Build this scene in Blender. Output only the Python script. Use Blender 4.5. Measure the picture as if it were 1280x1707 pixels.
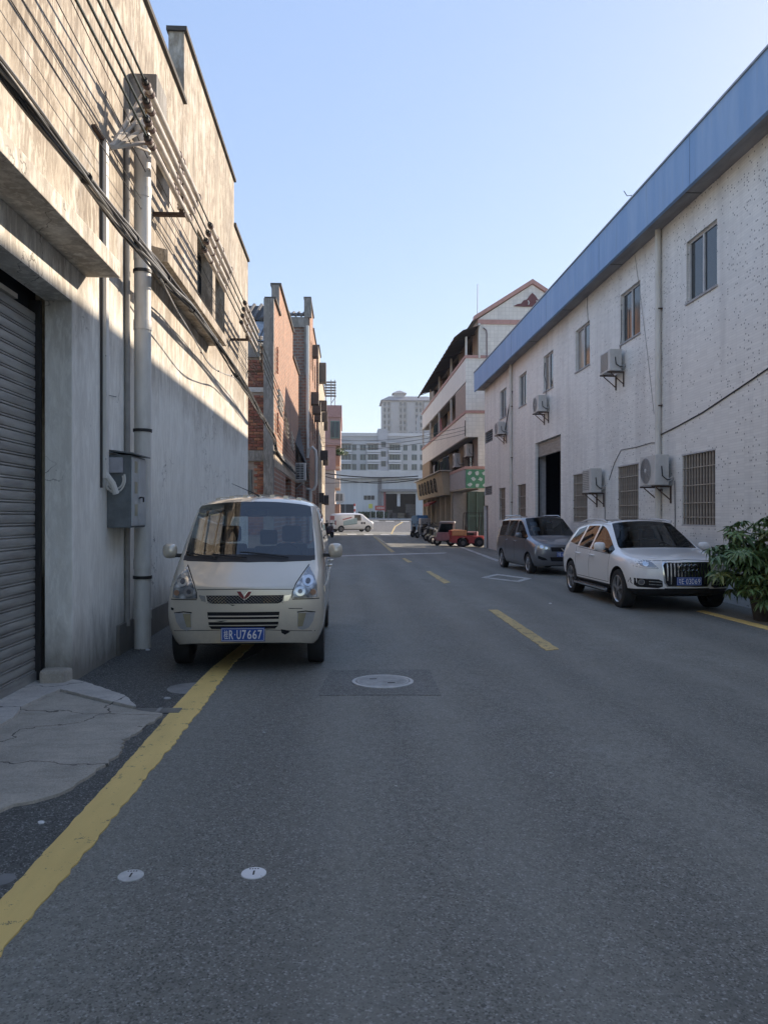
import bpy, bmesh, math, random
from mathutils import Vector, Matrix, noise as mnoise
from mathutils.bvhtree import BVHTree
from mathutils.geometry import delaunay_2d_cdt
R = math.radians
random.seed(7)
for o in list(bpy.data.objects): bpy.data.objects.remove(o, do_unlink=True)
SC = bpy.context.scene
COL = SC.collection

# ------------------------------------------------------------------ camera, sky, sun, exposure
CAMH, FPX, YAW = 1.6, 1282.0, math.atan2(65.0, 1282.0)
cam = bpy.data.cameras.new('camera'); camo = bpy.data.objects.new('camera', cam); COL.objects.link(camo)
camo.location = (0, 0, CAMH); camo.rotation_euler = (R(90), 0, -YAW)
cam.sensor_fit = 'HORIZONTAL'; cam.sensor_width = 36; cam.lens = 36*FPX/1280
cam.shift_y = 6.5/1280; cam.clip_start = 0.1; cam.clip_end = 4000
SC.camera = camo

SUN_DIR = Vector((1.0, 0.74, 0.594))            # towards the sun
SUN_EL = math.atan2(SUN_DIR.z, math.hypot(SUN_DIR.x, SUN_DIR.y)); SUN_AZ = math.atan2(SUN_DIR.x, SUN_DIR.y)
W = bpy.data.worlds.new('World'); SC.world = W; W.use_nodes = True
wn = W.node_tree; bg = wn.nodes['Background']
sky = wn.nodes.new('ShaderNodeTexSky'); sky.sky_type = 'NISHITA'; sky.sun_disc = False
sky.sun_elevation = SUN_EL; sky.sun_rotation = SUN_AZ
sky.air_density = 1.0; sky.dust_density = 0.4; sky.ozone_density = 2.2; sky.altitude = 0
sg_ = wn.nodes.new('ShaderNodeGamma'); sg_.inputs[1].default_value = 0.30        # softer contrast between zenith and horizon, as on the hazy day
wn.links.new(sky.outputs[0], sg_.inputs[0]); hs_ = wn.nodes.new('ShaderNodeHueSaturation'); hs_.inputs['Hue'].default_value = .518; hs_.inputs['Saturation'].default_value = 2.1; wn.links.new(sg_.outputs[0], hs_.inputs['Color']); wn.links.new(hs_.outputs[0], bg.inputs[0]); bg.inputs[1].default_value = 0.15
sun = bpy.data.lights.new('sun', 'SUN'); sun.energy = 2.0; sun.angle = R(0.55); sun.color = (1.0, 0.86, 0.70)
suno = bpy.data.objects.new('sun', sun); COL.objects.link(suno)
suno.rotation_euler = SUN_DIR.to_track_quat('Z', 'Y').to_euler(); suno.location = SUN_DIR*60
SC.view_settings.view_transform = 'Standard'; SC.view_settings.look = 'None'
SC.view_settings.exposure = 2.15; SC.view_settings.gamma = 1.0
SC.render.engine = 'CYCLES'; SC.cycles.max_bounces = 14; SC.cycles.diffuse_bounces = 8

# ------------------------------------------------------------------ placing helpers (surveyed from the photograph)
def ratio(u):                                   # X/Y of the vertical plane seen at picture column u
    x = (u-640)/FPX; return (x*math.cos(YAW)+math.sin(YAW))/(math.cos(YAW)-x*math.sin(YAW))
def yof(u, X): return X/ratio(u)
def dep(u, Y): return Y/(math.cos(YAW)-(u-640)/FPX*math.sin(YAW))
def zof(u, v, Y): return CAMH+dep(u, Y)*(860-v)/FPX
def yz(u, v, X): Y = yof(u, X); return Y, zof(u, v, Y)      # on a wall along the street at X
def xz(u, v, Y): return ratio(u)*Y, zof(u, v, Y)            # on a wall across the street at Y
def gz(x, y):                                   # ground height: camber to the right, a slow rise past the junction
    z = -0.016*max(0.0, min(x, 9.0)-0.5)
    if y > 80: z += 1.25*min(1.0, (y-80)/50.0)
    return z
def gp(u, v, dz=0.0):                           # ground point at a pixel
    xr = (u-640)/FPX; z = 0.0
    for _ in range(6):
        t = FPX*(CAMH-z)/(v-860.0)
        x = t*(xr*math.cos(YAW)+math.sin(YAW)); y = t*(math.cos(YAW)-xr*math.sin(YAW)); z = gz(x, y)
    return Vector((x, y, z+dz))

# ------------------------------------------------------------------ node helpers
def node(nt, t, ins=None, **props):
    n = nt.nodes.new(t)
    for k, v in props.items(): setattr(n, k, v)
    for k, v in (ins or {}).items():
        s = n.inputs[k]
        if isinstance(v, bpy.types.NodeSocket): nt.links.new(v, s)
        else:
            if isinstance(v, (tuple, list)) and len(v) == 3 and s.type == 'RGBA': v = (*v, 1)
            s.default_value = v
    return n
def newmat(name):
    m = bpy.data.materials.new(name); m.use_nodes = True
    return m, m.node_tree, m.node_tree.nodes['Principled BSDF']
def pos(nt, scale=(1,1,1), obj=False, loc=(0,0,0)):
    s = node(nt, 'ShaderNodeTexCoord').outputs['Object'] if obj else node(nt, 'ShaderNodeNewGeometry').outputs['Position']
    return node(nt, 'ShaderNodeMapping', {'Vector': s, 'Scale': scale, 'Location': loc}).outputs[0]
def nz(nt, vec, scale=1.0, detail=4, rough=.55, dist=0): 
    return node(nt, 'ShaderNodeTexNoise', {'Vector': vec, 'Scale': scale, 'Detail': detail, 'Roughness': rough, 'Distortion': dist}).outputs[0]
def ramp(nt, fac, a, b, ca=(0,0,0), cb=(1,1,1)):
    r = node(nt, 'ShaderNodeValToRGB', {0: fac}); e = r.color_ramp.elements
    e[0].position = a; e[0].color = (*ca, 1); e[1].position = b; e[1].color = (*cb, 1)
    return r.outputs[0]
def mix(nt, f, a, b, mode='MIX'):
    n = nt.nodes.new('ShaderNodeMix'); n.data_type = 'RGBA'; n.blend_type = mode
    for idx, v in ((0, f), (6, a), (7, b)):
        s = n.inputs[idx]
        if isinstance(v, bpy.types.NodeSocket): nt.links.new(v, s)
        elif idx == 0: s.default_value = v
        else: s.default_value = (*v, 1) if len(v) == 3 else v
    return n.outputs[2]
def mth(nt, op, a, b=0.0, c=None, clamp=False):
    n = node(nt, 'ShaderNodeMath', operation=op, use_clamp=clamp)
    for i, v in enumerate((a, b) if c is None else (a, b, c)):
        if isinstance(v, bpy.types.NodeSocket): nt.links.new(v, n.inputs[i])
        else: n.inputs[i].default_value = v
    return n.outputs[0]
def sep(nt, vec):
    s = node(nt, 'ShaderNodeSeparateXYZ', {0: vec}); return s.outputs
def bump(nt, b, h, strength=.3, dist=.01):
    n = node(nt, 'ShaderNodeBump', {'Height': h, 'Strength': strength, 'Distance': dist}); nt.links.new(n.outputs[0], b.inputs['Normal'])
def plain(name, c, rough=.6, metal=0.0, c2=None, scale=6, stretch=(1,1,1), lo=.38, hi=.68, bmp=0.0, bs=40, obj=True, coat=0.0, spec=.5):
    m, nt, b = newmat(name)
    b.inputs['Roughness'].default_value = rough; b.inputs['Metallic'].default_value = metal
    b.inputs['Specular IOR Level'].default_value = spec
    if coat: b.inputs['Coat Weight'].default_value = coat; b.inputs['Coat Roughness'].default_value = .04
    if c2 is None: c2 = tuple(x*.78 for x in c)
    v = pos(nt, stretch, obj)
    f = ramp(nt, nz(nt, v, scale, 6, .62), lo, hi)
    nt.links.new(mix(nt, f, c, c2), b.inputs['Base Color'])
    if bmp: bump(nt, b, nz(nt, v, bs, 3), bmp, .004)
    return m
MT = {}
def P(key, *a, **k):
    if key not in MT: MT[key] = plain(key, *a, **k)
    return MT[key]

# ------------------------------------------------------------------ mesh builder
ORG = {}                                        # world origin of each parent chain
class MB:
    def __init__(s): s.v = []; s.f = []
    def quad(s, *p):
        i = len(s.v); s.v += [Vector(q) for q in p]; s.f.append(tuple(range(i, i+len(p)))); return s
    def box(s, x0, x1, y0, y1, z0, z1):
        i = len(s.v)
        s.v += [Vector(q) for q in ((x0,y0,z0),(x1,y0,z0),(x1,y1,z0),(x0,y1,z0),(x0,y0,z1),(x1,y0,z1),(x1,y1,z1),(x0,y1,z1))]
        s.f += [tuple(i+k for k in f) for f in ((3,2,1,0),(4,5,6,7),(0,1,5,4),(1,2,6,5),(2,3,7,6),(3,0,4,7))]; return s
    def hexa(s, p8):                            # eight corners: bottom four (ccw), top four
        i = len(s.v); s.v += [Vector(q) for q in p8]
        s.f += [tuple(i+k for k in f) for f in ((3,2,1,0),(4,5,6,7),(0,1,5,4),(1,2,6,5),(2,3,7,6),(3,0,4,7))]; return s
    def prism(s, pts, a, b, axis='z'):          # polygon extruded along an axis
        def mk(p, w): return Vector((p[0], p[1], w)) if axis == 'z' else (Vector((w, p[0], p[1])) if axis == 'x' else Vector((p[0], w, p[1])))
        n = len(pts); i = len(s.v)
        s.v += [mk(p, a) for p in pts]+[mk(p, b) for p in pts]
        s.f.append(tuple(i+k for k in reversed(range(n)))); s.f.append(tuple(i+n+k for k in range(n)))
        for k in range(n): s.f.append((i+k, i+(k+1)%n, i+n+(k+1)%n, i+n+k))
        return s
    def tube(s, pts, r, n=8, cap=True):
        pts = [Vector(p) for p in pts]; i0 = len(s.v); m = len(pts)
        rr = r if isinstance(r, (list, tuple)) else [r]*m
        up = Vector((0, 0, 1)); prev = None
        for k, p in enumerate(pts):
            d = (pts[min(k+1, m-1)]-pts[max(k-1, 0)])
            d = d.normalized() if d.length > 1e-9 else Vector((0, 0, 1))
            if prev is None:
                a = d.orthogonal().normalized()
            else: 
                a = prev-d*prev.dot(d); a = a.normalized() if a.length > 1e-6 else d.orthogonal().normalized()
            prev = a; b = d.cross(a)
            for j in range(n):
                t = 2*math.pi*j/n; s.v.append(p+(a*math.cos(t)+b*math.sin(t))*rr[k])
        for k in range(m-1):
            for j in range(n):
                q = i0+k*n; s.f.append((q+j, q+(j+1)%n, q+n+(j+1)%n, q+n+j))
        if cap:
            s.f.append(tuple(i0+j for j in reversed(range(n)))); s.f.append(tuple(i0+(m-1)*n+j for j in range(n)))
        return s
    def lathe(s, prof, c=(0,0,0), axis='z', n=24, closed=False):   # prof: (radius, along)
        i0 = len(s.v); c = Vector(c); m = len(prof)
        for (r, h) in prof:
            for j in range(n):
                t = 2*math.pi*j/n; a, b = r*math.cos(t), r*math.sin(t)
                s.v.append(c+Vector((a, b, h) if axis == 'z' else ((h, a, b) if axis == 'x' else (a, h, b))))
        for k in range(m if closed else m-1):
            for j in range(n):
                q = i0+k*n; w = i0+((k+1)%m)*n; s.f.append((q+j, q+(j+1)%n, w+(j+1)%n, w+j))
        return s
    def grid(s, rows):                          # rows of points, equal length
        i0 = len(s.v); n = len(rows[0])
        for r in rows: s.v += [Vector(p) for p in r]
        for a in range(len(rows)-1):
            for b in range(n-1):
                q = i0+a*n+b; s.f.append((q, q+1, q+n+1, q+n))
        return s
    def wall(s, axis, p, back, a0, a1, z0, z1, holes):
        """wall in the plane axis=p, with holes (a0,a1,z0,z1) whose reveals run to 'back'"""
        As = sorted({a0, a1, *[min(max(h[k], a0), a1) for h in holes for k in (0, 1)]})
        Zs = sorted({z0, z1, *[min(max(h[k], z0), z1) for h in holes for k in (2, 3)]})
        V3 = (lambda d, a, z: (d, a, z)) if axis == 'x' else (lambda d, a, z: (a, d, z))
        for i in range(len(As)-1):
            for j in range(len(Zs)-1):
                ca, cz = (As[i]+As[i+1])/2, (Zs[j]+Zs[j+1])/2
                if any(h[0] < ca < h[1] and h[2] < cz < h[3] for h in holes): continue
                s.quad(V3(p, As[i], Zs[j]), V3(p, As[i+1], Zs[j]), V3(p, As[i+1], Zs[j+1]), V3(p, As[i], Zs[j+1]))
        for h in holes:
            A, B, C, D = h[:4]
            s.quad(V3(p, A, C), V3(p, A, D), V3(back, A, D), V3(back, A, C)); s.quad(V3(p, B, C), V3(p, B, D), V3(back, B, D), V3(back, B, C))
            s.quad(V3(p, A, D), V3(p, B, D), V3(back, B, D), V3(back, A, D))
            if C > z0+.001: s.quad(V3(p, A, C), V3(p, B, C), V3(back, B, C), V3(back, A, C))
        return s
    def mesh(s, name, org=Vector((0,0,0)), bevel=0.0, weld=False, fix=True):
        me = bpy.data.meshes.new(name); me.from_pydata([tuple(v-org) for v in s.v], [], s.f)
        bm = bmesh.new(); bm.from_mesh(me)
        if weld: bmesh.ops.remove_doubles(bm, verts=bm.verts, dist=1e-4)
        if fix: bmesh.ops.recalc_face_normals(bm, faces=bm.faces)
        if bevel: bmesh.ops.bevel(bm, geom=list(bm.edges), offset=bevel, segments=2, profile=.6, affect='EDGES', clamp_overlap=True)
        bm.to_mesh(me); bm.free(); me.update(); return me
    def build(s, name, mat, parent=None, smooth=False, bevel=0.0, weld=False, local=False, fix=True, ang=35):
        org = Vector((0,0,0)) if (local or parent is None) else ORG.get(parent.name, Vector((0,0,0)))
        me = s.mesh(name, org, bevel, weld, fix)
        return link(name, me, mat, parent, smooth, org, ang)
def link(name, me, mat, parent=None, smooth=False, org=None, ang=35):
    if mat is not None and not me.materials: me.materials.append(mat)
    if smooth:
        me.polygons.foreach_set('use_smooth', [True]*len(me.polygons))
        me.set_sharp_from_angle(angle=R(ang))
    o = bpy.data.objects.new(name, me); COL.objects.link(o)
    if parent is not None: o.parent = parent; ORG[o.name] = ORG.get(parent.name, Vector((0,0,0)))
    return o
def tag(o, label=None, cat=None, group=None, kind=None):
    for k, v in (('label', label), ('category', cat), ('group', group), ('kind', kind)):
        if v: o[k] = v
    return o
def thing(name, label, cat, loc=(0,0,0), group=None, rz=0.0):
    o = bpy.data.objects.new(name, None); o.empty_display_size = .2; COL.objects.link(o); o.location = loc; o.rotation_euler[2] = rz
    ORG[o.name] = Vector(loc); return tag(o, label, cat, group)
def shared(name, me, loc, parent, rot=None, scale=None):
    """an object on shared mesh data at a world place, child of parent"""
    o = bpy.data.objects.new(name, me); COL.objects.link(o)
    o.parent = parent; o.location = Vector(loc)-ORG.get(parent.name, Vector((0,0,0)))
    if rot: o.rotation_euler = rot
    if scale: o.scale = scale
    ORG[o.name] = Vector(loc)
    return o
def copy_tree(o, parent=None):
    c = o.copy(); COL.objects.link(c); c.parent = parent
    for ch in o.children: copy_tree(ch, c)
    return c
def struct(name, mb, mat, **k): return tag(mb.build(name, mat, **k), kind='structure')
def jag(p0, p1, n, amp, seed=0):                # a ragged line between two ground points
    p0, p1 = Vector(p0[:2]), Vector(p1[:2]); d = p1-p0; nn = Vector((-d.y, d.x)).normalized(); rs = random.Random(seed)
    return [p0+d*(k/n)+nn*(rs.uniform(-amp, amp) if 0 < k < n else 0) for k in range(n+1)]
def text_mesh(body, size=1.0, bold=0.0, extrude=.002):
    cu = bpy.data.curves.new('t', 'FONT'); cu.body = body; cu.size = size; cu.extrude = extrude; cu.offset = bold
    cu.align_x = 'CENTER'; cu.align_y = 'CENTER'; cu.resolution_u = 3
    to = bpy.data.objects.new('t', cu); COL.objects.link(to)
    dg = bpy.context.evaluated_depsgraph_get(); me = bpy.data.meshes.new_from_object(to.evaluated_get(dg))
    bpy.data.objects.remove(to, do_unlink=True); me.materials.clear()
    return me
def fit_text(me, w, h, M):                      # scale a text mesh to w x h about its centre, then place it
    xs = [v.co.x for v in me.vertices]; ys = [v.co.y for v in me.vertices]
    if not xs: return me
    cx, cy = (min(xs)+max(xs))/2, (min(ys)+max(ys))/2; sx, sy = w/max(max(xs)-min(xs), 1e-6), h/max(max(ys)-min(ys), 1e-6)
    for v in me.vertices: v.co = M @ Vector(((v.co.x-cx)*sx, (v.co.y-cy)*sy, v.co.z))
    return me
# ------------------------------------------------------------------ surface materials
def asphalt(name, base, dark=False):
    m, nt, b = newmat(name); v = pos(nt)
    big = nz(nt, pos(nt, (.55, .16, 1)), 1.0, 5, .6); mid = nz(nt, v, 2.2, 5, .6); fine = nz(nt, v, 90, 3, .7)
    a = tuple(x*.70 for x in base); c = tuple(x*1.32 for x in base)
    col = mix(nt, ramp(nt, big, .36, .66), a, c)
    col = mix(nt, ramp(nt, mid, .35, .75), col, tuple(x*1.12 for x in base))
    vo = node(nt, 'ShaderNodeTexVoronoi', {'Vector': v, 'Scale': 130.0}).outputs['Color']
    sp = ramp(nt, sep(nt, vo)[0], .76, .97)
    col = mix(nt, mth(nt, 'MULTIPLY', sp, .8), col, (.36, .36, .34))
    col = mix(nt, mth(nt, 'MULTIPLY', ramp(nt, nz(nt, v, 20, 4, .75), .47, .62), .6), col, tuple(x*.60 for x in base))
    sp2 = ramp(nt, sep(nt, vo)[1], .70, .95)
    col = mix(nt, mth(nt, 'MULTIPLY', sp2, .85), col, tuple(x*.35 for x in base))
    pit = ramp(nt, nz(nt, pos(nt, (22, 9, 1)), 1.0, 4, .7), .60, .72)
    col = mix(nt, mth(nt, 'MULTIPLY', pit, .7), col, tuple(x*.4 for x in base))
    if not dark:                                 # paler worn wheel tracks along the street and old oil drips
        x = sep(nt, v)[0]
        wob = mth(nt, 'ADD', x, mth(nt, 'MULTIPLY', nz(nt, pos(nt, (.3, .08, 1)), 1.0, 3), .9))
        tr = ramp(nt, mth(nt, 'ABSOLUTE', mth(nt, 'SUBTRACT', mth(nt, 'PINGPONG', mth(nt, 'ADD', wob, .15), .95), .55)), .02, .42, (1,1,1), (0,0,0))
        col = mix(nt, mth(nt, 'MULTIPLY', tr, .26), col, tuple(x*1.6 for x in base))
        oil = ramp(nt, nz(nt, pos(nt, (1.3, .5, 1), loc=(3, 9, 0)), 1.0, 3, .5), .66, .76)
        col = mix(nt, mth(nt, 'MULTIPLY', oil, .35), col, tuple(x*.45 for x in base))
    ck = node(nt, 'ShaderNodeTexVoronoi', {'Vector': node(nt, 'ShaderNodeVectorMath', {0: pos(nt, (.32, .16, .3)), 1: node(nt, 'ShaderNodeVectorMath', {0: node(nt, 'ShaderNodeTexNoise', {'Vector': v, 'Scale': 1.6, 'Detail': 5}).outputs[1], 'Scale': .35}, operation='SCALE').outputs[0]}, operation='ADD').outputs[0], 'Scale': 1.0}, feature='DISTANCE_TO_EDGE').outputs['Distance']
    msk = ramp(nt, nz(nt, pos(nt, (.12, .1, 1), loc=(5, 2, 0)), 1.0, 2), .52, .58)
    cr = mth(nt, 'MULTIPLY', mth(nt, 'LESS_THAN', ck, .0022), msk)
    col = mix(nt, mth(nt, 'MULTIPLY', cr, .12), col, (.03, .03, .03))
    nt.links.new(col, b.inputs['Base Color'])
    nt.links.new(ramp(nt, mid, .3, .7, (.62,)*3, (.82,)*3), b.inputs['Roughness'])
    bump(nt, b, mth(nt, 'ADD', fine, mth(nt, 'MULTIPLY', sep(nt, vo)[0], .6)), .55, .006)
    return m
ASPH = asphalt('asphalt', (.178, .176, .153)); ASPH2 = asphalt('asphalt_new', (.088, .089, .081), True); ASPH3 = asphalt('asphalt_patch', (.145, .144, .130), True)

def paint(name, c, under=(.06, .062, .066), wear=.55):
    m, nt, b = newmat(name); v = pos(nt)
    w = nz(nt, v, 9, 8, .7); w2 = nz(nt, v, 60, 3, .7); w3 = nz(nt, pos(nt, (2.0, .5, 1)), 1.0, 5, .6)
    col = mix(nt, ramp(nt, w3, .35, .7), c, tuple(x*.74 for x in c))
    f = mth(nt, 'GREATER_THAN', mth(nt, 'ADD', mth(nt, 'MULTIPLY', w, .65), mth(nt, 'MULTIPLY', w2, .35)), wear)
    col = mix(nt, mth(nt, 'MULTIPLY', f, .75), col, under)
    nt.links.new(col, b.inputs['Base Color']); b.inputs['Roughness'].default_value = .65
    bump(nt, b, w2, .4, .004); return m
YEL = paint('yellow_paint', (.88, .63, .22), wear=.59); WHT = paint('white_paint', (.52, .52, .50), wear=.56)
YELO = paint('old_yellow_paint', (.56, .42, .17), wear=.55)

def plaster(name, top, low, stain, zsplit=4.2, streak=1.0):
    m, nt, b = newmat(name); v = pos(nt); z = sep(nt, v)[2]
    n1 = nz(nt, pos(nt, (2.6, 2.6, .8)), 1.0, 8, .68, .4); n2 = nz(nt, pos(nt, (13, 13, 3.2)), 1.0, 6, .72, .5); n3 = nz(nt, v, .7, 4); n4 = nz(nt, pos(nt, (1.6, 1.6, .22)), 1.0, 5, .6)
    hz = mth(nt, 'ADD', z, mth(nt, 'MULTIPLY', mth(nt, 'SUBTRACT', n3, .5), 1.6))
    up = node(nt, 'ShaderNodeMapRange', {0: hz, 1: zsplit-1.1, 2: zsplit+.6}).outputs[0]
    base = mix(nt, up, low, top)
    s = mth(nt, 'MULTIPLY', ramp(nt, n1, .28, .52), ramp(nt, n2, .41, .53))
    s = mth(nt, 'MULTIPLY', s, mth(nt, 'ADD', mth(nt, 'MULTIPLY', up, .62*streak), .18))
    col = mix(nt, s, base, stain)
    col = mix(nt, mth(nt, 'MULTIPLY', ramp(nt, n4, .50, .68), mth(nt, 'ADD', mth(nt, 'MULTIPLY', up, .40), .12)), col, tuple(x*.62 for x in stain))
    blot = ramp(nt, nz(nt, pos(nt, (2.2, 2.2, 1.3), loc=(7, 1, 2)), 1.0, 6, .65), .55, .66)
    col = mix(nt, mth(nt, 'MULTIPLY', blot, .22), col, tuple(min(1, x*1.25) for x in low))
    dz = node(nt, 'ShaderNodeMapRange', {0: mth(nt, 'SUBTRACT', z, mth(nt, 'MULTIPLY', n1, 1.1)), 1: .12, 2: -.45}).outputs[0]
    col = mix(nt, mth(nt, 'MULTIPLY', dz, .8), col, (.13, .115, .09))
    ck = node(nt, 'ShaderNodeTexVoronoi', {'Vector': node(nt, 'ShaderNodeVectorMath', {0: pos(nt, (.5, .5, .3)), 1: node(nt, 'ShaderNodeVectorMath', {0: node(nt, 'ShaderNodeTexNoise', {'Vector': v, 'Scale': 2.0, 'Detail': 5}).outputs[1], 'Scale': .45}, operation='SCALE').outputs[0]}, operation='ADD').outputs[0], 'Scale': 1.0}, feature='DISTANCE_TO_EDGE').outputs['Distance']
    cr = mth(nt, 'MULTIPLY', mth(nt, 'LESS_THAN', ck, .0022), ramp(nt, nz(nt, v, .55, 2), .50, .56))
    col = mix(nt, mth(nt, 'MULTIPLY', cr, .7), col, (.09, .08, .07))
    nt.links.new(col, b.inputs['Base Color']); b.inputs['Roughness'].default_value = .88
    bump(nt, b, mth(nt, 'ADD', nz(nt, pos(nt, (9, 9, 4)), 1.0, 6, .7), mth(nt, 'MULTIPLY', n2, .5)), .6, .012)
    return m
PLA = plaster('weathered_plaster', (.50, .435, .345), (.86, .84, .765), (.20, .16, .12))
CONC = plaster('grey_concrete', (.30, .285, .26), (.33, .32, .30), (.10, .09, .08), 2.0, .6)
def slab(name, c, dk):
    m, nt, b = newmat(name); v = pos(nt)
    n = nz(nt, pos(nt, (2.5, 2.5, 1)), 1.0, 9, .7); f = nz(nt, v, 55, 4, .75); sw = nz(nt, pos(nt, (3, 14, 1)), 1.0, 5, .6)
    col = mix(nt, ramp(nt, n, .36, .66), c, dk); col = mix(nt, mth(nt, 'MULTIPLY', ramp(nt, sw, .5, .75), .35), col, tuple(x*.6 for x in dk))
    col = mix(nt, mth(nt, 'MULTIPLY', ramp(nt, f, .46, .7), .5), col, tuple(x*.7 for x in dk)); col = mix(nt, mth(nt, 'MULTIPLY', ramp(nt, nz(nt, v, 120, 2), .62, .74), .6), col, tuple(min(1, x*1.5) for x in c))
    wv = node(nt, 'ShaderNodeVectorMath', {0: pos(nt, (.8, 1.1, .3)), 1: node(nt, 'ShaderNodeVectorMath', {0: node(nt, 'ShaderNodeTexNoise', {'Vector': v, 'Scale': 3.0, 'Detail': 5}).outputs[1], 'Scale': .4}, operation='SCALE').outputs[0]}, operation='ADD').outputs[0]
    ck = node(nt, 'ShaderNodeTexVoronoi', {'Vector': wv, 'Scale': 1.0}, feature='DISTANCE_TO_EDGE').outputs['Distance']; cr = mth(nt, 'LESS_THAN', ck, .005)
    col = mix(nt, mth(nt, 'MULTIPLY', cr, .8), col, (.03, .028, .026))
    nt.links.new(col, b.inputs['Base Color']); b.inputs['Roughness'].default_value = .92; bump(nt, b, mth(nt, 'SUBTRACT', mth(nt, 'ADD', f, n), cr), .8, .012); return m
RAMPC = slab('ramp_concrete', (.54, .49, .41), (.37, .335, .28)); RAMPL = slab('fresh_concrete', (.64, .60, .54), (.46, .43, .39))

def brickmat(name, c1, c2, mortar, bw=.34, bh=.17, soot=(.09, .075, .065), msz=.032, up=0.45):
    m, nt, b = newmat(name)
    g = node(nt, 'ShaderNodeNewGeometry'); p = sep(nt, g.outputs['Position'])
    uv = node(nt, 'ShaderNodeCombineXYZ', {0: mth(nt, 'ADD', p[0], p[1]), 1: p[2], 2: 0.0}).outputs[0]
    br = node(nt, 'ShaderNodeTexBrick', {'Vector': uv, 'Color1': c1, 'Color2': c2, 'Mortar': mortar, 'Scale': 1.0, 'Mortar Size': msz, 'Mortar Smooth': .15, 'Bias': 0.0, 'Brick Width': bw, 'Row Height': bh})
    n = nz(nt, pos(nt, (1.4, 1.4, .5)), 1.0, 6, .65); n2 = nz(nt, pos(nt, (6, 6, 3)), 1.0, 5, .7)
    col = mix(nt, mth(nt, 'MULTIPLY', ramp(nt, n, .42, .72), up), br.outputs[0], soot)
    col = mix(nt, mth(nt, 'MULTIPLY', ramp(nt, n2, .5, .75), .35), col, mortar)
    nt.links.new(col, b.inputs['Base Color']); b.inputs['Roughness'].default_value = .9
    bump(nt, b, mth(nt, 'SUBTRACT', mth(nt, 'MULTIPLY', n2, .5), br.outputs[1]), .7, .02); return m
BRK = brickmat('old_brick', (.44, .185, .10), (.26, .10, .055), (.40, .31, .235)); BRKD = brickmat('sooty_brick', (.30, .16, .11), (.22, .11, .08), (.27, .235, .205), up=.65)

def tiles(name, tile, grout, tw, th, dots=0.0, gs=.006, grime=(.36, .35, .34), amt=.42):
    m, nt, b = newmat(name); g = node(nt, 'ShaderNodeNewGeometry'); P3 = g.outputs['Position']; p = sep(nt, P3)
    a = mth(nt, 'ADD', p[0], p[1])
    fx = mth(nt, 'FRACT', mth(nt, 'DIVIDE', a, tw)); fz = mth(nt, 'FRACT', mth(nt, 'DIVIDE', p[2], th))
    gr = mth(nt, 'MAXIMUM', mth(nt, 'LESS_THAN', fx, gs/tw), mth(nt, 'LESS_THAN', fz, gs/th))
    cell = node(nt, 'ShaderNodeCombineXYZ', {0: mth(nt, 'FLOOR', mth(nt, 'DIVIDE', a, tw)), 1: mth(nt, 'FLOOR', mth(nt, 'DIVIDE', p[2], th)), 2: 0.0}).outputs[0]
    wn_ = node(nt, 'ShaderNodeTexWhiteNoise', {0: cell}, noise_dimensions='2D').outputs[0]
    col = mix(nt, wn_, tile, tuple(x*.88 for x in tile))
    col = mix(nt, mth(nt, 'MULTIPLY', gr, .8), col, grout)
    n = nz(nt, pos(nt, (1.5, 1.5, .16)), 1.0, 6, .62); n2 = nz(nt, pos(nt, (.22, .22, .3)), 1.0, 4, .55)
    col = mix(nt, mth(nt, 'MULTIPLY', ramp(nt, n, .47, .72), amt), col, grime)
    col = mix(nt, mth(nt, 'MULTIPLY', ramp(nt, n2, .42, .70), .25), col, tuple(x*.75 for x in tile))
    if dots:                                     # tiles that have dropped off
        c5 = .052
        cz = mth(nt, 'FLOOR', mth(nt, 'DIVIDE', p[2], c5)); ca = mth(nt, 'FLOOR', mth(nt, 'DIVIDE', a, c5))
        r = node(nt, 'ShaderNodeTexWhiteNoise', {0: node(nt, 'ShaderNodeCombineXYZ', {0: ca, 1: cz, 2: 0.0}).outputs[0]}, noise_dimensions='2D').outputs[0]
        yfade = node(nt, 'ShaderNodeMapRange', {0: p[1], 1: 27.0, 2: 13.0, 3: .10, 4: 1.0}).outputs[0]
        cl = ramp(nt, nz(nt, pos(nt, (.5, .5, .5)), 1.0, 3), .35, .6, (.35,)*3, (1.3,)*3)
        thr = mth(nt, 'MULTIPLY', mth(nt, 'MULTIPLY', yfade, cl), dots)
        dx = mth(nt, 'FRACT', mth(nt, 'DIVIDE', a, c5)); dzf = mth(nt, 'FRACT', mth(nt, 'DIVIDE', p[2], c5))
        ins = mth(nt, 'MULTIPLY', mth(nt, 'LESS_THAN', mth(nt, 'ABSOLUTE', mth(nt, 'SUBTRACT', dx, .5)), .28), mth(nt, 'LESS_THAN', mth(nt, 'ABSOLUTE', mth(nt, 'SUBTRACT', dzf, .5)), .29))
        hole = mth(nt, 'MULTIPLY', mth(nt, 'LESS_THAN', r, thr), ins)
        col = mix(nt, hole, col, (.21, .205, .20))
        bump(nt, b, mth(nt, 'SUBTRACT', 1.0, mth(nt, 'ADD', mth(nt, 'MULTIPLY', gr, .3), hole)), .6, .012)
    else: bump(nt, b, mth(nt, 'SUBTRACT', 1.0, gr), .3, .006)
    nt.links.new(col, b.inputs['Base Color']); b.inputs['Roughness'].default_value = .45
    return m
TILE_R = tiles('white_mosaic', (.86, .845, .80), (.65, .64, .61), .30, .055, dots=.10, gs=.006)
TILE_G = tiles('cream_tiles', (.78, .74, .68), (.58, .55, .50), .22, .22, gs=.024, amt=.30)
TILE_F = tiles('far_tiles', (.55, .53, .50), (.40, .38, .36), .5, .5, gs=.03, amt=.35)

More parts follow.
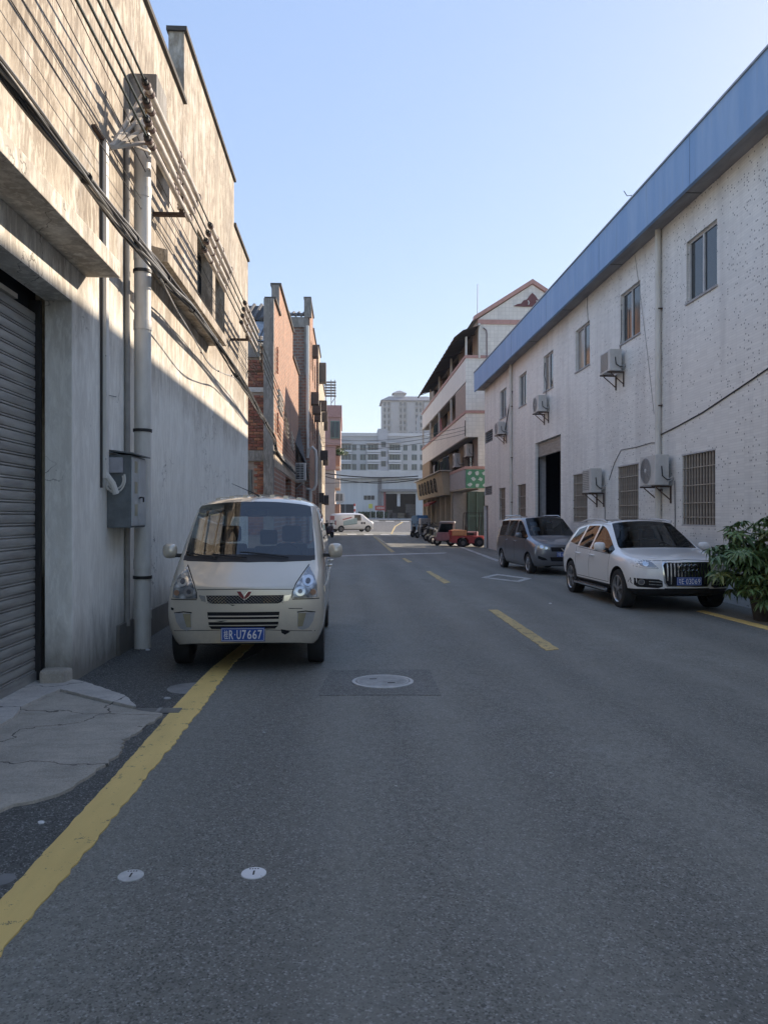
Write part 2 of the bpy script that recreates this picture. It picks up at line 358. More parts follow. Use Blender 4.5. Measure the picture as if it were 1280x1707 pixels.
def fascia_mat():
    m, nt, b = newmat('blue_fascia_paint'); v = pos(nt)
    n = nz(nt, pos(nt, (2.2, 2.2, .35)), 1.0, 6, .65); n2 = nz(nt, pos(nt, (9, 9, 1.0)), 1.0, 5, .6)
    col = mix(nt, ramp(nt, n, .35, .68), (.19, .335, .58), (.28, .42, .64))
    col = mix(nt, mth(nt, 'MULTIPLY', ramp(nt, n2, .55, .78), .35), col, (.30, .35, .42))
    n3 = nz(nt, pos(nt, (3.4, 3.4, .12), loc=(0, 0, 4)), 1.0, 5, .6)
    col = mix(nt, mth(nt, 'MULTIPLY', ramp(nt, n3, .60, .75), .45), col, (.06, .085, .13))
    nt.links.new(col, b.inputs['Base Color']); b.inputs['Roughness'].default_value = .6; bump(nt, b, n2, .2, .004); return m
FASC = fascia_mat()
PINK = plain('pink_tile_trim', (.50, .29, .25), .6, c2=(.40, .23, .20), obj=False)
SLAT = plain('galvanised_slat', (.40, .395, .375), .48, .35, c2=(.26, .25, .235), scale=2.5, stretch=(1, .7, 5), obj=False, bmp=.15)
PVC = plain('grey_white_pvc', (.68, .66, .61), .42, c2=(.54, .52, .47), scale=3, stretch=(3, 3, .6), obj=False)
PVCC = plain('cream_pvc', (.60, .56, .50), .4, c2=(.44, .38, .32), scale=4, obj=False)
DARKM = P('dark_metal', (.035, .034, .034), .55, .3); RUST = P('rusty_metal', (.09, .055, .04), .8, c2=(.05, .035, .03))
BLACKC = P('black_cable', (.018, .018, .02), .6); GREYC = P('grey_cable', (.20, .20, .20), .6); BLACK = P('black_void', (.010, .010, .012), .9)
ALU = P('white_aluminium', (.55, .55, .55), .4, c2=(.45, .45, .45)); GALV = P('galvanised_steel', (.38, .38, .37), .45, .6)
BARM = P('weathered_bar', (.46, .41, .34), .55, .1, c2=(.28, .24, .20), scale=5)
def glassy(name, c=(.02, .025, .03), rough=.06, spec=.9):
    m, nt, b = newmat(name); b.inputs['Base Color'].default_value = (*c, 1); b.inputs['Roughness'].default_value = rough; b.inputs['Specular IOR Level'].default_value = spec
    bump(nt, b, nz(nt, pos(nt, (.8, .8, .8)), 1.0, 2), .06, .05); return m
PANE = glassy('window_glass', (.03, .038, .045), .08, .55); PANEC = plain('curtained_glass', (.30, .27, .23), .15, c2=(.17, .15, .13), scale=2, stretch=(6, 6, .4), obj=False)
def carglass(name, tint, extra=0.0, mul=1.5):
    m = bpy.data.materials.new(name); m.use_nodes = True; nt = m.node_tree; nt.nodes.remove(nt.nodes['Principled BSDF'])
    tr = node(nt, 'ShaderNodeBsdfTransparent', {0: (*tint, 1)}); gl = node(nt, 'ShaderNodeBsdfGlossy', {0: (1, 1, 1, 1), 'Roughness': .015})
    fr = node(nt, 'ShaderNodeFresnel', {0: 1.52}); f = mth(nt, 'ADD', mth(nt, 'MULTIPLY', fr.outputs[0], mul), extra, clamp=True)
    mx = node(nt, 'ShaderNodeMixShader', {0: f, 1: tr.outputs[0], 2: gl.outputs[0]})
    nt.links.new(mx.outputs[0], nt.nodes['Material Output'].inputs[0]); return m
GLASS_V = carglass('van_glass', (.66, .72, .72), .02); GLASS_D = carglass('tinted_glass', (.30, .32, .33), .0, .65)
def lensmat():
    m = bpy.data.materials.new('lamp_lens'); m.use_nodes = True; nt = m.node_tree; b = nt.nodes['Principled BSDF']
    b.inputs['Base Color'].default_value = (.55, .56, .56, 1); b.inputs['Roughness'].default_value = .12; b.inputs['Metallic'].default_value = .55
    v = node(nt, 'ShaderNodeTexVoronoi', {'Vector': pos(nt, (1, 1, 1), True), 'Scale': 14.0})
    nt.links.new(mix(nt, ramp(nt, v.outputs['Distance'], .15, .6), (.75, .75, .73), (.22, .23, .24)), b.inputs['Base Color'])
    bump(nt, b, v.outputs['Distance'], .7, .02); b.inputs['Coat Weight'].default_value = 1.0; b.inputs['Coat Roughness'].default_value = .03
    return m
LENS = lensmat()
CHROME = P('chrome', (.62, .62, .62), .14, 1.0, c2=(.5, .5, .5)); TYRE = P('tyre_rubber', (.022, .022, .022), .85, bmp=.2); RIM = P('alloy_rim', (.46, .46, .47), .3, .8, c2=(.33, .33, .33))
TRIM = P('black_trim', (.02, .02, .021), .5); SEAT = P('seat_fabric', (.05, .055, .065), .9); PLATEB = P('plate_blue', (.015, .075, .34), .4, c2=(.012, .06, .28)); PLATEW = P('plate_white', (.75, .75, .75), .5, c2=(.66, .66, .66))
LEAFM = None
# ------------------------------------------------------------------ ground, road, markings
def sheet(xs, ys, dz):
    return MB().grid([[(x, y, gz(x, y)+dz) for x in xs] for y in ys])
struct('ground', sheet([-800, -60, -14, -3, .5, 9, 60, 800], [-60, 0, 40, 80, 105, 130, 400, 1200], -.03), P('dusty_ground', (.16, .15, .14), .95, scale=.05, obj=False))
struct('road', sheet([-2.9, -1, .5, 4, 7.7], [-14, 0, 20, 50, 80], 0), ASPH)
struct('cross_road', sheet([-70, -2.9, .5, 9, 90], [80.0, 90, 105, 118], 0), asphalt('cross_asphalt', (.07, .07, .072)))
struct('pavement', sheet([-70, -3, .5, 9, 90], [118, 124, 129.5], .1), P('pale_paving', (.36, .33, .29), .9, scale=.6, obj=False))
def poly_sheet(name, pts, dz, mat, thick=.02):
    mb = MB(); pts = [Vector(p) for p in pts]; n = len(pts)
    lo = [(p.x, p.y, gz(p.x, p.y)-thick) for p in pts]; hi = [(p.x, p.y, gz(p.x, p.y)+dz) for p in pts]
    mb.v = [Vector(q) for q in lo+hi]; mb.f = [tuple(range(n, 2*n))]+[(k, (k+1) % n, n+(k+1) % n, n+k) for k in range(n)]
    me = mb.mesh(name); bm = bmesh.new(); bm.from_mesh(me); bmesh.ops.triangulate(bm, faces=[f for f in bm.faces if len(f.verts) > 4]); bm.to_mesh(me); bm.free()
    return tag(link(name, me, mat), kind='structure')
def ragged(px, sub=6, amp=.008, seed=1):        # ragged outline through ground pixels
    pts = [gp(*p).to_2d() if not isinstance(p, Vector) else p for p in px]; out = []; rs = random.Random(seed)
    for a, b in zip(pts[:-1], pts[1:]):
        d = b-a; nn = Vector((-d.y, d.x)).normalized() if d.length > 0 else Vector((0, 0)); m = max(2, min(40, int(d.length/.05))) if sub else 1
        for k in range(m): out.append(a+d*(k/m)+nn*(rs.uniform(-amp, amp)))
    out.append(pts[-1]); return out
V2 = lambda x, y: Vector((x, y))
left_e = [V2(-1.31, -3), V2(-1.31, 1)]+[gp(*q).to_2d() for q in ((0, 1505), (95, 1400), (187, 1300), (262, 1215), (290, 1180), (330, 1137), (356, 1112))]+[V2(-1.25, 10), V2(-1.28, 30)]
right_e = [V2(-1.13, -3), V2(-1.12, 1)]+[gp(*q).to_2d() for q in ((0, 1595), (135, 1432), (250, 1290), (300, 1228), (335, 1183), (370, 1135), (388, 1108))]+[V2(-1.10, 10), V2(-1.13, 30)]
dark = [V2(-2.6, 2.0), V2(-1.5, 2.4)]+[p+V2(.10, 0) for p in left_e[2:9]]+[V2(-1.0, 9.0), V2(-.9, 11.5), V2(-2.6, 11.5)]
poly_sheet('asphalt_strip', ragged(dark, 1, .012, 3), .004, ASPH2)
poly_sheet('yellow_edge_line', ragged(left_e, 1, .004, 5)+list(reversed(ragged(right_e, 1, .011, 6))), .008, YEL)
pc = gp(640, 1137)
poly_sheet('asphalt_patch', ragged([(552, 1118), (716, 1117), (735, 1160), (528, 1160), (552, 1118)], 1, .008, 4)[:-1], .004, ASPH3)
# concrete apron in front of the shutter
strip_lo = [(0, 1218), (21, 1206), (35, 1188), (70, 1170), (101, 1157), (176, 1176), (227, 1187)]
apron = [V2(-2.9, 3.2), V2(-2.9, gp(0, 1215).y-.3)]+[gp(*q).to_2d() for q in strip_lo]+[gp(*q).to_2d() for q in ((272, 1194), (258, 1204), (237, 1221), (206, 1238), (203, 1252), (190, 1268), (164, 1288), (131, 1312), (98, 1331), (59, 1340), (23, 1347), (0, 1358))]+[V2(-1.95, 3.7), V2(-2.2, 3.1)]
poly_sheet('concrete_apron', ragged(apron+[apron[0]], 1, .018, 8)[:-1], .022, RAMPC, .03)
strip = [V2(-2.95, gp(0, 1215).y-.4)]+[gp(*q).to_2d() for q in strip_lo]+[gp(*q).to_2d() for q in ((214, 1172), (206, 1167), (141, 1144), (112, 1139))]+[V2(-2.62, 7.50), V2(-2.95, 7.47)]
poly_sheet('concrete_threshold', ragged(strip+[strip[0]], 1, .006, 9)[:-1], .045, RAMPL, .03)
# worn kerb stone of the left wall
# centre dashes (yellow, worn) and other road paint
def mark(name, px, mat, seed=1, amp=.008): return poly_sheet(name, ragged(list(px)+[px[0]], 1, amp, seed)[:-1], .006, mat)
for k, q in enumerate((((814, 1017), (830, 1017), (932, 1083), (910, 1085)), ((710, 953), (717, 952.5), (751, 971), (740, 973)), ((670, 931), (675, 930.5), (687, 937), (680, 938)))):
    mark('centre_dash', q, YELO, k)
mark('centre_line', ((622, 894.5), (624.5, 894.5), (658, 920), (652, 921)), YELO, 7, .01)
mark('stop_line', ((541, 927.2), (745, 921.3), (740, 922.8), (541, 929.0)), WHT, 8, .02)
mark('yellow_edge_line', ((1160, 1019), (1172, 1018), (1286, 1046), (1286, 1052)), YEL, 11)
mark('white_edge_line', ((718, 894), (720, 893.5), (832, 934), (828, 936)), WHT, 12, .02)
# parking bay outline
bo = [gp(*q) for q in ((802, 963), (828, 957), (886, 964.5), (865, 970.5))]; bi = [gp(*q) for q in ((812, 963), (830, 959), (874, 964.5), (862, 968.5))]
for k in range(4):
    q = (k+1) % 4; poly_sheet('parking_bay_line', [V2(*v.to_2d()) for v in (bo[k], bo[q], bi[q], bi[k])], .006, WHT)
# crosswalk bars and far kerb paint
for k in range(9): x = -5.6+k*1.45; poly_sheet('crosswalk_bar', [V2(x, 65.2), V2(x+.8, 65.2), V2(x+.8, 68.6), V2(x, 68.6)], .006, WHT)
poly_sheet('pale_ground_band', [V2(-6, 63.2), V2(7.2, 63.2), V2(7.2, 70.5), V2(-6, 70.5)], .004, P('pale_ground', (.24, .225, .20), .9, scale=.8, obj=False))  # paler sheet across the road under the crosswalk bars
for k in range(16): x = -10+k*2.3; poly_sheet('kerb_dash', [V2(x, 114.5), V2(x+1.3, 114.5), V2(x+1.3, 117.2), V2(x, 117.2)], .006, WHT)
poly_sheet('curved_centre_line', [V2(4.2, 70.6), V2(4.35, 70.6), V2(5.0, 80), V2(6.3, 95), V2(8.6, 113), V2(8.35, 113), V2(6.1, 95), V2(4.85, 80)], .007, YELO)

# ------------------------------------------------------------------ left building: weathered concrete factory
XL, XB = -2.6, -2.85
DOOR = (3.3, 7.47, 0.0, 3.65)
winA = [(10.75, 11.55, 6.15, 6.75), (13.7, 15.3, 5.35, 6.68), (15.6, 16.8, 5.35, 6.68)]
A = thing('concrete_factory', 'weathered cream plaster factory with stepped parapet on the left side of the street', 'building', (XL, 8, 0))
MB().wall('x', XL, XB, -9, 20.8, -.1, 8.0, [DOOR]+winA).build('wall', PLA, A)
for a, b, t in ((-9, 12.6, 8.27), (12.6, 18.2, 9.45), (18.2, 20.8, 8.42)):
    MB().box(XB, XL, a, b, 8.0, t).build('parapet', PLA, A)
    MB().box(XB-.03, XL+.05, a+(.0 if t < 9 else -.04), b+(.0 if t < 9 else .04), t, t+.07).build('coping', P('dark_coping', (.10, .09, .08), .9, obj=False), A)
mb = MB(); mb.quad((XL, 20.8, -.1), (-14, 20.8, -.1), (-14, 20.8, 8), (XL, 20.8, 8)); mb.build('end_wall', PLA, A)
MB().box(-14, XB-.01, -9, 20.78, 7.6, 7.9).build('roof', CONC, A); MB().box(-14.1, -13.9, -9, 20.7, -.1, 7.6).build('back_wall', PLA, A)
MB().box(-3.9, -3.88, 10, 17.5, 5.0, 7.0).build('inner_partition', BLACK, A)
for (a, b, c, d) in winA:
    f = MB().box(XB-.02, XB+.03, a, b, c, c+.05).box(XB-.02, XB+.03, a, b, d-.05, d).box(XB-.02, XB+.03, a, a+.05, c+.05, d-.05).box(XB-.02, XB+.03, b-.05, b, c+.05, d-.05).box(XB-.02, XB+.02, (a+b)/2-.02, (a+b)/2+.02, c+.05, d-.05).build('window', DARKM, A)
    for s in (0, 1): MB().box(XB-.005, XB, a+.05+s*((b-a)/2-.03), (a+b)/2-.02+s*((b-a)/2-.03), c+.05, d-.05).build('pane', PANE, f)
# concrete hoods over the shutter and the far bay
def hood(y0, y1, z, x1=-2.26):
    mb = MB(); mb.hexa([(XL, y0, z), (x1, y0, z), (x1, y1, z), (XL, y1, z), (XL, y0, z+.24), (x1, y0, z+.16), (x1, y1, z+.16), (XL, y1, z+.24)])
    return mb.build('hood', PLA, A, bevel=.012)
hood(-3, 7.88, 4.0); hood(9.96, 14.86, 4.85)
MB().box(XL, -2.27, 9.42, 9.95, 6.40, 6.95).build('corbel_block', CONC, A, bevel=.015)
MB().box(XL, XL+.035, 8.9, 20.8, 0, .35).build('plinth', plaster('stained_plinth', (.30, .285, .26), (.26, .25, .23), (.10, .09, .07), 3.0), A)
MB().prism([(gp(75, 1140).x+.02, 7.28), (-2.62, 7.30), (-2.58, 7.46), (-2.72, 7.50), (-2.86, 7.46)], 0, .16).build('jamb_lump', RAMPC, A, bevel=.03)
# roller shutter: every slat a part
SH = thing('roller_shutter', 'closed grey galvanised roller shutter in the recessed doorway of the left factory', 'shutter', (XB, 5.4, 0))
XS = -2.93
prof = [(-.012, 0), (.004, .003), (.007, .010), (.004, .018), (-.010, .021), (-.010, .025), (.004, .028), (.007, .036), (.009, .062), (.008, .088), (.004, .100), (-.012, .104), (-.012, .106)]
mb = MB(); mb.grid([[(p[0], a, p[1]) for p in prof] for a in (-2.05, 2.05)]); slat_me = mb.mesh('slat'); slat_me.materials.append(SLAT)
slat_me.polygons.foreach_set('use_smooth', [True]*len(slat_me.polygons)); slat_me.set_sharp_from_angle(angle=R(38))
for k in range(32): shared('slat', slat_me, (XS+random.uniform(-.002, .002), 5.40, .13+k*.106), SH, (random.uniform(-.0006, .0006), 0, 0))
MB().box(XS-.02, XS+.02, 3.36, 7.44, .045, .13).build('bottom_rail', SLAT, SH)
for y in (3.31, 7.42): MB().box(XS-.05, XS+.055, y, y+.045, .04, 3.64).build('guide_rail', DARKM, SH)
MB().box(XS-.05, XS+.03, 3.36, 6.98, 3.528, 3.57).build('top_bar', plain('sunlit_bar_colour', (.5, .45, .38), .6, obj=False), SH)  # pale colour stands in for sunlight on the top of the shutter
MB().box(-3.3, XS-.06, 3.2, 7.6, 0, 4).build('backing', BLACK, SH)

# ------------------------------------------------------------------ right building: white mosaic factory with blue fascia
XR, XRB = 7.5, 7.62
zW1, zW0 = 7.62, 6.28; zL1, zL0 = 2.94, 1.41
uw = [(1195, 1144), (1067, 1034), (983, 959), (922, 906), (877.5, 865), (843.8, 833.4)]
lw = [(1192, 1137), (1064, 1030), (979, 955.5), (876.3, 862.7), (842, 831.8)]
UW = [(yof(a, XR), yof(b, XR), zW0, zW1) for a, b in uw]; LW = [(yof(a, XR), yof(b, XR), zL0, zL1) for a, b in lw]
extra = [(4.5, 6.0, zW0, zW1), (9.8, 11.3, zW0, zW1), (4.3, 6.0, zL0, zL1), (9.6, 11.3, zL0, zL1)]
VN = [(yof(821, XR), yof(808, XR), 5.45, 6.05), (yof(820, XR), yof(807.5, XR), 2.7, 3.15)]
BAY = (yof(934.4, XR), yof(892, XR), -.15, zof(934.4, 723, yof(934.4, XR)))
SD = (yof(813.5, XR), yof(806.5, XR), -.15, 2.15)
RB = thing('mosaic_factory', 'long white mosaic tiled factory with blue fascia on the right side of the street', 'building', (XR, 20, 0))
MB().wall('x', XR, XRB, -9, 41.0, -.2, 8.4, UW+LW+VN+extra+[SD]+[BAY]).build('wall', TILE_R, RB)
MB().box(7.0, 7.08, -9, 41.5, 8.34, 9.36).build('fascia', FASC, RB); MB().box(7.08, 7.6, -9, 41.4, 8.40, 8.50).build('soffit', plain('soffit_concrete', (.34, .33, .33), .85, c2=(.24, .23, .23), scale=1.5, stretch=(3, .7, 1), obj=False), RB)
MB().box(7.08, 17, -9, 41.4, 8.5, 9.0).build('roof', CONC, RB)
mb = MB(); mb.quad((XR, 41, -.2), (17, 41, -.2), (17, 41, 8.4), (XR, 41, 8.4)); mb.build('end_wall', TILE_R, RB); MB().box(17, 17.1, -9, 41, -.2, 8.4).build('back_wall', TILE_R, RB)
for k in range(7): y = 4.1+k*5.6; MB().box(6.9965, 7.0, y, y+.014, 8.35, 9.35).build('fascia_joint', P('joint_blue', (.10, .17, .30), .7, obj=False), RB)
MB().box(6.97, 7.10, -9, 41.52, 9.361, 9.40).build('fascia_cap', P('cap_grey', (.36, .40, .46), .6, obj=False), RB)
for k in range(9): y = 2.0+k*4.6; MB().box(7.085, 7.495, y, y+.02, 8.392, 8.40).build('soffit_joint', DARKM, RB)
for i, (a, b, c, d) in enumerate(UW+extra[:2]):
    x0, x1 = XRB-.05, XRB-.01
    f = MB().box(x0, x1, a, b, c, c+.05).box(x0, x1, a, b, d-.05, d).box(x0, x1, a, a+.05, c+.05, d-.05).box(x0, x1, b-.05, b, c+.05, d-.05).box(x0-.015, x1-.003, (a+b)/2-.03, (a+b)/2+.03, c+.05, d-.05).build('window', ALU, RB)
    MB().box(x0+.018, x0+.024, a+.05, (a+b)/2-.03, c+.05, d-.05).build('pane', PANE, f)
    MB().box(x0+.028, x0+.034, (a+b)/2+.03, b-.05, c+.05, d-.05).build('pane', PANEC if i in (2, 3) else PANE, f)
    MB().box(XR-.03, XR+.02, a-.03, b+.03, c-.05, c-.005).build('sill', P('sill_mortar', (.42, .41, .41), .8, obj=False), f)
GRL = P('window_void', (.05, .047, .045), .5)
for i, (a, b, c, d) in enumerate(LW+extra[2:]):
    f = MB().box(XRB-.01, XRB, a, b, c, d).build('window', P('dim_room', (.13, .115, .095), .5, c2=(.05, .045, .04), scale=1.2, stretch=(1, 5, .3), obj=False) if i not in (3, 4) else P('board_brown', (.17, .13, .10), .8, obj=False), RB)
    nb = 11
    mb = MB(); mb.box(-.011, .011, -.014, .014, 0, d-c); bar = mb.mesh('bar'); bar.materials.append(BARM)
    if i < 3:
        for k in range(nb+1): shared('bar', bar, (XR+.035, a+.02+(b-a-.04)*k/nb, c), f)
        for z in (.10, .30, .55, .80): MB().box(XR+.012, XR+.026, a, b, c+(d-c)*z, c+(d-c)*z+.022).build('cross_bar', BARM, f)
        MB().box(XR-.006, XR+.012, a-.03, b+.03, d, d+.03).build('frame_rail', ALU, f); MB().box(XR-.006, XR+.012, a-.03, b+.03, c-.03, c).build('frame_rail', ALU, f)
    else:
        for k in range(5): shared('bar', bar, (XR+.05, a+.03+(b-a-.06)*k/4, c), f)
        for z in (.33, .66): MB().box(XR+.02, XR+.04, a, b, c+(d-c)*z, c+(d-c)*z+.03).build('cross_bar', BARM, f)
for (a, b, c, d) in VN:
    f = MB().box(XRB-.01, XRB, a, b, c, d).build('vent', DARKM, RB)
    for k in range(5):
        z = c+(d-c)*(k+.3)/5; MB().hexa([(XR+.02, a, z), (XR+.03, a, z), (XR+.03, b, z), (XR+.02, b, z), (XR+.07, a, z+.07), (XR+.08, a, z+.07), (XR+.08, b, z+.07), (XR+.07, b, z+.07)]).build('louvre', P('grey_louvre', (.2, .2, .2), .6, obj=False), f)
# loading bay: deep reveal, half raised shutter box, dark inside
a, b, c, d = BAY
MB().box(XR+.25, 16, a-2, b+3, -.16, -.12).build('bay_floor', RAMPC, RB)
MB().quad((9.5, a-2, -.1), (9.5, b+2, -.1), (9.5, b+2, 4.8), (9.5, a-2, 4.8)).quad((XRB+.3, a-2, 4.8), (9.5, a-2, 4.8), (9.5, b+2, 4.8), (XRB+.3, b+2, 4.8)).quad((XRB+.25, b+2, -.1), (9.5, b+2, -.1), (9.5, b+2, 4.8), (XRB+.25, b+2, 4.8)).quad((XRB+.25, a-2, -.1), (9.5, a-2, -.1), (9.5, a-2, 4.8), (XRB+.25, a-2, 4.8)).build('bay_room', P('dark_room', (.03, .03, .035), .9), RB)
MB().box(XRB, XRB+.30, b-.02, b+.5, -.15, d).build('bay_jamb', P('bay_plaster', (.42, .42, .43), .85, obj=False), RB); MB().box(XRB, XRB+.30, a-.5, a+.02, -.15, d).build('bay_jamb', MT['bay_plaster'], RB)
bs = MB().box(XRB+.01, XRB+.07, a, b, d-.55, d).build('bay_shutter', SLAT, RB)
for k in range(5): MB().box(XRB-.005, XRB+.01, a+.02, b-.02, d-.54+k*.105, d-.46+k*.105).build('slat', SLAT, bs)
MB().box(XRB-.02, XRB+.03, b-.10, b-.03, -.1, d-.55).build('guide_rail', DARKM, RB)
a, b, c, d = SD
MB().box(XRB-.02, XRB, a, b, c, d).build('door', P('grey_door', (.18, .18, .19), .6), RB)
# ------------------------------------------------------------------ pipes, cables and boxes on the left factory
def coupling(y, x, z, r, L, axis='z'):
    return MB().tube([(x, y-L/2, z), (x, y+L/2, z)] if axis == 'y' else [(x, y, z-L/2), (x, y, z+L/2)], r, 14)
px, py = -2.44, 9.42
DP = thing('drain_pipe', 'thick grey PVC pipe running up the left factory wall beside the meter box', 'pipe', (px, py, 0))
MB().tube([(px, py, .0), (px, py, 6.42)], .100, 20).build('pipe', PVC, DP, True)
for z in (.42, 1.02, 3.9, 4.75, 5.5): MB().tube([(px, py, z-.06), (px, py, z+.06)], .107, 20).build('socket', PVC, DP, True)
for z in (.86, 2.63, 4.55): MB().tube([(px, py, z-.018), (px, py, z+.018)], .112, 20).build('clamp', DARKM, DP, True)
for z in (5.75, 5.95, 6.15): MB().box(px+.06, px+.105, py-.06, py-.02, z, z+.03).build('peg', PVC, DP)
SP = thing('slim_pipe', 'slim dark pipe tight behind the thick PVC pipe', 'pipe', (-2.56, 9.28, 0))
MB().tube([(-2.565, 9.22, .3), (-2.565, 9.22, 6.4)], .032, 10).build('pipe', P('dark_pipe', (.30, .285, .26), .7), SP, True)
TK = thing('cable_trunking', 'white vertical cable trunking dropping into the meter box', 'trunking', (-2.57, 8.35, 0))
MB().box(-2.598, -2.535, 8.33, 8.42, 2.0, 5.62).build('trunk', PVC, TK, bevel=.006)
MB().box(-2.598, -2.575, 8.312, 8.328, 1.9, 5.66).build('back_strip', P('dark_strip', (.07, .065, .06), .8), TK)
for z in (2.2, 3.3, 4.4): MB().box(-2.544, -2.538, 8.325, 8.415, z, z+.012).build('joint', DARKM, TK)
MB().tube([(-2.56, 8.37, 2.05), (-2.50, 8.42, 1.95), (-2.47, 8.45, 1.84)], .035, 10).build('elbow', PVC, TK, True)
# meter box
BX = thing('meter_box', 'grey steel electric meter box with white cable loop fixed to the left wall', 'box', (-2.48, 8.85, 1.48))
BXM = plain('box_steel_shaded', (.17, .19, .20), .5, .4, c2=(.10, .11, .115), scale=4, obj=False, bmp=.1)
BXL = plain('box_door_steel_lit', (.46, .49, .50), .45, .3, c2=(.36, .38, .39), scale=4, obj=False)  # door lightened and case darkened to imitate light on the street face
x1 = -2.345
MB().box(XL+.002, x1, 8.55, 9.17, 1.47, 2.27).build('case', BXM, BX, bevel=.006)
MB().hexa([(XL+.01, 8.5, 2.31), (x1+.05, 8.5, 2.275), (x1+.05, 9.22, 2.275), (XL+.01, 9.22, 2.31), (XL+.01, 8.5, 2.325), (x1+.05, 8.5, 2.29), (x1+.05, 9.22, 2.29), (XL+.01, 9.22, 2.325)]).build('lid', BXM, BX)
dr = MB().box(x1, x1+.012, 8.57, 8.82, 1.49, 2.25).build('door', BXL, BX, bevel=.003); MB().box(x1, x1+.014, 8.83, 9.15, 1.49, 2.25).build('door', BXL, BX, bevel=.003)
for z in (1.60, 1.85, 2.08): MB().box(x1+.012, x1+.017, 8.68, 8.78, z, z+.13).build('meter_window', P('yellowed_window', (.30, .29, .20), .3), dr)
MB().tube([(x1+.012, 8.84, 1.80), (x1+.04, 8.84, 1.81), (x1+.045, 8.92, 1.81), (x1+.04, 8.94, 1.76)], .009, 8).build('handle', DARKM, BX, True)
MB().box(XL+.03, -2.42, 8.515, 8.549, 2.07, 2.24).build('switch_cover', plain('lilac_grey', (.42, .42, .45), .5, obj=False), BX, bevel=.012)
for k, r in enumerate((.0, .022)):
    lp = [(-2.585+r*.3, 8.52-r*.5, 1.93-r*2.2)]
    for t in range(13):
        a = math.pi+math.pi*1.12*t/12; lp.append((-2.50+(.085+r)*math.cos(a), 8.525-.01*k, 2.0+(.11+r*1.6)*math.sin(a)))
    MB().tube(lp, .011, 8).build('cable_loop', PVC, BX, True)
# dangling service tubes at the top of the trunking
SV = thing('service_tubes', 'fan of cream conduit tubes reaching from the trunking top to the power lines', 'conduit', (-2.55, 8.4, 5.6))
for k, (zz, yy) in enumerate(((6.62, 8.8), (6.42, 8.85), (6.24, 8.9), (6.08, 8.95))):
    MB().tube([(-2.55, 8.42+.02*k, 5.6), (-2.52, 8.5+.02*k, 5.64), (-2.22, yy, zz-.18)], .024, 8).build('tube', PVCC, SV, True)
MB().tube([(-2.54, 8.55, 5.75), (-2.30, 9.1, 5.86), (-2.24, 9.22, 5.87), (-2.22, 9.28, 5.79), (-2.21, 9.34, 5.82)], .014, 8).build('tube', PVCC, SV, True)
MB().box(-2.598, -2.56, 8.05, 8.55, 5.60, 5.635).build('bracket', RUST, SV)
# four power lines running along the wall, sheathed in PVC sleeves
def sag(p0, p1, s, n=14):
    p0, p1 = Vector(p0), Vector(p1); return [p0.lerp(p1, k/n)-Vector((0, 0, s*4*(k/n)*(1-k/n))) for k in range(n+1)]
LINES = [(-2.20, 5.82), (-2.195, 6.00), (-2.19, 6.18), (-2.185, 6.36)]
SLEEVE = ((8.75, 11.0), (12.2, 14.3), (16.5, 19.2))
for k, (lx, lz) in enumerate(LINES):
    w = thing('power_line', ('lowest', 'second lowest', 'second highest', 'highest')[k]+' of the four sleeved power lines along the left wall', 'power line', (lx, 9, lz), 'sleeved power lines on the left wall')
    MB().tube([(lx, -4, lz+.10), (lx, 4, lz+.02), (lx, 9.3, lz)], .014, 8).build('wire', P('green_black_wire', (.03, .045, .04), .5), w, True)
    MB().tube([(lx, 9.3, lz), (lx, 14, lz-.06), (lx, 17, lz-.11), (lx, 20.8, lz-.25), (lx+.02, 27, lz-.70), (-2.35, 33, lz-1.1), (-2.35, 40, lz-1.6), (-1.8, 47, lz-2.2)], .012, 8).build('wire', MT['green_black_wire'], w, True)
    for i, (a, b) in enumerate(SLEEVE):
        a2, b2 = a-.05*k*(1 if i == 0 else -3), b+.20*k*(1 if i < 2 else .5); z = lz-(0, .035, .10)[i]
        MB().tube([(lx, a2, z), (lx, b2, z-.03)], .037, 12).build('sleeve', PVCC, w, True)
        for t in ((0, .06, .55, .62, 1) if i == 0 else (0, .25, .5, .97)):
            y = a2+(b2-a2)*t; MB().tube([(lx, y-.035, z), (lx, y+.035, z)], .046, 12).build('coupling', P('brown_coupling', (.13, .085, .075), .6), w, True)
        MB().tube([(lx, a2-.10, z), (lx, a2-.02, z)], .034, 10).build('end_tape', BLACKC, w, True)
    for y in (25.6, 30.2, 33.5):
        MB().tube([(lx if y < 27 else -2.34, y, lz-(.60 if y < 27 else .91 if y < 32 else 1.13)), (lx if y < 27 else -2.34, y+1.5, lz-(.71 if y < 27 else 1.01 if y < 32 else 1.24))], .045, 10).build('sleeve', PVCC, w, True)
def bracket(y, z, label):
    b = thing('cable_bracket', label, 'bracket', (XL, y, z), 'steel brackets carrying the power lines')
    MB().box(XL, -2.17, y-.03, y+.03, z-.08, z-.03).build('arm', RUST, b); MB().box(-2.25, -2.19, y-.03, y+.02, z-.03, z+.62).build('upright', RUST, b)
    for lx, lz in LINES: MB().lathe([(.0, -.05), (.03, -.05), (.04, -.02), (.025, 0), (.04, .02), (.03, .05), (0, .05)], (lx-.045, y, lz-.0), 'z', 10).build('insulator', P('porcelain', (.62, .58, .52), .25), b, True)
bracket(10.6, 5.76, 'rusty steel bracket beside the thick PVC pipe carrying the sleeved lines')
bracket(17.6, 5.66, 'rusty steel bracket near the far windows of the left factory')
bracket(20.7, 5.52, 'rusty steel bracket at the far corner of the left factory')
tz = thing('wire_ties', 'tangle of brass binding wire where the power lines meet the block', 'wire', (-2.22, 9.3, 5.6)); rs = random.Random(3)
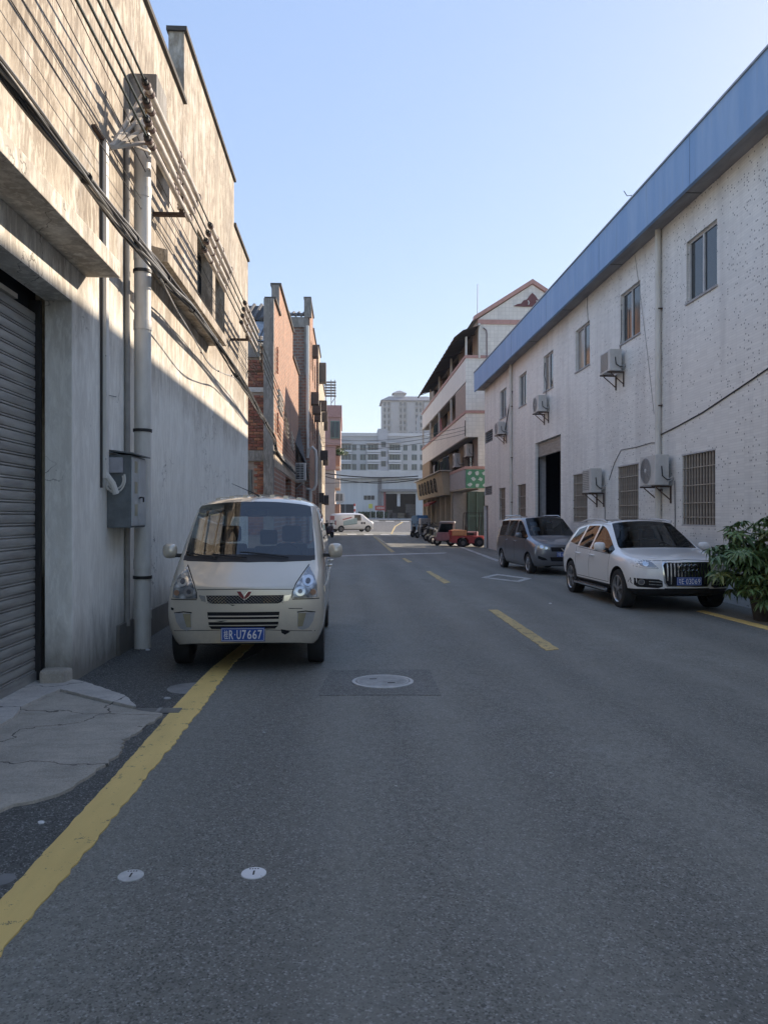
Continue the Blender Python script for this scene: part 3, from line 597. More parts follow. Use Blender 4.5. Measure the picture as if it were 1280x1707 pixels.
for k in range(9):
    z = 5.85+.055*k; p = [(-2.22+rs.uniform(-.05, .03), 8.75+rs.uniform(-.1, .15), z+rs.uniform(-.06, .06)) for _ in range(5)]; MB().tube(p, .006, 5).build('tie', P('brass_wire', (.30, .20, .08), .5, .4), tz, True)
# thick black cable bundle sagging along the wall: strands
def bundle(name, label, path, n, rad, r, seed, mats, cat='cable'):
    t = thing(name, label, cat, path[0]); rs = random.Random(seed); path = [Vector(p) for p in path]
    pts = []
    for i in range(len(path)-1):
        for k in range(8):
            p0, p1, p2, p3 = path[max(i-1, 0)], path[i], path[i+1], path[min(i+2, len(path)-1)]; q = k/8
            pts.append(.5*((2*p1)+(p2-p0)*q+(2*p0-5*p1+4*p2-p3)*q*q+(3*p1-p0-3*p2+p3)*q**3))
    pts.append(path[-1])
    for s in range(n):
        ph, w, fr = rs.uniform(0, 6.28), rs.uniform(.2, 1.0)*rad, rs.uniform(.25, .6); ph2 = rs.uniform(0, 6.28)
        line = [p+Vector((w*math.cos(ph+fr*i*.5), 0, w*math.sin(ph2+fr*i*.45)+.012*math.sin(i*.9+ph))) for i, p in enumerate(pts)]
        MB().tube(line, r*rs.uniform(.6, 1.3), 6).build('strand', rs.choice(mats), t, True)
    for i in range(3, len(pts), 5):
        MB().tube([pts[i]-Vector((0, .012, 0)), pts[i]+Vector((0, .012, 0))], rad*1.02, 10).build('cable_tie', BLACKC, t, True)
    return t
bundle('black_cable_bundle', 'thick bundle of black cables sagging along the left factory wall', [(-2.20, -5, 4.65), (-2.20, 0, 4.58), (-2.20, 4, 4.48), (-2.20, 7, 4.48), (-2.2, 9.3, 4.52), (-2.2, 12, 4.60), (-2.22, 16, 4.52), (-2.25, 20.8, 4.30), (-2.3, 25, 4.12), (-2.5, 28.6, 3.98), (-2.5, 33, 3.85), (-2.45, 38, 3.72), (-2.4, 43, 3.7)], 12, .055, .0115, 2, [BLACKC, BLACKC, BLACKC, GREYC])
bundle('loose_cable', 'single pale cable hanging in a loose curve below the black bundle', [(-2.2, 8.8, 4.50), (-2.22, 10.5, 4.28), (-2.22, 13, 4.10), (-2.2, 15.4, 4.36), (-2.22, 18, 4.36), (-2.25, 20.8, 4.22)], 2, .015, .008, 5, [GREYC, P('pale_cable', (.4, .39, .37), .6)])
# thin wires strung across the top of the wall
for k, (x0, z0, x1, z1, y1, nm) in enumerate(((-2.45, 5.55, -2.40, 5.12, 20.7, 'lowest'), (-2.45, 5.75, -2.42, 5.22, 20.7, 'second lowest'), (-2.40, 6.25, -2.36, 5.38, 20.7, 'second highest'), (-2.38, 6.55, -2.34, 5.45, 20.7, 'highest'))):
    tag(MB().tube(sag((x0, 1.0, z0), (x1, y1, z1), .10+.03*k, 18), .005, 6).build('thin_wire', BLACKC, None, True), nm+' thin black wire crossing the upper plaster of the left factory', 'wire', 'thin wires on the left wall')
tag(MB().tube([(-2.595, 8.42, 2.90), (-2.58, 8.55, 2.92), (-2.585, 8.85, 2.95)], .004, 5).build('wire_stub', BLACKC, None, True), 'short stub of wire sticking out beside the white trunking', 'wire')

# ------------------------------------------------------------------ air conditioners and pipes on the right factory
CASE = plain('ac_white', (.58, .57, .55), .45, c2=(.46, .45, .42), scale=4, stretch=(1, 1, .5)); GRILL = P('ac_grille', (.40, .40, .39), .5); FAN = P('ac_fan', (.24, .24, .24), .5)
def ac_unit(label, y0, L, z0, H, x0=7.08, D=.32, group='outdoor air conditioners on the right factory', fan=True, wallx=7.5, flip=1):
    """outdoor unit whose fan side faces the street (-X when flip=1, +X when flip=-1)"""
    t = thing('air_conditioner', label, 'air conditioner', (x0+flip*D/2, y0+L/2, z0), group)
    xb = x0+flip*D; A_ = min(x0, xb); B_ = max(x0, xb)
    MB().box(A_, B_, y0, y0+L, z0, z0+H).build('case', CASE, t, bevel=.018)
    cy, cz, r = y0+L*.60, z0+H*.5, min(H*.42, L*.36); e = x0-flip*.004
    if fan:
        MB().lathe([(r, 0), (r*1.04, -flip*.006), (r*1.0, -flip*.012)], (e, cy, cz), 'x', 28).build('fan_ring', GRILL, t, True)
        MB().lathe([(0.001, 0), (r*.99, 0)], (e+flip*.002, cy, cz), 'x', 28).build('fan_well', FAN, t)
        g = MB()
        for k in range(7): q = r*(.2+.8*k/7); g.lathe([(q, -.002), (q+.006, 0), (q, .002)], (e-flip*.008, cy, cz), 'x', 24)
        for k in range(12):
            a = k*math.pi/6; g.tube([(e-flip*.008, cy+.05*math.cos(a), cz+.05*math.sin(a)), (e-flip*.008, cy+r*math.cos(a), cz+r*math.sin(a))], .003, 4)
        tag(g.build('grille', GRILL, t), kind='stuff')
        MB().lathe([(0.001, -flip*.012), (r*.16, -flip*.010), (r*.18, 0)], (e-flip*.006, cy, cz), 'x', 16).build('hub', CASE, t, True)
    else:
        for k in range(11): z = z0+H*(.12+.076*k); MB().box(min(e, e-flip*.008), max(e, e-flip*.008), y0+L*.22, y0+L*.96, z, z+H*.028).build('louvre', FAN, t)
    MB().box(A_+D*.25, A_+D*.6, y0-.006, y0, z0+H*.62, z0+H*.88).build('service_cover', CASE, t, bevel=.003)
    MB().tube([(A_+D*.45, y0-.012, z0+H*.62), (A_+D*.5, y0-.02, z0+H*.3), (A_+D*.85, y0-.03, z0+H*.16), (wallx+flip*.02, y0-.02, z0+H*.2)], .013, 6).build('cable', BLACKC, t, True)
    for q in (.12, .2): MB().tube([(A_+D*.8, y0-.03, z0+H*q), (A_+D*.95, y0-.06, z0+H*q), (wallx, y0-.02, z0+H*(q+.1))], .012, 6).build('valve_pipe', P('foam_lagging', (.45, .44, .42), .8), t, True)
    for y in (y0+L*.1, y0+L*.86):
        bx = MB().box(min(x0-flip*.04, wallx), max(x0-flip*.04, wallx), y, y+.035, z0-.045, z0-.008).build('bracket', RUST, t)
        MB().tube([(x0+flip*.06, y+.017, z0-.05), (wallx, y+.017, z0-.36)], .014, 6).build('strut', RUST, bx); MB().box(min(wallx-flip*.03, wallx), max(wallx-flip*.03, wallx), y, y+.035, z0-.42, z0-.046).build('wall_rail', RUST, bx)
    return t
ac_unit('large round-fan air conditioner low between the nearest barred windows of the mosaic factory', 17.24, .92, 2.31, .70)
ac_unit('air conditioner with slatted grille low on the mosaic factory left of the round-fan one', 21.85, .80, 2.28, .70, fan=False)
ac_unit('air conditioner high under the second nearest upper window of the mosaic factory', 20.25, .78, 5.50, .58, fan=False)
ac_unit('air conditioner high above the loading bay door of the mosaic factory', 27.9, .80, 5.45, .60)
ac_unit('farthest air conditioner high near the far end of the mosaic factory', 35.3, .78, 5.40, .58)
def hose(label, pts, r=.02, mat=GREYC): return tag(MB().tube(pts, r, 7).build('hose', mat, None, True), label, 'hose')
hose('grey hose rising from the air conditioner above the loading bay', [(7.46, 28.3, 6.0), (7.47, 28.2, 6.5), (7.48, 28.6, 6.9), (7.49, 28.5, 7.35)])
hose('dark hose rising from the farthest air conditioner on the mosaic factory', [(7.44, 35.4, 5.6), (7.45, 34.9, 6.3), (7.47, 34.3, 7.0), (7.49, 34.1, 7.2)], .03, P('dark_hose', (.12, .12, .13), .7))
hose('thin hose hanging above the high air conditioner by the second window', [(7.48, 20.6, 6.08), (7.485, 20.5, 6.6), (7.49, 20.52, 7.2)], .012)
hose('thin drain hose dropping below the large round-fan air conditioner', [(7.47, 17.1, 2.4), (7.48, 17.1, 1.6), (7.48, 17.12, .1)], .012)
hose('thin drain hose dropping below the slatted low air conditioner', [(7.47, 21.8, 2.3), (7.48, 21.82, 1.4), (7.48, 21.8, .1)], .012)
for lab, u in (('nearer white drain pipe on the mosaic factory beside the large air conditioner', 1096.5), ('farther white drain pipe near the far end of the mosaic factory', 851)):
    y = yof(u, 7.42); t = thing('drain_pipe', lab, 'pipe', (7.42, y, -.1)); MB().tube([(7.42, y, -.15), (7.42, y, 8.40)], .068, 16).build('pipe', PVC, t, True)
    for z in (1.2, 3.1, 5.4, 7.4): MB().tube([(7.42, y, z-.05), (7.42, y, z+.05)], .076, 16).build('socket', PVC, t, True)
    for z in (2.2, 4.2, 6.5): MB().box(7.4, 7.5, y-.085, y+.085, z, z+.03).build('clamp', RUST, t)
def wallcable(label, px, x=7.485, r=.012, mat=BLACKC):
    return tag(MB().tube([(x, *yz(u, v, x)) for u, v in px], r, 6).build('wall_cable', mat, None, True), label, 'cable')
wallcable('thick black cable rising across the near wall of the mosaic factory', [(1420, 515), (1330, 578), (1280, 614), (1230, 648), (1170, 688), (1130, 710), (1100, 725)], r=.014)
wallcable('thin cable from the drain pipe to the barred windows of the mosaic factory', [(1098, 738), (1085, 738), (1062, 745), (1035, 750), (1024, 772), (1015, 800)], r=.008)
wallcable('thin slanting cable from the fascia down to the nearer drain pipe', [(1058, 425), (1068, 500), (1078, 580), (1090, 690)], r=.005, mat=GREYC)
wallcable('thin cable dropping from the fascia above the third upper window', [(979, 492), (979, 515), (980, 538)], r=.007)
wallcable('bent scrap of wire sticking up behind the blue fascia', [(1040, 318), (1045, 326), (1052, 325), (1056, 331)], x=7.1, r=.010)
# ------------------------------------------------------------------ left side: brick buildings
TILEROOF = P('dark_roof_tile', (.085, .08, .078), .85, c2=(.05, .048, .048), scale=4, obj=False); SHEETM = P('roof_sheet', (.30, .34, .36), .45, .3, c2=(.22, .25, .27), obj=False)
FACEB = plaster('lime_plaster', (.55, .47, .36), (.48, .42, .34), (.24, .18, .13), 3.0, .5)
def coping(p, x0, x1, a, b, z): return MB().box(x0-.05, x1+.08, a-.04, b+.04, z, z+.10).build('coping', P('dark_coping', (.10, .09, .08), .9, obj=False), p)
XBk = -2.6
B = thing('brick_workshop', 'red brick workshop with stepped gable parapet beyond the plaster factory', 'building', (XBk, 28.4, 0))
holeB = [(33.9, 37.4, -.1, 3.35)]
MB().wall('x', XBk, XBk-.35, 28.42, 43.3, -.1, 9.0, holeB).build('street_wall', BRK, B)
for a, b, t in ((28.42, 30.7, 9.55), (30.7, 38.5, 10.75), (38.5, 43.3, 9.5)):
    MB().box(XBk-.3, XBk, a, b, 9.0, t).build('parapet', BRK, B); coping(B, XBk-.3, XBk, a, b, t)
MB().box(XBk, XBk+.025, 28.45, 43.25, 3.42, 4.15).build('lintel_band', FACEB, B)
MB().box(XBk-.37, XBk-.34, 33.9, 37.4, -.1, 3.35).build('door', P('grey_steel_door', (.20, .21, .22), .6, obj=False), B)
MB().box(-2.97, XBk-.004, 28.22, 28.42, -.1, 7.98).build('column', CONC, B, bevel=.01)
MB().box(-2.96, XBk+.004, 28.24, 28.44, 7.98, 9.55).build('gable_pier', CONC, B)
MB().box(XBk-.3, XBk+.002, 30.60, 30.70, 9.56, 10.75).build('gable_pier', CONC, B)
for z0, z1, d in ((7.42, 7.98, .08), (6.15, 6.32, .03), (3.62, 4.0, .05)): MB().box(-12, -2.97, 28.42-d, 28.6, z0, z1).build('beam', CONC if d > .04 else P('white_band', (.55, .53, .5), .8, obj=False), B)
MB().quad((-12, 28.46, -.1), (-2.97, 28.46, -.1), (-2.97, 28.46, 7.5), (-12, 28.46, 7.5)).build('mortar_bed', P('mortar', (.33, .28, .24), .95, obj=False), B)
BR = [P('brick_red', (.27, .10, .065), .9, c2=(.19, .07, .05)), P('brick_dark', (.19, .085, .06), .9), P('brick_orange', (.36, .16, .09), .9, c2=(.27, .12, .07))]
bms = []
for m in BR:
    mb = MB(); mb.box(-.112, .112, -.05, 0, 0, .096); me = mb.mesh('brick', bevel=.006); me.materials.append(m); bms.append(me)
rs = random.Random(11)
for seg0, seg1 in ((6.33, 7.40), (4.02, 6.13), (.9, 3.6)):
    n = int((seg1-seg0)/.112)
    for r in range(n):
        z = seg0+.008+r*.112
        for c in range(4):
            x = -3.10-c*.242-(.121 if r % 2 else 0)
            if seg0 < 1 and x < -3.28 and z > 1.6: continue        # the little window
            shared('brick', rs.choice(bms), (x+rs.uniform(-.004, .004), 28.455-rs.uniform(0, .008), z), B)
        if r % 2: shared('brick', bms[r % 3], (-3.035, 28.455, z), B, scale=(.5, 1, 1))
wn_ = MB().box(-4.3, -3.42, 28.40, 28.45, 1.7, 3.3).build('window', P('old_green_frame', (.14, .16, .15), .6), B)
MB().box(-4.2, -3.52, 28.385, 28.398, 1.8, 2.5).build('pane', PANE, wn_); MB().box(-4.2, -3.52, 28.385, 28.398, 2.55, 3.2).build('pane', PANE, wn_)
for k in range(9): shared('brick', bms[k % 3], (XBk+.05, 29.0+.03*(k % 2), 6.95+k*.11), B, (0, 0, R(90)))    # toothed brick ends
for k in range(7): shared('brick', bms[k % 3], (XBk+.04, 29.3+.03*(k % 2), 4.75+k*.11), B, (0, 0, R(90)))
rf = MB().quad((-12, 28.5, 8.05), (-2.92, 28.5, 8.05), (-2.92, 31.6, 9.55), (-12, 31.6, 9.55)).build('roof_sheet', SHEETM, B)
for k in range(8): x = -3.2-k*.55; MB().hexa([(x-.02, 28.5, 8.06), (x+.02, 28.5, 8.06), (x+.02, 31.6, 9.56), (x-.02, 31.6, 9.56), (x-.02, 28.5, 8.12), (x+.02, 28.5, 8.12), (x+.02, 31.6, 9.62), (x-.02, 31.6, 9.62)]).build('seam', SHEETM, rf)
def tile_roof(p, x0, x1, ya, za, yb, zb, step=.32):
    r = MB().quad((x0, ya, za), (x1, ya, za), (x1, yb, zb), (x0, yb, zb)).build('tile_roof', TILEROOF, p)
    n = int((x1-x0)/step)
    for k in range(min(n, 22)):
        x = x1-(k+.5)*step; MB().tube([(x, ya-.03, za+.03), (x, yb, zb+.03)], .085, 6).build('tile_row', P('grey_tile_row', (.16, .15, .145), .85, c2=(.08, .08, .08), scale=8, obj=False), r)
tile_roof(B, -12, -2.92, 31.6, 9.6, 34.6, 11.0)
mb = MB(); mb.quad((-12, 34.6, 11), (-2.92, 34.6, 11), (-2.92, 43.2, 7.9), (-12, 43.2, 7.9)); mb.build('roof_back', TILEROOF, B)

def facade(name, label, X, y0, y1, top, mat, endmat, wins, hoods, steps=(), xb=-10, copz=True):
    t = thing(name, label, 'building', (X, y0, 0))
    MB().wall('x', X, X-.2, y0, y1, -.1, top, wins).build('street_wall', mat, t)
    MB().quad((xb, y0, -.1), (X, y0, -.1), (X, y0, top), (xb, y0, top)).build('end_wall', endmat, t)
    MB().quad((xb, y1, -.1), (X, y1, -.1), (X, y1, top), (xb, y1, top)).build('end_wall', endmat, t)
    MB().box(xb, X-.02, y0+.02, y1-.02, top-.3, top-.12).build('roof', CONC, t)
    for a, b, z in steps: MB().box(X-.3, X, a, b, top, z).build('parapet', mat, t); coping(t, X-.3, X, a, b, z)
    for (a, b, c, d) in wins:
        f = MB().box(X-.2, X-.15, a, a+.08, c, d).box(X-.2, X-.15, b-.08, b, c, d).box(X-.2, X-.15, a+.08, b-.08, d-.08, d).box(X-.2, X-.15, a+.08, b-.08, c, c+.08).build('window', DARKM, t); MB().box(X-.21, X-.2, a, b, c, d).build('pane', PANE, f)
    for (a, b, z, w) in hoods: MB().box(X, X+w, a+.1, min(b, a+1.0), z-.55, z+.15).build('window_cage', P('dark_awning', (.10, .085, .075), .8), t)
    return t
wc = [(45.5, 46.6, 10.3, 12.0), (47.6, 48.8, 10.0, 11.6), (45.5, 46.6, 6.6, 8.2), (47.8, 49.2, 6.3, 8.0), (50.6, 52.0, 6.4, 8.0), (50.6, 52.0, 10.0, 11.6), (45.6, 47.2, .4, 2.8), (49.5, 52.0, -.1, 3.0)]
Cb = facade('tall_brick_house', 'tall brick house with a white pipe on its corner beyond the brick workshop', -2.0, 44.0, 54.0, 12.9, BRK, BRKD, wc, [(45.3, 46.8, 8.75, .45), (47.5, 49.4, 8.5, .5), (47.4, 49.0, 12.0, .35), (50.4, 52.2, 8.4, .4)], ((44.0, 48.4, 14.0), (48.4, 54.0, 13.3)))
MB().box(-9, -2.08, 43.9, 43.998, 12.35, 12.92).build('beam', CONC, Cb); MB().box(-2.30, -2.01, 43.88, 43.998, 9.6, 12.34).build('column', CONC, Cb)
tile_roof(Cb, -9, -2.32, 44.05, 13.0, 47.5, 14.1)
MB().box(-2.32, -1.9, 43.86, 44.1, 12.9, 14.0).build('gable_pier', CONC, Cb)
cp = thing('drain_pipe', 'white pipe on the corner of the tall brick house', 'pipe', (-2.12, 43.8, 3)); MB().tube([(-2.12, 43.8, 4.9), (-2.12, 43.8, 12.4)], .085, 12).build('pipe', PVC, cp, True)
MB().tube([(-2.12, 43.8, 4.9), (-2.05, 43.75, 5.35), (-1.85, 43.7, 5.5), (-1.66, 43.7, 5.3), (-1.62, 43.7, 4.9), (-1.62, 43.7, 3.4), (-1.75, 43.7, 3.1), (-1.95, 43.7, 3.0), (-1.95, 43.7, .2)], .085, 12).build('elbow', PVC, cp, True)
MB().tube([(-2.35, 43.7, 3.5), (-2.3, 43.7, 3.2), (-2.1, 43.7, 3.12), (-1.95, 43.7, 3.1)], .06, 10).build('elbow', PVC, cp, True)
# lean-to with dark slanted roof between workshop and brick house
LT = thing('lean_to', 'low dark lean-to with slanted sheet roof against the brick workshop', 'shed', (-2.4, 41, 0))
MB().hexa([(-2.6, 40.6, 5.4), (-2.0, 40.6, 4.2), (-2.0, 43.9, 3.3), (-2.6, 43.9, 6.6), (-2.6, 40.6, 5.5), (-2.0, 40.6, 4.3), (-2.0, 43.9, 3.4), (-2.6, 43.9, 6.7)]).build('roof', P('tar_sheet', (.06, .06, .065), .8), LT)
MB().box(-2.58, -2.2, 40.6, 43.9, -.1, 3.3).build('wall', BRKD, LT)
# air conditioner facing down the street on the brick workshop
def ac_front(label, x0, y, z0, w, h, d, group):
    t = thing('air_conditioner', label, 'air conditioner', (x0+w/2, y+d/2, z0), group); MB().box(x0, x0+w, y, y+d, z0, z0+h).build('case', CASE, t, bevel=.02)
    for k in range(9): z = z0+h*(.08+.095*k); MB().box(x0+w*.06, x0+w*.44, y-.012, y, z, z+h*.06).box(x0+w*.50, x0+w*.78, y-.012, y, z, z+h*.06).build('louvre', P('dark_louvre', (.05, .05, .05), .7), t)
    MB().box(x0-.1, x0+w*.9, y+.05, y+.10, z0-.10, z0-.04).build('bracket', GALV, t); MB().tube([(x0-.06, y+.08, z0-.5), (x0+w*.8, y+.08, z0-.08)], .025, 6).build('strut', GALV, t)
ac_front('air conditioner with dark slatted front on the wall of the brick workshop', -2.58, 40.2, 3.45, .55, .92, .36, 'air conditioners on the left houses')
Db = facade('plaster_house', 'narrow sunlit plaster house with small dark awnings before the side street', -1.85, 54.0, 71.0, 12.4, FACEB, BRKD, [(55+3.1*i, 56.3+3.1*i, 1.0+3.3*f, 2.6+3.3*f) for i in range(5) for f in range(3)], [(55+3.1*i-.1, 56.4+3.1*i, 3.1+3.3*f, .35+.1*((i+f) % 3)) for i in range(5) for f in range(3) if (i+f) % 2 == 0], ((54, 58, 13.5), (58, 71, 12.6)))
MB().box(-1.85, -1.35, 55.2, 56.2, 11.2, 12.6).build('water_tank', P('tank_grey', (.12, .11, .10), .7), Db, bevel=.05)
# pink house at the corner of the side street
EP = plain('pink_render', (.46, .29, .26), .85, c2=(.38, .24, .22), scale=.8, obj=False); EC = plain('beige_render', (.52, .45, .40), .85, c2=(.42, .36, .32), scale=.7, obj=False)
xe = ratio(558)*84; xu = ratio(568)*84
E = thing('pink_house', 'pink rendered corner house with a roof rack behind the sunlit plaster house', 'building', (xe, 84, 0))
MB().wall('x', xe, xe-.2, 84, 97, -.1, 10.0, [(85+2.4*i, 86.2+2.4*i, 4.2+3*f, 5.7+3*f) for i in range(5) for f in range(2)]).build('street_wall', EC, E)
MB().quad((-12, 84, -.1), (xe, 84, -.1), (xe, 84, 10), (-12, 84, 10)).build('end_wall', EC, E)
MB().box(-12, xu, 83.6, 97.2, 9.3, 12.3).build('top_storey', EP, E); MB().box(-12, xu+.12, 83.45, 97.3, 12.3, 13.6).build('parapet', P('dusty_pink', (.42, .25, .23), .85, obj=False), E)
MB().box(-12, xe+.1, 83.8, 84, 6.6, 9.3).build('pink_band', EP, E)
f = MB().box(ratio(551)*83.6, ratio(566)*83.6, 83.45, 83.6, 10.0, 11.9).build('window', P('green_frame', (.16, .24, .20), .5), E); MB().box(ratio(552)*83.6, ratio(558)*83.6, 83.43, 83.45, 10.1, 11.8).build('pane', PANE, f); MB().box(ratio(559)*83.6, ratio(565)*83.6, 83.43, 83.45, 10.1, 11.8).build('pane', PANE, f)
for i in range(3):
    for z in (1.9, 4.7, 7.2):
        b_ = MB().box(xe, xe+.55, 84.5+4*i, 87.5+4*i, z, z+1.0).build('balcony', P('terracotta_balcony', (.45, .24, .16), .8, obj=False) if (i+int(z)) % 2 else EC, E)
        for k in range(5): MB().box(xe+.5, xe+.54, 84.6+4*i+.66*k, 84.65+4*i+.66*k, z+1.0, z+2.4).build('rail', ALU, b_)
rk = thing('roof_rack', 'rusty rack frame standing on the roof of the pink house', 'frame', (-2, 84, 13.6))
[MB().box(ratio(541)*84, ratio(560)*84, 84, 84.1, 14.6+.3*k, 14.78+.3*k).build('slat', P('rack_panel', (.22, .19, .17), .8), rk) for k in range(6)]
for u in (543, 552, 558): MB().tube([(ratio(u)*84, 84.2, 13.6), (ratio(u)*84, 84.2, 16.5)], .06, 6).build('post', ALU, rk)
MB().tube([(ratio(552)*84, 84.2, 13.9), (ratio(560)*84, 84.2, 14.7)], .05, 6).build('strut', ALU, rk)
ac_front('air conditioner high on the corner of the pink house above the delivery van', xe+.05, 84.3, 3.2, 1.0, .9, .5, 'air conditioners on the left houses')

# ------------------------------------------------------------------ right side: tiled house with balconies
GY0, GY1, GX, GBX = 44.0, 69.0, 7.66, 6.94
G = thing('balcony_house', 'four storey cream tiled house with pink trimmed balconies beyond the mosaic factory', 'building', (GX, GY0, 0))
gx1 = 2*ratio(887)*GY0-GX; gap = zof(887, 474, GY0); gev = 12.95
MB().quad((GX, GY0, 3.0), (gx1, GY0, 3.0), (gx1, GY0, gev), (ratio(887)*GY0, GY0, gap), (GX, GY0, gev)).build('gable_wall', TILE_G, G)
MB().wall('x', GX, GX+.3, GY0, GY1, 3.1, gev, [(46+5.6*i, 49+5.6*i, z, z+1.9) for i in range(4) for z in (4.6, 7.9, 10.6)]).build('street_wall', P('balcony_plaster', (.38, .32, .26), .85, c2=(.27, .22, .18), scale=1.2, obj=False), G)
MB().box(GX+.02, gx1, GY1-.2, GY1, -.1, gev).build('far_wall', TILE_G, G)
for i in range(4):
    for z in (4.6, 7.9, 10.6):
        f = MB().box(GX+.2, GX+.26, 46+5.6*i, 49+5.6*i, z, z+1.9).build('window', P('dark_frame', (.08, .08, .08), .5), G); MB().box(GX+.18, GX+.2, 46.1+5.6*i, 48.9+5.6*i, z+.1, z+1.8).build('pane', PANE, f)
ax = ratio(887)*GY0
for s in (-1, 1):                                # pink verge and roof slopes
    xe_ = GX-.25 if s < 0 else gx1+.25
    MB().hexa([(xe_, GY0-.12, gev-.05), (ax, GY0-.12, gap+.05), (ax, GY0+.3, gap+.05), (xe_, GY0+.3, gev-.05), (xe_, GY0-.12, gev+.17), (ax, GY0-.12, gap+.30), (ax, GY0+.3, gap+.30), (xe_, GY0+.3, gev+.17)]).build('verge', PINK, G)
    MB().quad((xe_, GY0, gev+.05), (ax, GY0, gap+.2), (ax, GY1, gap+.2), (xe_, GY1, gev+.05)).build('roof', TILEROOF, G)
MB().box(GX-.02, gx1, GY0-.05, GY0-.002, gev-.28, gev-.02).build('string_course', PINK, G)
# dark red gable ornament
oz = zof(870, 512, GY0); S = lambda u, v: ((ratio(u)*GY0), zof(u, v, GY0))
om = [S(*q) for q in ((856, 510), (862, 507), (868, 506), (872, 501), (878, 499), (882, 493), (887, 488), (892, 493), (896, 499), (902, 501), (906, 506), (912, 507), (918, 510), (900, 511), (872, 511))]
orn = MB().prism(om, GY0-.06, GY0-.004, 'y').build('gable_ornament', P('maroon_relief', (.16, .06, .065), .7, obj=False), G)
for u in (880, 894): MB().tube([(S(u, 508)[0], GY0-.07, S(u, 508)[1]), (S(u+1.5, 505)[0], GY0-.07, S(u+1.5, 505)[1]), (S(u-.5, 501)[0], GY0-.07, S(u-.5, 501)[1])], .035, 6).build('relief_scroll', ALU, orn)
def band(z0, z1, y1=GY1, trim=True, name='balcony_parapet'):
    m = MB().box(GBX, GBX+.14, GY0-.02, y1, z0, z1).box(GBX+.14, GX+1.0, GY0-.02, GY0+.10, z0, z1).build(name, TILE_G, G)
    MB().box(GBX+.14, GX, GY0+.1, y1, z0, z0+.14).build('balcony_floor', CONC, G)
    if trim: MB().box(GBX-.05, GBX+.19, GY0-.07, y1, z1, z1+.16).box(GBX+.19, GX+1.0, GY0-.07, GY0+.15, z1, z1+.16).build('coping', PINK, G)
band(9.35, 10.70); band(6.15, 7.52); band(3.18, 4.30, 50.5)
MB().box(GBX+.01, GX+.9, GY0-.035, GY0+.08, 7.69, 9.34).build('stair_screen', TILE_G, G); MB().box(GBX+.01, GBX+.12, GY0+.1, GY0+4.2, 7.7, 9.3).build('stair_screen', P('flesh_render', (.46, .38, .32), .85, obj=False), G)
MB().box(GBX+.02, GBX+.14, 63.0, GY1, 3.2, 6.15).build('end_screen', P('ochre_render', (.40, .30, .20), .85, obj=False), G)
for y in (44.25, 50.5, 57, 63, 68.7):
    for z0, z1 in ((7.52, 9.35), (10.7, 12.0)) if y > 50 else ((10.7, 12.0),): MB().box(GBX+.02, GBX+.13, y, y+.14, z0+.16, z1).build('post', PVC, G)
# dark corrugated awning over the top balcony
mb = MB(); rows = []
for k in range(60):
    y = 43.7+k*(66.5-43.7)/59; w = .03*math.sin(k*2.1); rows.append([(GX+.1, y, 12.55+w), (6.75, y, 12.25+w), (6.25, y, 11.85+w)])
aw = MB().grid(rows).build('awning', P('rusty_sheet', (.035, .035, .04), .75, c2=(.06, .05, .05), scale=1.5, obj=False), G, True)
MB().tube([(6.35, 43.8, 11.85), (6.35, 66.4, 11.85)], .03, 6).build('awning_rail', RUST, aw); 
for y in (45, 50, 55, 60, 65): MB().tube([(6.35, y, 11.84), (GX, y, 12.3)], .025, 6).build('awning_rafter', RUST, aw)
# ground floor: shop recess, side wall, columns
MB().box(GBX+.12, 7.95, 49.9, 50.1, -.15, 3.18).build('shop_side_wall', P('grey_shop_wall', (.19, .19, .20), .8, c2=(.15, .15, .16), obj=False), G)
MB().box(7.95, 12.5, 49.8, 50.0, -.15, 3.2).build('shop_gate', P('dark_teal_door', (.03, .07, .07), .6, c2=(.02, .04, .04), stretch=(1, 4, .3), obj=False), G)
for k in range(6): MB().box(8.0+k*.55, 8.07+k*.55, 49.70, 49.79, -.1, 3.1).build('door_post', P('teal_frame', (.06, .12, .115), .5), G)
MB().box(7.95, 11.5, 49.68, 49.78, 1.55, 1.64).build('door_rail', MT['teal_frame'], G)
for k, y in enumerate((50.4, 53.2, 56, 59, 62, 65.4, 68.6)): MB().box(7.0, 7.35, y, y+.4, -.15, 3.2).build('column', P('cream_column', (.46, .40, .30), .8, obj=False), G)
MB().quad((7.9, 50.1, -.1), (7.9, GY1, -.1), (7.9, GY1, 3.2), (7.9, 50.1, 3.2)).build('shop_wall', P('shop_wall', (.22, .19, .15), .8, c2=(.10, .09, .08), scale=1.0, stretch=(1, 1.4, .4), obj=False), G)
for k in range(4):
    y = 51.0+k*4.4; d_ = MB().box(7.8, 7.9, y, y+2.2, -.1, 2.6).build('shop_door', P('shop_door', (.06, .055, .05), .4), G); MB().box(7.78, 7.8, y+.1, y+1.0, .1, 2.4).build('pane', PANE, d_); MB().box(7.78, 7.8, y+1.2, y+2.1, .1, 2.4).build('pane', PANE, d_)
tag(MB().tube([(7.6, GY0-.1, 13), (7.62, GY0-.1, zof(797, 474, GY0))], .022, 6).build('antenna_pole', GALV, None), 'thin antenna pole above the eaves of the balcony house', 'pole')
dp = thing('drain_pipe', 'thin dark drain pipe on the gable of the balcony house', 'pipe', (8.1, GY0-.1, 8)); MB().tube([(7.95, GY0-.08, 12.45), (8.12, GY0-.08, 12.3), (8.15, GY0-.08, 12.1), (8.15, GY0-.08, 6.5)], .035, 8).build('pipe', P('mauve_pipe', (.20, .15, .16), .6), dp, True)
tag(MB().tube([(7.72, GY0-.06, 9.9+.8), (7.72, GY0-.06, 12.7)], .06, 8).build('corner_pipe', PVC, None, True), 'white pipe at the top balcony corner of the balcony house', 'pipe')
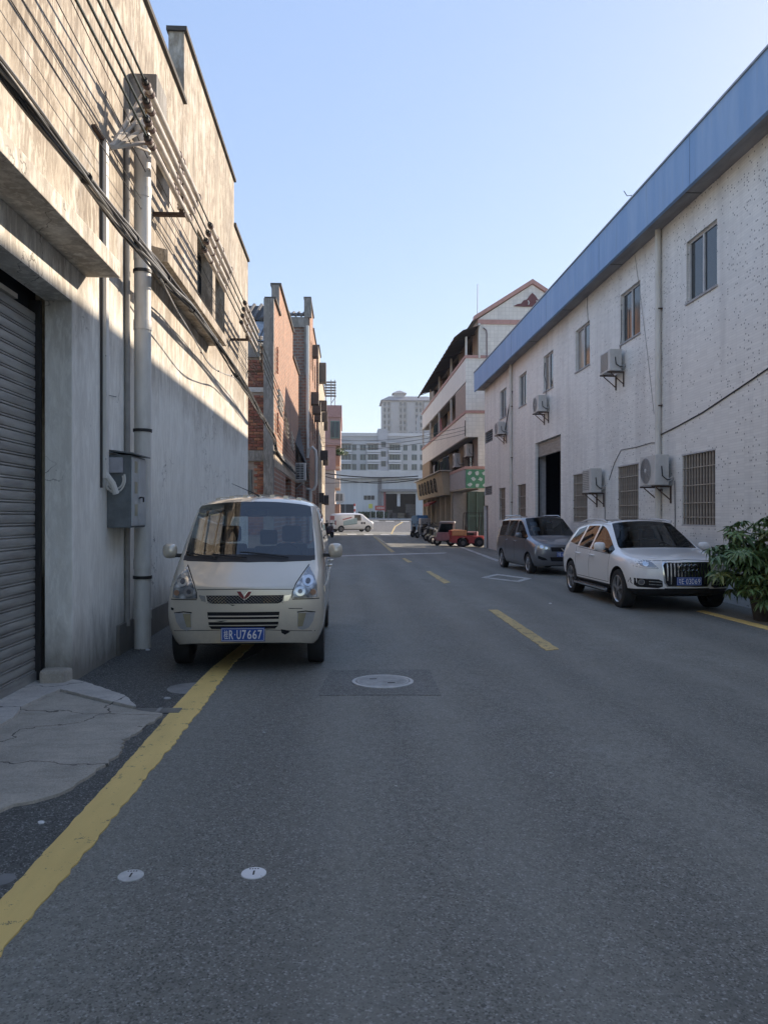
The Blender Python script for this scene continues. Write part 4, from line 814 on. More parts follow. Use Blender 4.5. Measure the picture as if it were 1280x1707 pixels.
# signs: tilted ochre shop sign with dark characters, green painted panel
SG = thing('shop_sign', 'long ochre tilted shop sign with dark characters on the balcony house', 'sign', (6.8, 58, 3.2))
OCH = plain('ochre_board', (.40, .335, .24), .7, c2=(.32, .27, .19), scale=.9, obj=False)
MB().hexa([(6.55, 50.6, 3.0), (6.95, 50.6, 3.0), (6.95, 68.5, 3.0), (6.55, 68.5, 3.0), (6.35, 50.6, 4.55), (6.95, 50.6, 4.55), (6.95, 68.5, 4.55), (6.35, 68.5, 4.55)]).build('board', OCH, SG)
MB().box(6.2, 7.0, 50.4, 69.2, 4.56, 4.63).build('top_trim', P('pale_trim', (.5, .46, .4), .7), SG)
def glyph(y, strokes, parent):                   # dark brush-like strokes of one unreadable character on the tilted board
    g = MB()
    for (a0, z0, a1, z1, w) in strokes:
        P_ = lambda a, z: Vector((6.55-.2*(z-3.0)/1.55-.012, y-a, z))
        p0, p1 = P_(a0, z0), P_(a1, z1); g.tube([p0, p1], w, 5)
    tag(g.build('character', P('sign_black', (.03, .032, .03), .5), parent), kind='stuff')
rs = random.Random(77)
for y in (65.6, 63.4, 61.2, 59.0, 56.8, 54.6):
    st = [(-.55, 3.35, -.45, 4.25, .07), (.1, 3.28, .05, 4.3, .08)]+[(-.6+rs.uniform(0, .2), z, .6-rs.uniform(0, .2), z+rs.uniform(-.05, .08), .055) for z in (4.15, 3.85, 3.6)]+[(.15, 3.9, .6, 3.3, .06), (.5, 4.2, .55, 3.5, .06)]
    glyph(y, st, SG)
GS = thing('green_panel', 'green painted sign panel with white leaf shapes under the first balcony', 'sign', (7.3, GY0-.05, 3.2))
MB().box(GBX-.01, GX+1.2, GY0-.14, GY0-.08, 3.2, 4.26).build('board', P('green_paint', (.06, .22, .13), .6, c2=(.10, .28, .17), scale=2.5, obj=False), GS)
rs = random.Random(5); WL = P('pale_paint', (.55, .62, .60), .6)
for r in range(3):
    for c in range(4):
        cx, cz = GBX+.22+c*.42+(.2 if r == 1 else 0), 3.38+r*.34; n = 9
        pts = [(cx+.15*rs.uniform(.5, 1.1)*math.cos(2*math.pi*k/n), cz+.13*rs.uniform(.5, 1.1)*math.sin(2*math.pi*k/n)) for k in range(n)]; MB().prism(pts, GY0-.16, GY0-.141, 'y').build('leaf_shape', WL, GS)
MB().box(GBX-.045, GBX-.015, GY0+.05, 50.4, 3.22, 4.28).build('street_board', P('grey_board', (.42, .41, .42), .7, obj=False), GS)
ac_unit('grey air conditioner under the second balcony of the balcony house', 45.4, .9, 5.15, .75, x0=7.2, D=.36, wallx=GX, group='air conditioners on the balcony house', fan=False)
ac_unit('second air conditioner farther along under the balcony of the balcony house', 49.2, .95, 4.75, .9, x0=7.05, D=.36, wallx=GX, group='air conditioners on the balcony house')
# laundry on the balconies
cl = [(52.5, 4.4, 1.3, 'dark_cloth', (.02, .03, .035)), (54.2, 4.35, 1.4, 'dark_green_cloth', (.02, .04, .035)), (55.9, 4.4, 1.2, 'dark_cloth', None), (57.6, 4.4, 1.35, 'dark_green_cloth', None), (60.3, 4.5, 1.1, 'white_cloth', (.5, .5, .5)), (56.2, 7.9, .9, 'rose_cloth', (.30, .13, .13)), (58.2, 7.75, 1.0, 'dark_cloth', None), (60.0, 7.7, 1.1, 'dark_green_cloth', None)]
for k, (y, z, h, mn, c) in enumerate(cl):
    m = P(mn, c or (.02, .03, .035), .9); rs = random.Random(k); t = thing('hanging_garment', ('first', 'second', 'third', 'fourth', 'pale', 'rose coloured', 'first dark', 'second dark')[k]+(' dark garment hung on the lower balcony of the balcony house' if k < 4 else ' garment hung on the '+('lower' if k == 4 else 'middle')+' balcony of the balcony house'), 'garment', (7.1, y, z), 'laundry on the balconies')
    rows = [[(7.08+.05*math.sin(i*1.9+j*.4+k), y+1.1*(i/8)*(1-.12*abs(j-3)/3), z+h*(1-j/7)) for j in range(8)] for i in range(9)]; mb = MB().grid(rows); rows2 = [[(x+.02, y_, z_) for x, y_, z_ in r] for r in rows]; mb.grid(rows2); mb.build('cloth', m, t, True)
    MB().tube([(7.09, y-.1, z+h+.02), (7.09, y+1.2, z+h+.02)], .015, 5).build('rod', ALU, t)
for k, u in enumerate((1, 2, 3)): tag(MB().tube(sag((GBX-.02, GY0-.05, 6.35+.2*k), (-1.9, 62, 7.2+.35*k), .5, 14), .016, 5).build('street_wire', GREYC, None, True), ('lowest', 'middle', 'highest')[k]+' thin wire spanning from the balcony house to the left houses', 'wire', 'wires across the street')
tag(MB().box(GBX-.06, GBX-.02, GY0-.08, GY0-.02, 6.2, 7.1).build('wire_rack', BLACKC, None), 'short black wire rack on the corner of the middle balcony', 'rack')
for k, (p0, p1, s) in enumerate((((-1.8, 70.5, 5.5), (6.6, 69.2, 5.2), .25), ((-1.8, 70.5, 5.2), (6.6, 69.2, 4.9), .45), ((-1.8, 70.5, 4.6), (6.6, 69.2, 5.0), .1))):
    tag(MB().tube(sag(p0, p1, s, 14), .05-.012*k, 6).build('street_cable', BLACKC, None, True), ('topmost', 'middle', 'lowest')[k]+' dark cable spanning the far end of the street', 'cable', 'cables across the far street')

# ------------------------------------------------------------------ far end: warehouse, flats, tower
WY = 130.0; wz = gz(0, 130)
WH = thing('warehouse', 'low white warehouse with a dark loading door closing the end of the street', 'building', (8, WY, wz))
WW = plain('warehouse_sheet', (.56, .57, .56), .7, c2=(.47, .49, .49), scale=.3, stretch=(6, 1, .3), obj=False)
dx0, dx1 = ratio(643)*WY, ratio(693)*WY; ztop = zof(660, 785, WY); zd = zof(660, 823, WY)
MB().wall('y', WY, WY+.5, -34, 34, wz-.1, ztop-1.3, [(dx0, dx1, wz-.1, zd)]).build('front_wall', WW, WH)
MB().box(-34, 34, WY-.9, WY+.3, ztop-1.28, ztop).build('fascia', plain('white_fascia', (.62, .60, .57), .7, c2=(.5, .48, .45), scale=.4, obj=False), WH); MB().box(-34, 34, WY+.3, WY+38, ztop-.6, ztop-.2).build('roof', WW, WH)
MB().box(dx0-3, dx1+3, WY+9, WY+9.2, wz-.2, zd+1).build('dark_box_back', BLACK, WH); MB().box(dx0-3, dx1+3, WY+.55, WY+9, zd+.8, zd+1).build('dark_box_ceiling', BLACK, WH); MB().box(dx0-3.2, dx0-3, WY+.55, WY+9.2, wz-.2, zd+1).build('dark_box_side', BLACK, WH); MB().box(dx1+3, dx1+3.2, WY+.55, WY+9.2, wz-.2, zd+1).build('dark_box_side', BLACK, WH); MB().box(dx0-3, dx1+3, WY+.55, WY+9, wz-.3, wz-.02).build('hall_floor', P('hall_floor', (.05, .05, .05), .8, obj=False), WH)  # black box added behind the door to keep the opening dark
MB().box(dx0-1.0, dx1+3, WY-1.0, WY, zd+.35, zd+.75).build('canopy', P('grey_canopy', (.26, .25, .24), .7), WH)
MB().box(ratio(630)*WY, ratio(636)*WY, WY-.25, WY-.002, wz, ztop-1.3).build('pilaster', P('grey_pilaster', (.22, .21, .21), .8), WH)
for k in range(3):
    x = ratio(606.5)*WY+k*.62; f = MB().box(x, x+.54, WY-.06, WY-.002, zof(610, 833, WY), zof(610, 826, WY)).build('window', DARKM, WH); MB().box(x+.05, x+.49, WY-.08, WY-.06, zof(610, 832.5, WY), zof(610, 826.5, WY)).build('pane', PANE, f)
MB().box(ratio(662)*WY, ratio(667)*WY, WY+.1, WY+.3, zof(665, 844, WY), zd).build('hanging_sheet', P('white_sheet', (.6, .6, .6), .7), WH)
MB().box(dx0-.35, dx0-.02, WY-.3, WY-.003, wz, zd+.3).build('red_jamb', P('faded_red', (.30, .08, .07), .7), WH)
for k, (u, w, h) in enumerate(((650, .9, 1.6), (655, 1.1, 1.2), (670, 1.5, .9), (684, 1.6, 2.9), (678, .9, 1.4))):
    t = thing('stacked_cartons', ('leftmost', 'second leftmost', 'low middle', 'tallest', 'second rightmost')[k]+' stack of goods inside the warehouse door', 'goods', (ratio(u)*WY, WY+3, wz), 'goods in the warehouse')
    for j in range(max(2, int(h/.5))): MB().box(ratio(u)*(WY+3)-w/2+.05*(j % 2), ratio(u)*(WY+3)+w/2, WY+3, WY+4, wz-.1+.5*j, wz+.37+.5*j).build('carton', P('carton%d' % (k % 3), ((.20, .19, .18), (.10, .10, .11), (.28, .24, .18))[k % 3], .8), t)
rsn = thing('red_banner', 'red banner board standing before the warehouse wall', 'sign', (ratio(633)*126, 126, 1.2)); MB().box(ratio(625)*126, ratio(641)*126, 126, 126.08, zof(633, 850.5, 126), zof(633, 843, 126)).build('board', P('banner_red', (.42, .07, .05), .6), rsn)
for k in range(5): MB().box(ratio(628+2.6*k)*126, ratio(629.6+2.6*k)*126, 125.97, 125.998, zof(633, 848.5, 126), zof(633, 845, 126)).build('glyph_block', P('banner_pale', (.6, .45, .4), .6), rsn)
for u in (626.5, 640): MB().box(ratio(u)*126-.06, ratio(u)*126+.06, 126.1, 126.2, 1.0, zof(u, 850, 126)).build('post', PVC, rsn)
ys_ = thing('yellow_sign', 'yellow green road sign on a pole before the warehouse', 'sign', (ratio(617)*122, 122, 1.1)); MB().box(ratio(614.5)*122, ratio(621)*122, 122, 122.06, zof(617, 847.5, 122), zof(617, 840, 122)).build('board', P('sign_lime', (.50, .52, .10), .5), ys_); MB().tube([(ratio(617.5)*122, 122.1, 1.0), (ratio(617.5)*122, 122.1, zof(617, 840, 122))], .06, 8).build('pole', GALV, ys_)
mst = thing('striped_post', 'red and white striped warning post beside the warehouse wall', 'post', (ratio(591)*120, 120, 1.1))
for k in range(6): MB().tube([(ratio(591)*120, 120, 1.0+.42*k), (ratio(591)*120, 120, 1.42+.42*k)], .14, 8).build('stripe', P('post_red', (.4, .06, .05), .6) if k % 2 else PLATEW, mst)
fn = thing('dark_fence', 'dark sheet fence at the left end of the far road', 'fence', (-6, 112, 1))
for k in range(6): MB().box(ratio(550)*112-1+k*1.25-3, ratio(550)*112+.2+k*1.25-3, 112+.02*(k % 2), 112.1+.02*(k % 2), .5, 3.3).build('panel', P('dark_sheet', (.035, .04, .045), .7), fn)
hd = thing('low_hedge', 'low clipped dark hedge along the warehouse wall', 'hedge', (3, 128, 1.2)); mb = MB(); rs = random.Random(8)
for k in range(900):
    x = rs.uniform(ratio(598)*128, ratio(646)*128); c = Vector((x, 128+rs.uniform(-.5, .4), wz+.1+rs.uniform(0, .9)**1.0)); a = Vector((rs.uniform(-1, 1), rs.uniform(-1, 1), rs.uniform(-1, 1)))*.2; b_ = a.cross(Vector((rs.uniform(-1, 1), rs.uniform(-1, 1), 1))).normalized()*.14; mb.quad(c-a, c+b_, c+a, c-b_)
tag(mb.build('foliage', P('hedge_leaf', (.05, .09, .04), .7), hd, fix=False), kind='stuff')
# five storey flats
FY = 172.0; FL = thing('apartment_block', 'grey five storey apartment block with balconies behind the warehouse', 'building', (8, FY, 0))
fx0, fx1 = ratio(540)*FY, ratio(714)*FY; ftop = zof(640, 727, FY)
FM = plain('flats_render', (.38, .385, .39), .8, c2=(.31, .31, .32), scale=.25, obj=False)
MB().box(fx0, fx1, FY, FY+12, 0, ftop).build('block', FM, FL); MB().box(fx0-.2, fx1+.2, FY-.3, FY+12.2, ftop, ftop+.7).build('roof_parapet', P('pale_parapet', (.5, .5, .51), .8, obj=False), FL)
MB().box(ratio(630)*FY, ratio(646)*FY, FY-.6, FY+6, 0, zof(638, 715, FY)).build('stair_tower', plain('stair_render', (.38, .38, .40), .8, obj=False), FL)
fh = 14.8*FY/FPX
mbp = {}
for r in range(5):
    zt = zof(640, 741+16.2*r, FY); 
    for (u0, u1, kind) in ((564, 585, 'b'), (587, 594, 'w'), (600, 610, 'w'), (613, 633, 'b'), (649, 667, 'b'), (672, 679, 'w'), (686, 695, 'w'), (700, 710, 'w')):
        x0, x1 = ratio(u0)*FY, ratio(u1)*FY; zb = zt-1.35
        f = MB().box(x0, x1, FY-.05, FY-.003, zb, zt).build('window', P('green_grey_frame', (.12, .17, .16), .5), FL)
        n = 4 if kind == 'b' else 2
        for k in range(n): MB().box(x0+(x1-x0)*(k+.12)/n, x0+(x1-x0)*(k+.88)/n, FY-.07, FY-.05, zb+.1, zt-.1).build('pane', PANE, f)
        if kind == 'b': MB().box(x0-.25, x1+.15, FY-1.2, FY-.004, zb-.85, zb+.0).build('balcony', P('white_balcony', (.52, .52, .53), .7, obj=False), FL); MB().box(x0-.25, x1+.15, FY-1.2, FY-.004, zt+.25, zt+.4).build('balcony_slab', MT['white_balcony'], FL)
    MB().box(ratio(635)*FY, ratio(643)*FY, FY-.66, FY-.602, zt-.6, zt+.6).build('stair_window', PANE, FL)
# second, lower flats to the right and the high tower
def block(name, label, Y, u0, u1, vt, floors, cols, mat, depth=14, z0=0, extra=None):
    t = thing(name, label, 'building', (ratio((u0+u1)/2)*Y, Y, z0)); x0, x1 = ratio(u0)*Y, ratio(u1)*Y; zt = zof((u0+u1)/2, vt, Y)
    MB().box(x0, x1, Y, Y+depth, z0, zt).build('block', mat, t); fh_ = (zt-z0)/floors; cw = (x1-x0)/cols
    mb = MB(); mb.box(-cw*.26, cw*.26, -.06, 0, 0, fh_*.52); me = mb.mesh('window'); me.materials.append(PANE)
    for r in range(floors):
        if z0+(r+.25)*fh_ < 9: continue
        for c in range(cols): shared('window', me, (x0+(c+.5)*cw, Y-.002, z0+(r+.25)*fh_), t)
    for r in range(2, floors, 1): MB().box(x0-.15, x1+.15, Y-.4, Y-.001, z0+r*fh_-.12, z0+r*fh_+.12).build('floor_band', P('band_pale', (.46, .45, .45), .8, obj=False), t)
    return t, x0, x1, zt
TM = plain('tower_render', (.33, .32, .32), .8, c2=(.28, .27, .27), scale=.1, obj=False)
T, tx0, tx1, tz_ = block('high_rise', 'hazy beige high rise apartment tower with a small roof pavilion', 360, 638, 724, 668, 19, 13, TM, 18)
for k in range(14): x = tx0+(tx1-tx0)*k/13; MB().box(x-.22, x+.22, 359.3, 359.98, 8, tz_-2).build('pier', P('pier_pale', (.46, .45, .44), .8, obj=False), T)
for k, (c0, c1) in enumerate(((2, 4), (6, 8), (10, 12))): MB().box(tx0+(tx1-tx0)*c0/13, tx0+(tx1-tx0)*c1/13, 358.0, 359.2, 8, tz_-1).build('bay', TM, T)
MB().hexa([(tx0-1, 358, tz_), (tx1+1, 358, tz_), (tx1+1, 379, tz_), (tx0-1, 379, tz_), (tx0+3, 362, tz_+2.4), (tx1-3, 362, tz_+2.4), (tx1-3, 374, tz_+2.4), (tx0+3, 374, tz_+2.4)]).build('roof', P('tower_roof', (.26, .25, .26), .8, obj=False), T)
pcx = ratio(666)*360; MB().box(pcx-2.4, pcx+2.4, 361, 367, tz_+.5, tz_+3.6).build('pavilion', TM, T); MB().hexa([(pcx-3.4, 360, tz_+3.6), (pcx+3.4, 360, tz_+3.6), (pcx+3.4, 368, tz_+3.6), (pcx-3.4, 368, tz_+3.6), (pcx-.8, 363, tz_+5.2), (pcx+.8, 363, tz_+5.2), (pcx+.8, 366, tz_+5.2), (pcx-.8, 366, tz_+5.2)]).build('pavilion_roof', MT['tower_roof'], T)
block('grey_flats', 'hazy grey flats in front of the high rise near the balcony house', 240, 683, 735, 718, 11, 7, plain('grey_flats_render', (.38, .37, .38), .8, obj=False), 12)
block('small_tower', 'hazy pale small tower between the flats and the balcony house', 290, 699, 732, 690, 14, 5, TM, 12)
block('pale_flats', 'pale flats peeping out beside the pink house', 140, 556, 568, 712, 5, 3, EC, 10)
# ------------------------------------------------------------------ vehicles
def cage(stations, rule, caprule, bulge0, bulge1, lvl=2):
    """closed car shell lofted from cross-sections; returns the subdivided mesh (material index per face)"""
    bm = bmesh.new(); K = len(stations[0][1])+1; rows = []
    for y, pts in stations:
        pts = [(0, pts[0][1])]+list(pts); r = []
        for k, p in enumerate(pts):
            dy = p[2] if len(p) > 2 else 0
            if k in (0, K-1): v = bm.verts.new((0, y+dy, p[1])); r.append((v, v))
            else: r.append((bm.verts.new((p[0], y+dy, p[1])), bm.verts.new((-p[0], y+dy, p[1]))))
        rows.append(r)
    def face(vs, mi):
        u = []
        for v in vs:
            if v not in u: u.append(v)
        f = bm.faces.new(u); f.material_index = mi; f.smooth = True
    for i in range(len(rows)-1):
        for k in range(K-1):
            for s in (0, 1): face((rows[i][k][s], rows[i][k+1][s], rows[i+1][k+1][s], rows[i+1][k][s]), rule(i, k))
    for e, bul in ((0, bulge0), (-1, bulge1)):
        cs = []
        for k in range(1, K-1):
            if k == 1: cs.append(rows[e][0][0])
            elif k == K-2: cs.append(rows[e][K-1][0])
            else: v = rows[e][k][0]; cs.append(bm.verts.new((0, v.co.y+bul[k], v.co.z)))
        for k in range(1, K-2):
            for s in (0, 1): face((rows[e][k][s], cs[k-1], cs[k], rows[e][k+1][s]), caprule(e, k))
    cl = bm.edges.layers.float.new('crease_edge')
    for ed in bm.edges:
        ms = {f.material_index for f in ed.link_faces}
        if len(ms) > 1: ed[cl] = .75
    cv = bm.verts.layers.float.new('crease_vert')
    for v in bm.verts:
        for mi in (1, 2, 3):
            n = sum(f.material_index == mi for f in v.link_faces)
            if n == 1 and len(v.link_faces) >= 3: v[cv] = .55
    bmesh.ops.recalc_face_normals(bm, faces=bm.faces)
    me = bpy.data.meshes.new('cage'); bm.to_mesh(me); bm.free()
    o = bpy.data.objects.new('cage', me); COL.objects.link(o)
    md = o.modifiers.new('s', 'SUBSURF'); md.levels = md.render_levels = lvl
    dg = bpy.context.evaluated_depsgraph_get(); out = bpy.data.meshes.new_from_object(o.evaluated_get(dg))
    bpy.data.objects.remove(o, do_unlink=True); return out
def bool_cut(me, cutters):
    for k in range(8): me.materials.append(None) if len(me.materials) < 8 else None
    o = bpy.data.objects.new('b', me); COL.objects.link(o); cs = []
    for mb in cutters:
        cm = mb.mesh('c', weld=True); 
        for k in range(8): cm.materials.append(None)
        cm.polygons.foreach_set('material_index', [5]*len(cm.polygons)); c = bpy.data.objects.new('c', cm); COL.objects.link(c); cs.append(c)
        md = o.modifiers.new('b', 'BOOLEAN'); md.operation = 'DIFFERENCE'; md.object = c; md.solver = 'EXACT'
    dg = bpy.context.evaluated_depsgraph_get(); out = bpy.data.meshes.new_from_object(o.evaluated_get(dg))
    for c in cs+[o]: bpy.data.objects.remove(c, do_unlink=True)
    return out
def split(me, mi):
    bm = bmesh.new(); bm.from_mesh(me)
    bmesh.ops.delete(bm, geom=[f for f in bm.faces if f.material_index != mi], context='FACES')
    for f in bm.faces: f.material_index = 0; f.smooth = True
    return bm
def islands(bm):
    seen = set(); out = []
    bm.faces.ensure_lookup_table()
    for f in bm.faces:
        if f.index in seen: continue
        st = [f]; seen.add(f.index); g = []
        while st:
            q = st.pop(); g.append(q.index)
            for e in q.edges:
                for h in e.link_faces:
                    if h.index not in seen: seen.add(h.index); st.append(h)
        out.append(set(g))
    return out
def bm_obj(bm, name, mat, parent, ang=40):
    me = bpy.data.meshes.new(name); bm.to_mesh(me); bm.free(); me.materials.clear()
    return link(name, me, mat, parent, True, ang=ang)
def glass_parts(me, mi, name, mat, parent, band=.02):
    bm = split(me, mi); bm.faces.index_update(); isl = islands(bm); bm.free()
    for g in isl:
        b2 = split(me, mi); b2.faces.ensure_lookup_table(); bmesh.ops.delete(b2, geom=[f for f in b2.faces if f.index not in g], context='FACES')
        res = bmesh.ops.inset_region(b2, faces=list(b2.faces), thickness=band, use_even_offset=True)
        rim = set(res['faces']); b3 = b2.copy()
        b2.faces.index_update(); ri = {f.index for f in rim}
        bmesh.ops.delete(b2, geom=[f for f in b2.faces if f.index in ri], context='FACES')
        b3.faces.ensure_lookup_table(); bmesh.ops.delete(b3, geom=[f for f in b3.faces if f.index not in ri], context='FACES')
        o = bm_obj(b2, name, mat, parent); bm_obj(b3, 'seal', TRIM, o)
def conform(bvh, poly, face, off, thick, name, mat, parent, res=.035, smooth=True, bevel=False):
    """a thin plate of the given outline wrapped on the shell, seen from 'front' (x,z), 'rear', 'sideL'/'sideR' (y,z), 'top' (x,y)"""
    P2 = [Vector(p) for p in poly]; n = len(P2); pts = []; 
    for i in range(n):
        a, b = P2[i], P2[(i+1) % n]; m = max(1, int((b-a).length/res))
        for k in range(m): pts.append(a.lerp(b, k/m))
    nb = len(pts); x0, x1 = min(p.x for p in pts), max(p.x for p in pts); y0, y1 = min(p.y for p in pts), max(p.y for p in pts)
    def inside(q):
        c = False
        for i in range(nb):
            a, b = pts[i], pts[i-1]
            if (a.y > q.y) != (b.y > q.y) and q.x < (b.x-a.x)*(q.y-a.y)/(b.y-a.y)+a.x: c = not c
        return c
    gx = int((x1-x0)/res); gy = int((y1-y0)/res)
    inner = [Vector((x0+(i+.5)*res, y0+(j+.5)*res)) for i in range(gx) for j in range(gy)]
    inner = [q for q in inner if inside(q) and min((q-p).length for p in pts) > res*.4]
    vs, es, fs, *_ = delaunay_2d_cdt(pts+inner, [(i, (i+1) % nb) for i in range(nb)], [], 1, 1e-5)
    d = {'front': Vector((0, 1, 0)), 'rear': Vector((0, -1, 0)), 'sideL': Vector((1, 0, 0)), 'sideR': Vector((-1, 0, 0)), 'top': Vector((0, 0, -1))}[face]
    top = []; last = None
    for v in vs:
        o = {'front': Vector((v.x, -5, v.y)), 'rear': Vector((v.x, 5, v.y)), 'sideL': Vector((-5, v.x, v.y)), 'sideR': Vector((5, v.x, v.y)), 'top': Vector((v.x, v.y, 5))}[face]
        h = bvh.ray_cast(o, d)[0]
        if h is None: h = last if last is not None else o+d*3
        h = o+d*((h-o).dot(d)); last = h; top.append(h-d*off)
    mb = MB(); mb.v = list(top); mb.f = [tuple(f) for f in fs]; nt_ = len(top)
    ec = {}
    for f in fs:
        for a, b in zip(f, list(f[1:])+[f[0]]): ec[(min(a, b), max(a, b))] = ec.get((min(a, b), max(a, b)), 0)+1
    mp = {}
    for (a, b), c in ec.items():
        if c == 1:
            for q in (a, b):
                if q not in mp: mp[q] = len(mb.v); mb.v.append(top[q]+d*thick)
            mb.f.append((a, b, mp[b], mp[a]))
    return mb.build(name, mat, parent, smooth, local=True, ang=30)
def ribbon(pts, w):                              # a thin closed outline round a polyline
    pts = [Vector(p) for p in pts]; L, Rr = [], []
    for i, p in enumerate(pts):
        d = (pts[min(i+1, len(pts)-1)]-pts[max(i-1, 0)]).normalized(); n = Vector((-d.y, d.x))*w/2; L.append(p+n); Rr.append(p-n)
    return L+Rr[::-1]
def circ(cx, cy, r, n=18, ry=None): return [(cx+r*math.cos(2*math.pi*k/n), cy+(ry or r)*math.sin(2*math.pi*k/n)) for k in range(n)]
def wheel(parent, x, y, r, w, s, spokes=5, twin=False, rimr=.66, rimmat=None, cover=False):
    """s = +1 for the outer side towards +x; tyre is the part, rim and hub its pieces"""
    prof = [(r*rimr, -w/2), (r*.90, -w/2), (r*.97, -w*.46), (r, -w*.36), (r, w*.36), (r*.97, w*.46), (r*.90, w/2), (r*rimr, w/2), (r*(rimr-.02), w*.35), (r*(rimr-.02), -w*.35)]
    o = MB().lathe(prof, (x, y, r), 'x', 40, True).build('wheel', TYRE, parent, True, local=True)
    fx = x+s*w*.40; rr = r*rimr; rm = rimmat or RIM
    mb = MB().lathe([(rr*1.0, s*w*.08), (rr*.97, s*w*.10), (rr*.90, s*w*.02), (rr*.88, -s*w*.5)], (fx, y, r), 'x', 36)
    if cover: mb.lathe([(rr*.93, -s*.01), (rr*.6, s*.015), (rr*.2, s*.02), (.001, s*.02)], (fx, y, r), 'x', 36)
    mb.build('rim', rm, o, True, local=True)
    if not cover: MB().lathe([(rr*.9, -s*w*.35), (.001, -s*w*.35)], (fx, y, r), 'x', 24).build('brake_disc', P('brake_steel', (.10, .10, .10), .5, .5), o, local=True)
    mb = MB()
    for k in range(spokes):
        for dd in ((-.14, .14) if twin else (0,)):
            a = 2*math.pi*(k+.25)/spokes; a0, a1 = a+dd*.7, a+dd; wd = .10 if twin else .17
            p = lambda q, t, dx: (fx+s*dx, y+rr*q*math.cos(t), r+rr*q*math.sin(t))
            mb.hexa([p(.16, a0-.35*wd*3, -.01), p(.93, a1-wd, -.02), p(.93, a1+wd, -.02), p(.16, a0+.35*wd*3, -.01), p(.16, a0-.35*wd*3, .022), p(.93, a1-wd*.8, .008), p(.93, a1+wd*.8, .008), p(.16, a0+.35*wd*3, .022)])
    if cover: mb = MB(); [mb.lathe([(rr*.09, s*.012), (.001, s*.02)], (fx, y+rr*.66*math.cos(2*math.pi*k/7), r+rr*.66*math.sin(2*math.pi*k/7)), 'x', 8) for k in range(7)]
    tag(mb.build('spokes' if not cover else 'cover_holes', rm if not cover else TRIM, o, local=True), kind='stuff')
    MB().lathe([(rr*.2, -.01*s), (rr*.2, s*.022), (rr*.12, s*.03), (.001, s*.03)], (fx, y, r), 'x', 20).build('hub_cap', rm, o, True, local=True)
    return o
def plate(parent, txt, cx, y, zc, tilt=0.0, w=.44, h=.14, fill=(.88, .66)):
    o = MB().box(cx-w/2, cx+w/2, y-.004, y+.004, zc-h/2, zc+h/2).build('licence_plate', PLATEB, parent, local=True, bevel=.003)
    b = .006; MB().box(cx-w/2+.008, cx+w/2-.008, y-.006, y-.0041, zc+h/2-.012, zc+h/2-.008).box(cx-w/2+.008, cx+w/2-.008, y-.006, y-.0041, zc-h/2+.008, zc-h/2+.012).box(cx-w/2+.008, cx-w/2+.012, y-.006, y-.0041, zc-h/2+.012, zc+h/2-.012).box(cx+w/2-.012, cx+w/2-.008, y-.006, y-.0041, zc-h/2+.012, zc+h/2-.012).build('plate_border', PLATEW, o, local=True)
    slots = [0, 1, 2.45, 3.45, 4.45, 5.45, 6.45]; cw = w*fill[0]/7.3
    for k, ch in enumerate(txt):
        me = fit_text(text_mesh(ch, .1, .0012, .001), cw*(.80 if ch not in '1·' else .3), h*fill[1], Matrix.Translation((cx-w*fill[0]/2+cw*(slots[k]+.45), y-.0065, zc)) @ Matrix.Rotation(R(90), 4, 'X')); link('plate_character', me, PLATEW, o)
    MB().lathe([(.006, 0), (.006, -.003), (.0001, -.003)], (cx-w*fill[0]/2+cw*2.15, y-.005, zc), 'y', 8).build('plate_dot', PLATEW, o, local=True)
    return o
def mirror_pod(parent, x, y, z, s, mat, sx=.085, sy=.05, sz=.085):
    mb = MB(); rows = []
    for i in range(9):
        a = -math.pi/2+math.pi*i/8; rows.append([(x+s*sx*math.copysign(abs(math.cos(a))**.6, math.cos(a))*math.cos(t), y+sy*math.cos(a)*math.sin(t), z+sz*math.copysign(abs(math.sin(a))**.7, math.sin(a))) for t in [2*math.pi*j/14 for j in range(15)]])
    o = MB().grid(rows).build('wing_mirror', mat, parent, True, local=True)
    MB().box(min(x-s*.14, x-s*.04), max(x-s*.14, x-s*.04), y-.02, y+.03, z-.07, z-.03).build('mirror_arm', TRIM, o, local=True, bevel=.008)
    MB().lathe([(.001, 0), (sz*.8, 0)], (x, y+sy*.9, z), 'y', 16).build('mirror_glass', CHROME, o, local=True)
def carpaint(name, c, metal=.0, dust=(.30, .27, .23), d=.3):
    m, nt, b = newmat(name); v = pos(nt, (1, 1, 1), True); z = sep(nt, v)[2]
    n = nz(nt, v, 3.0, 6, .65); n2 = nz(nt, v, 40, 3, .6)
    low = node(nt, 'ShaderNodeMapRange', {0: z, 1: .75, 2: .25}).outputs[0]
    f = mth(nt, 'MULTIPLY', mth(nt, 'ADD', mth(nt, 'MULTIPLY', low, .6), .18), ramp(nt, mth(nt, 'ADD', mth(nt, 'MULTIPLY', n, .7), mth(nt, 'MULTIPLY', n2, .3)), .38, .72)); f = mth(nt, 'MULTIPLY', f, d*2)
    nt.links.new(mix(nt, f, c, dust), b.inputs['Base Color']); b.inputs['Metallic'].default_value = metal
    nt.links.new(mth(nt, 'ADD', mth(nt, 'MULTIPLY', f, .5), .30), b.inputs['Roughness'])
    b.inputs['Coat Weight'].default_value = 1.0; b.inputs['Coat Roughness'].default_value = .06; return m
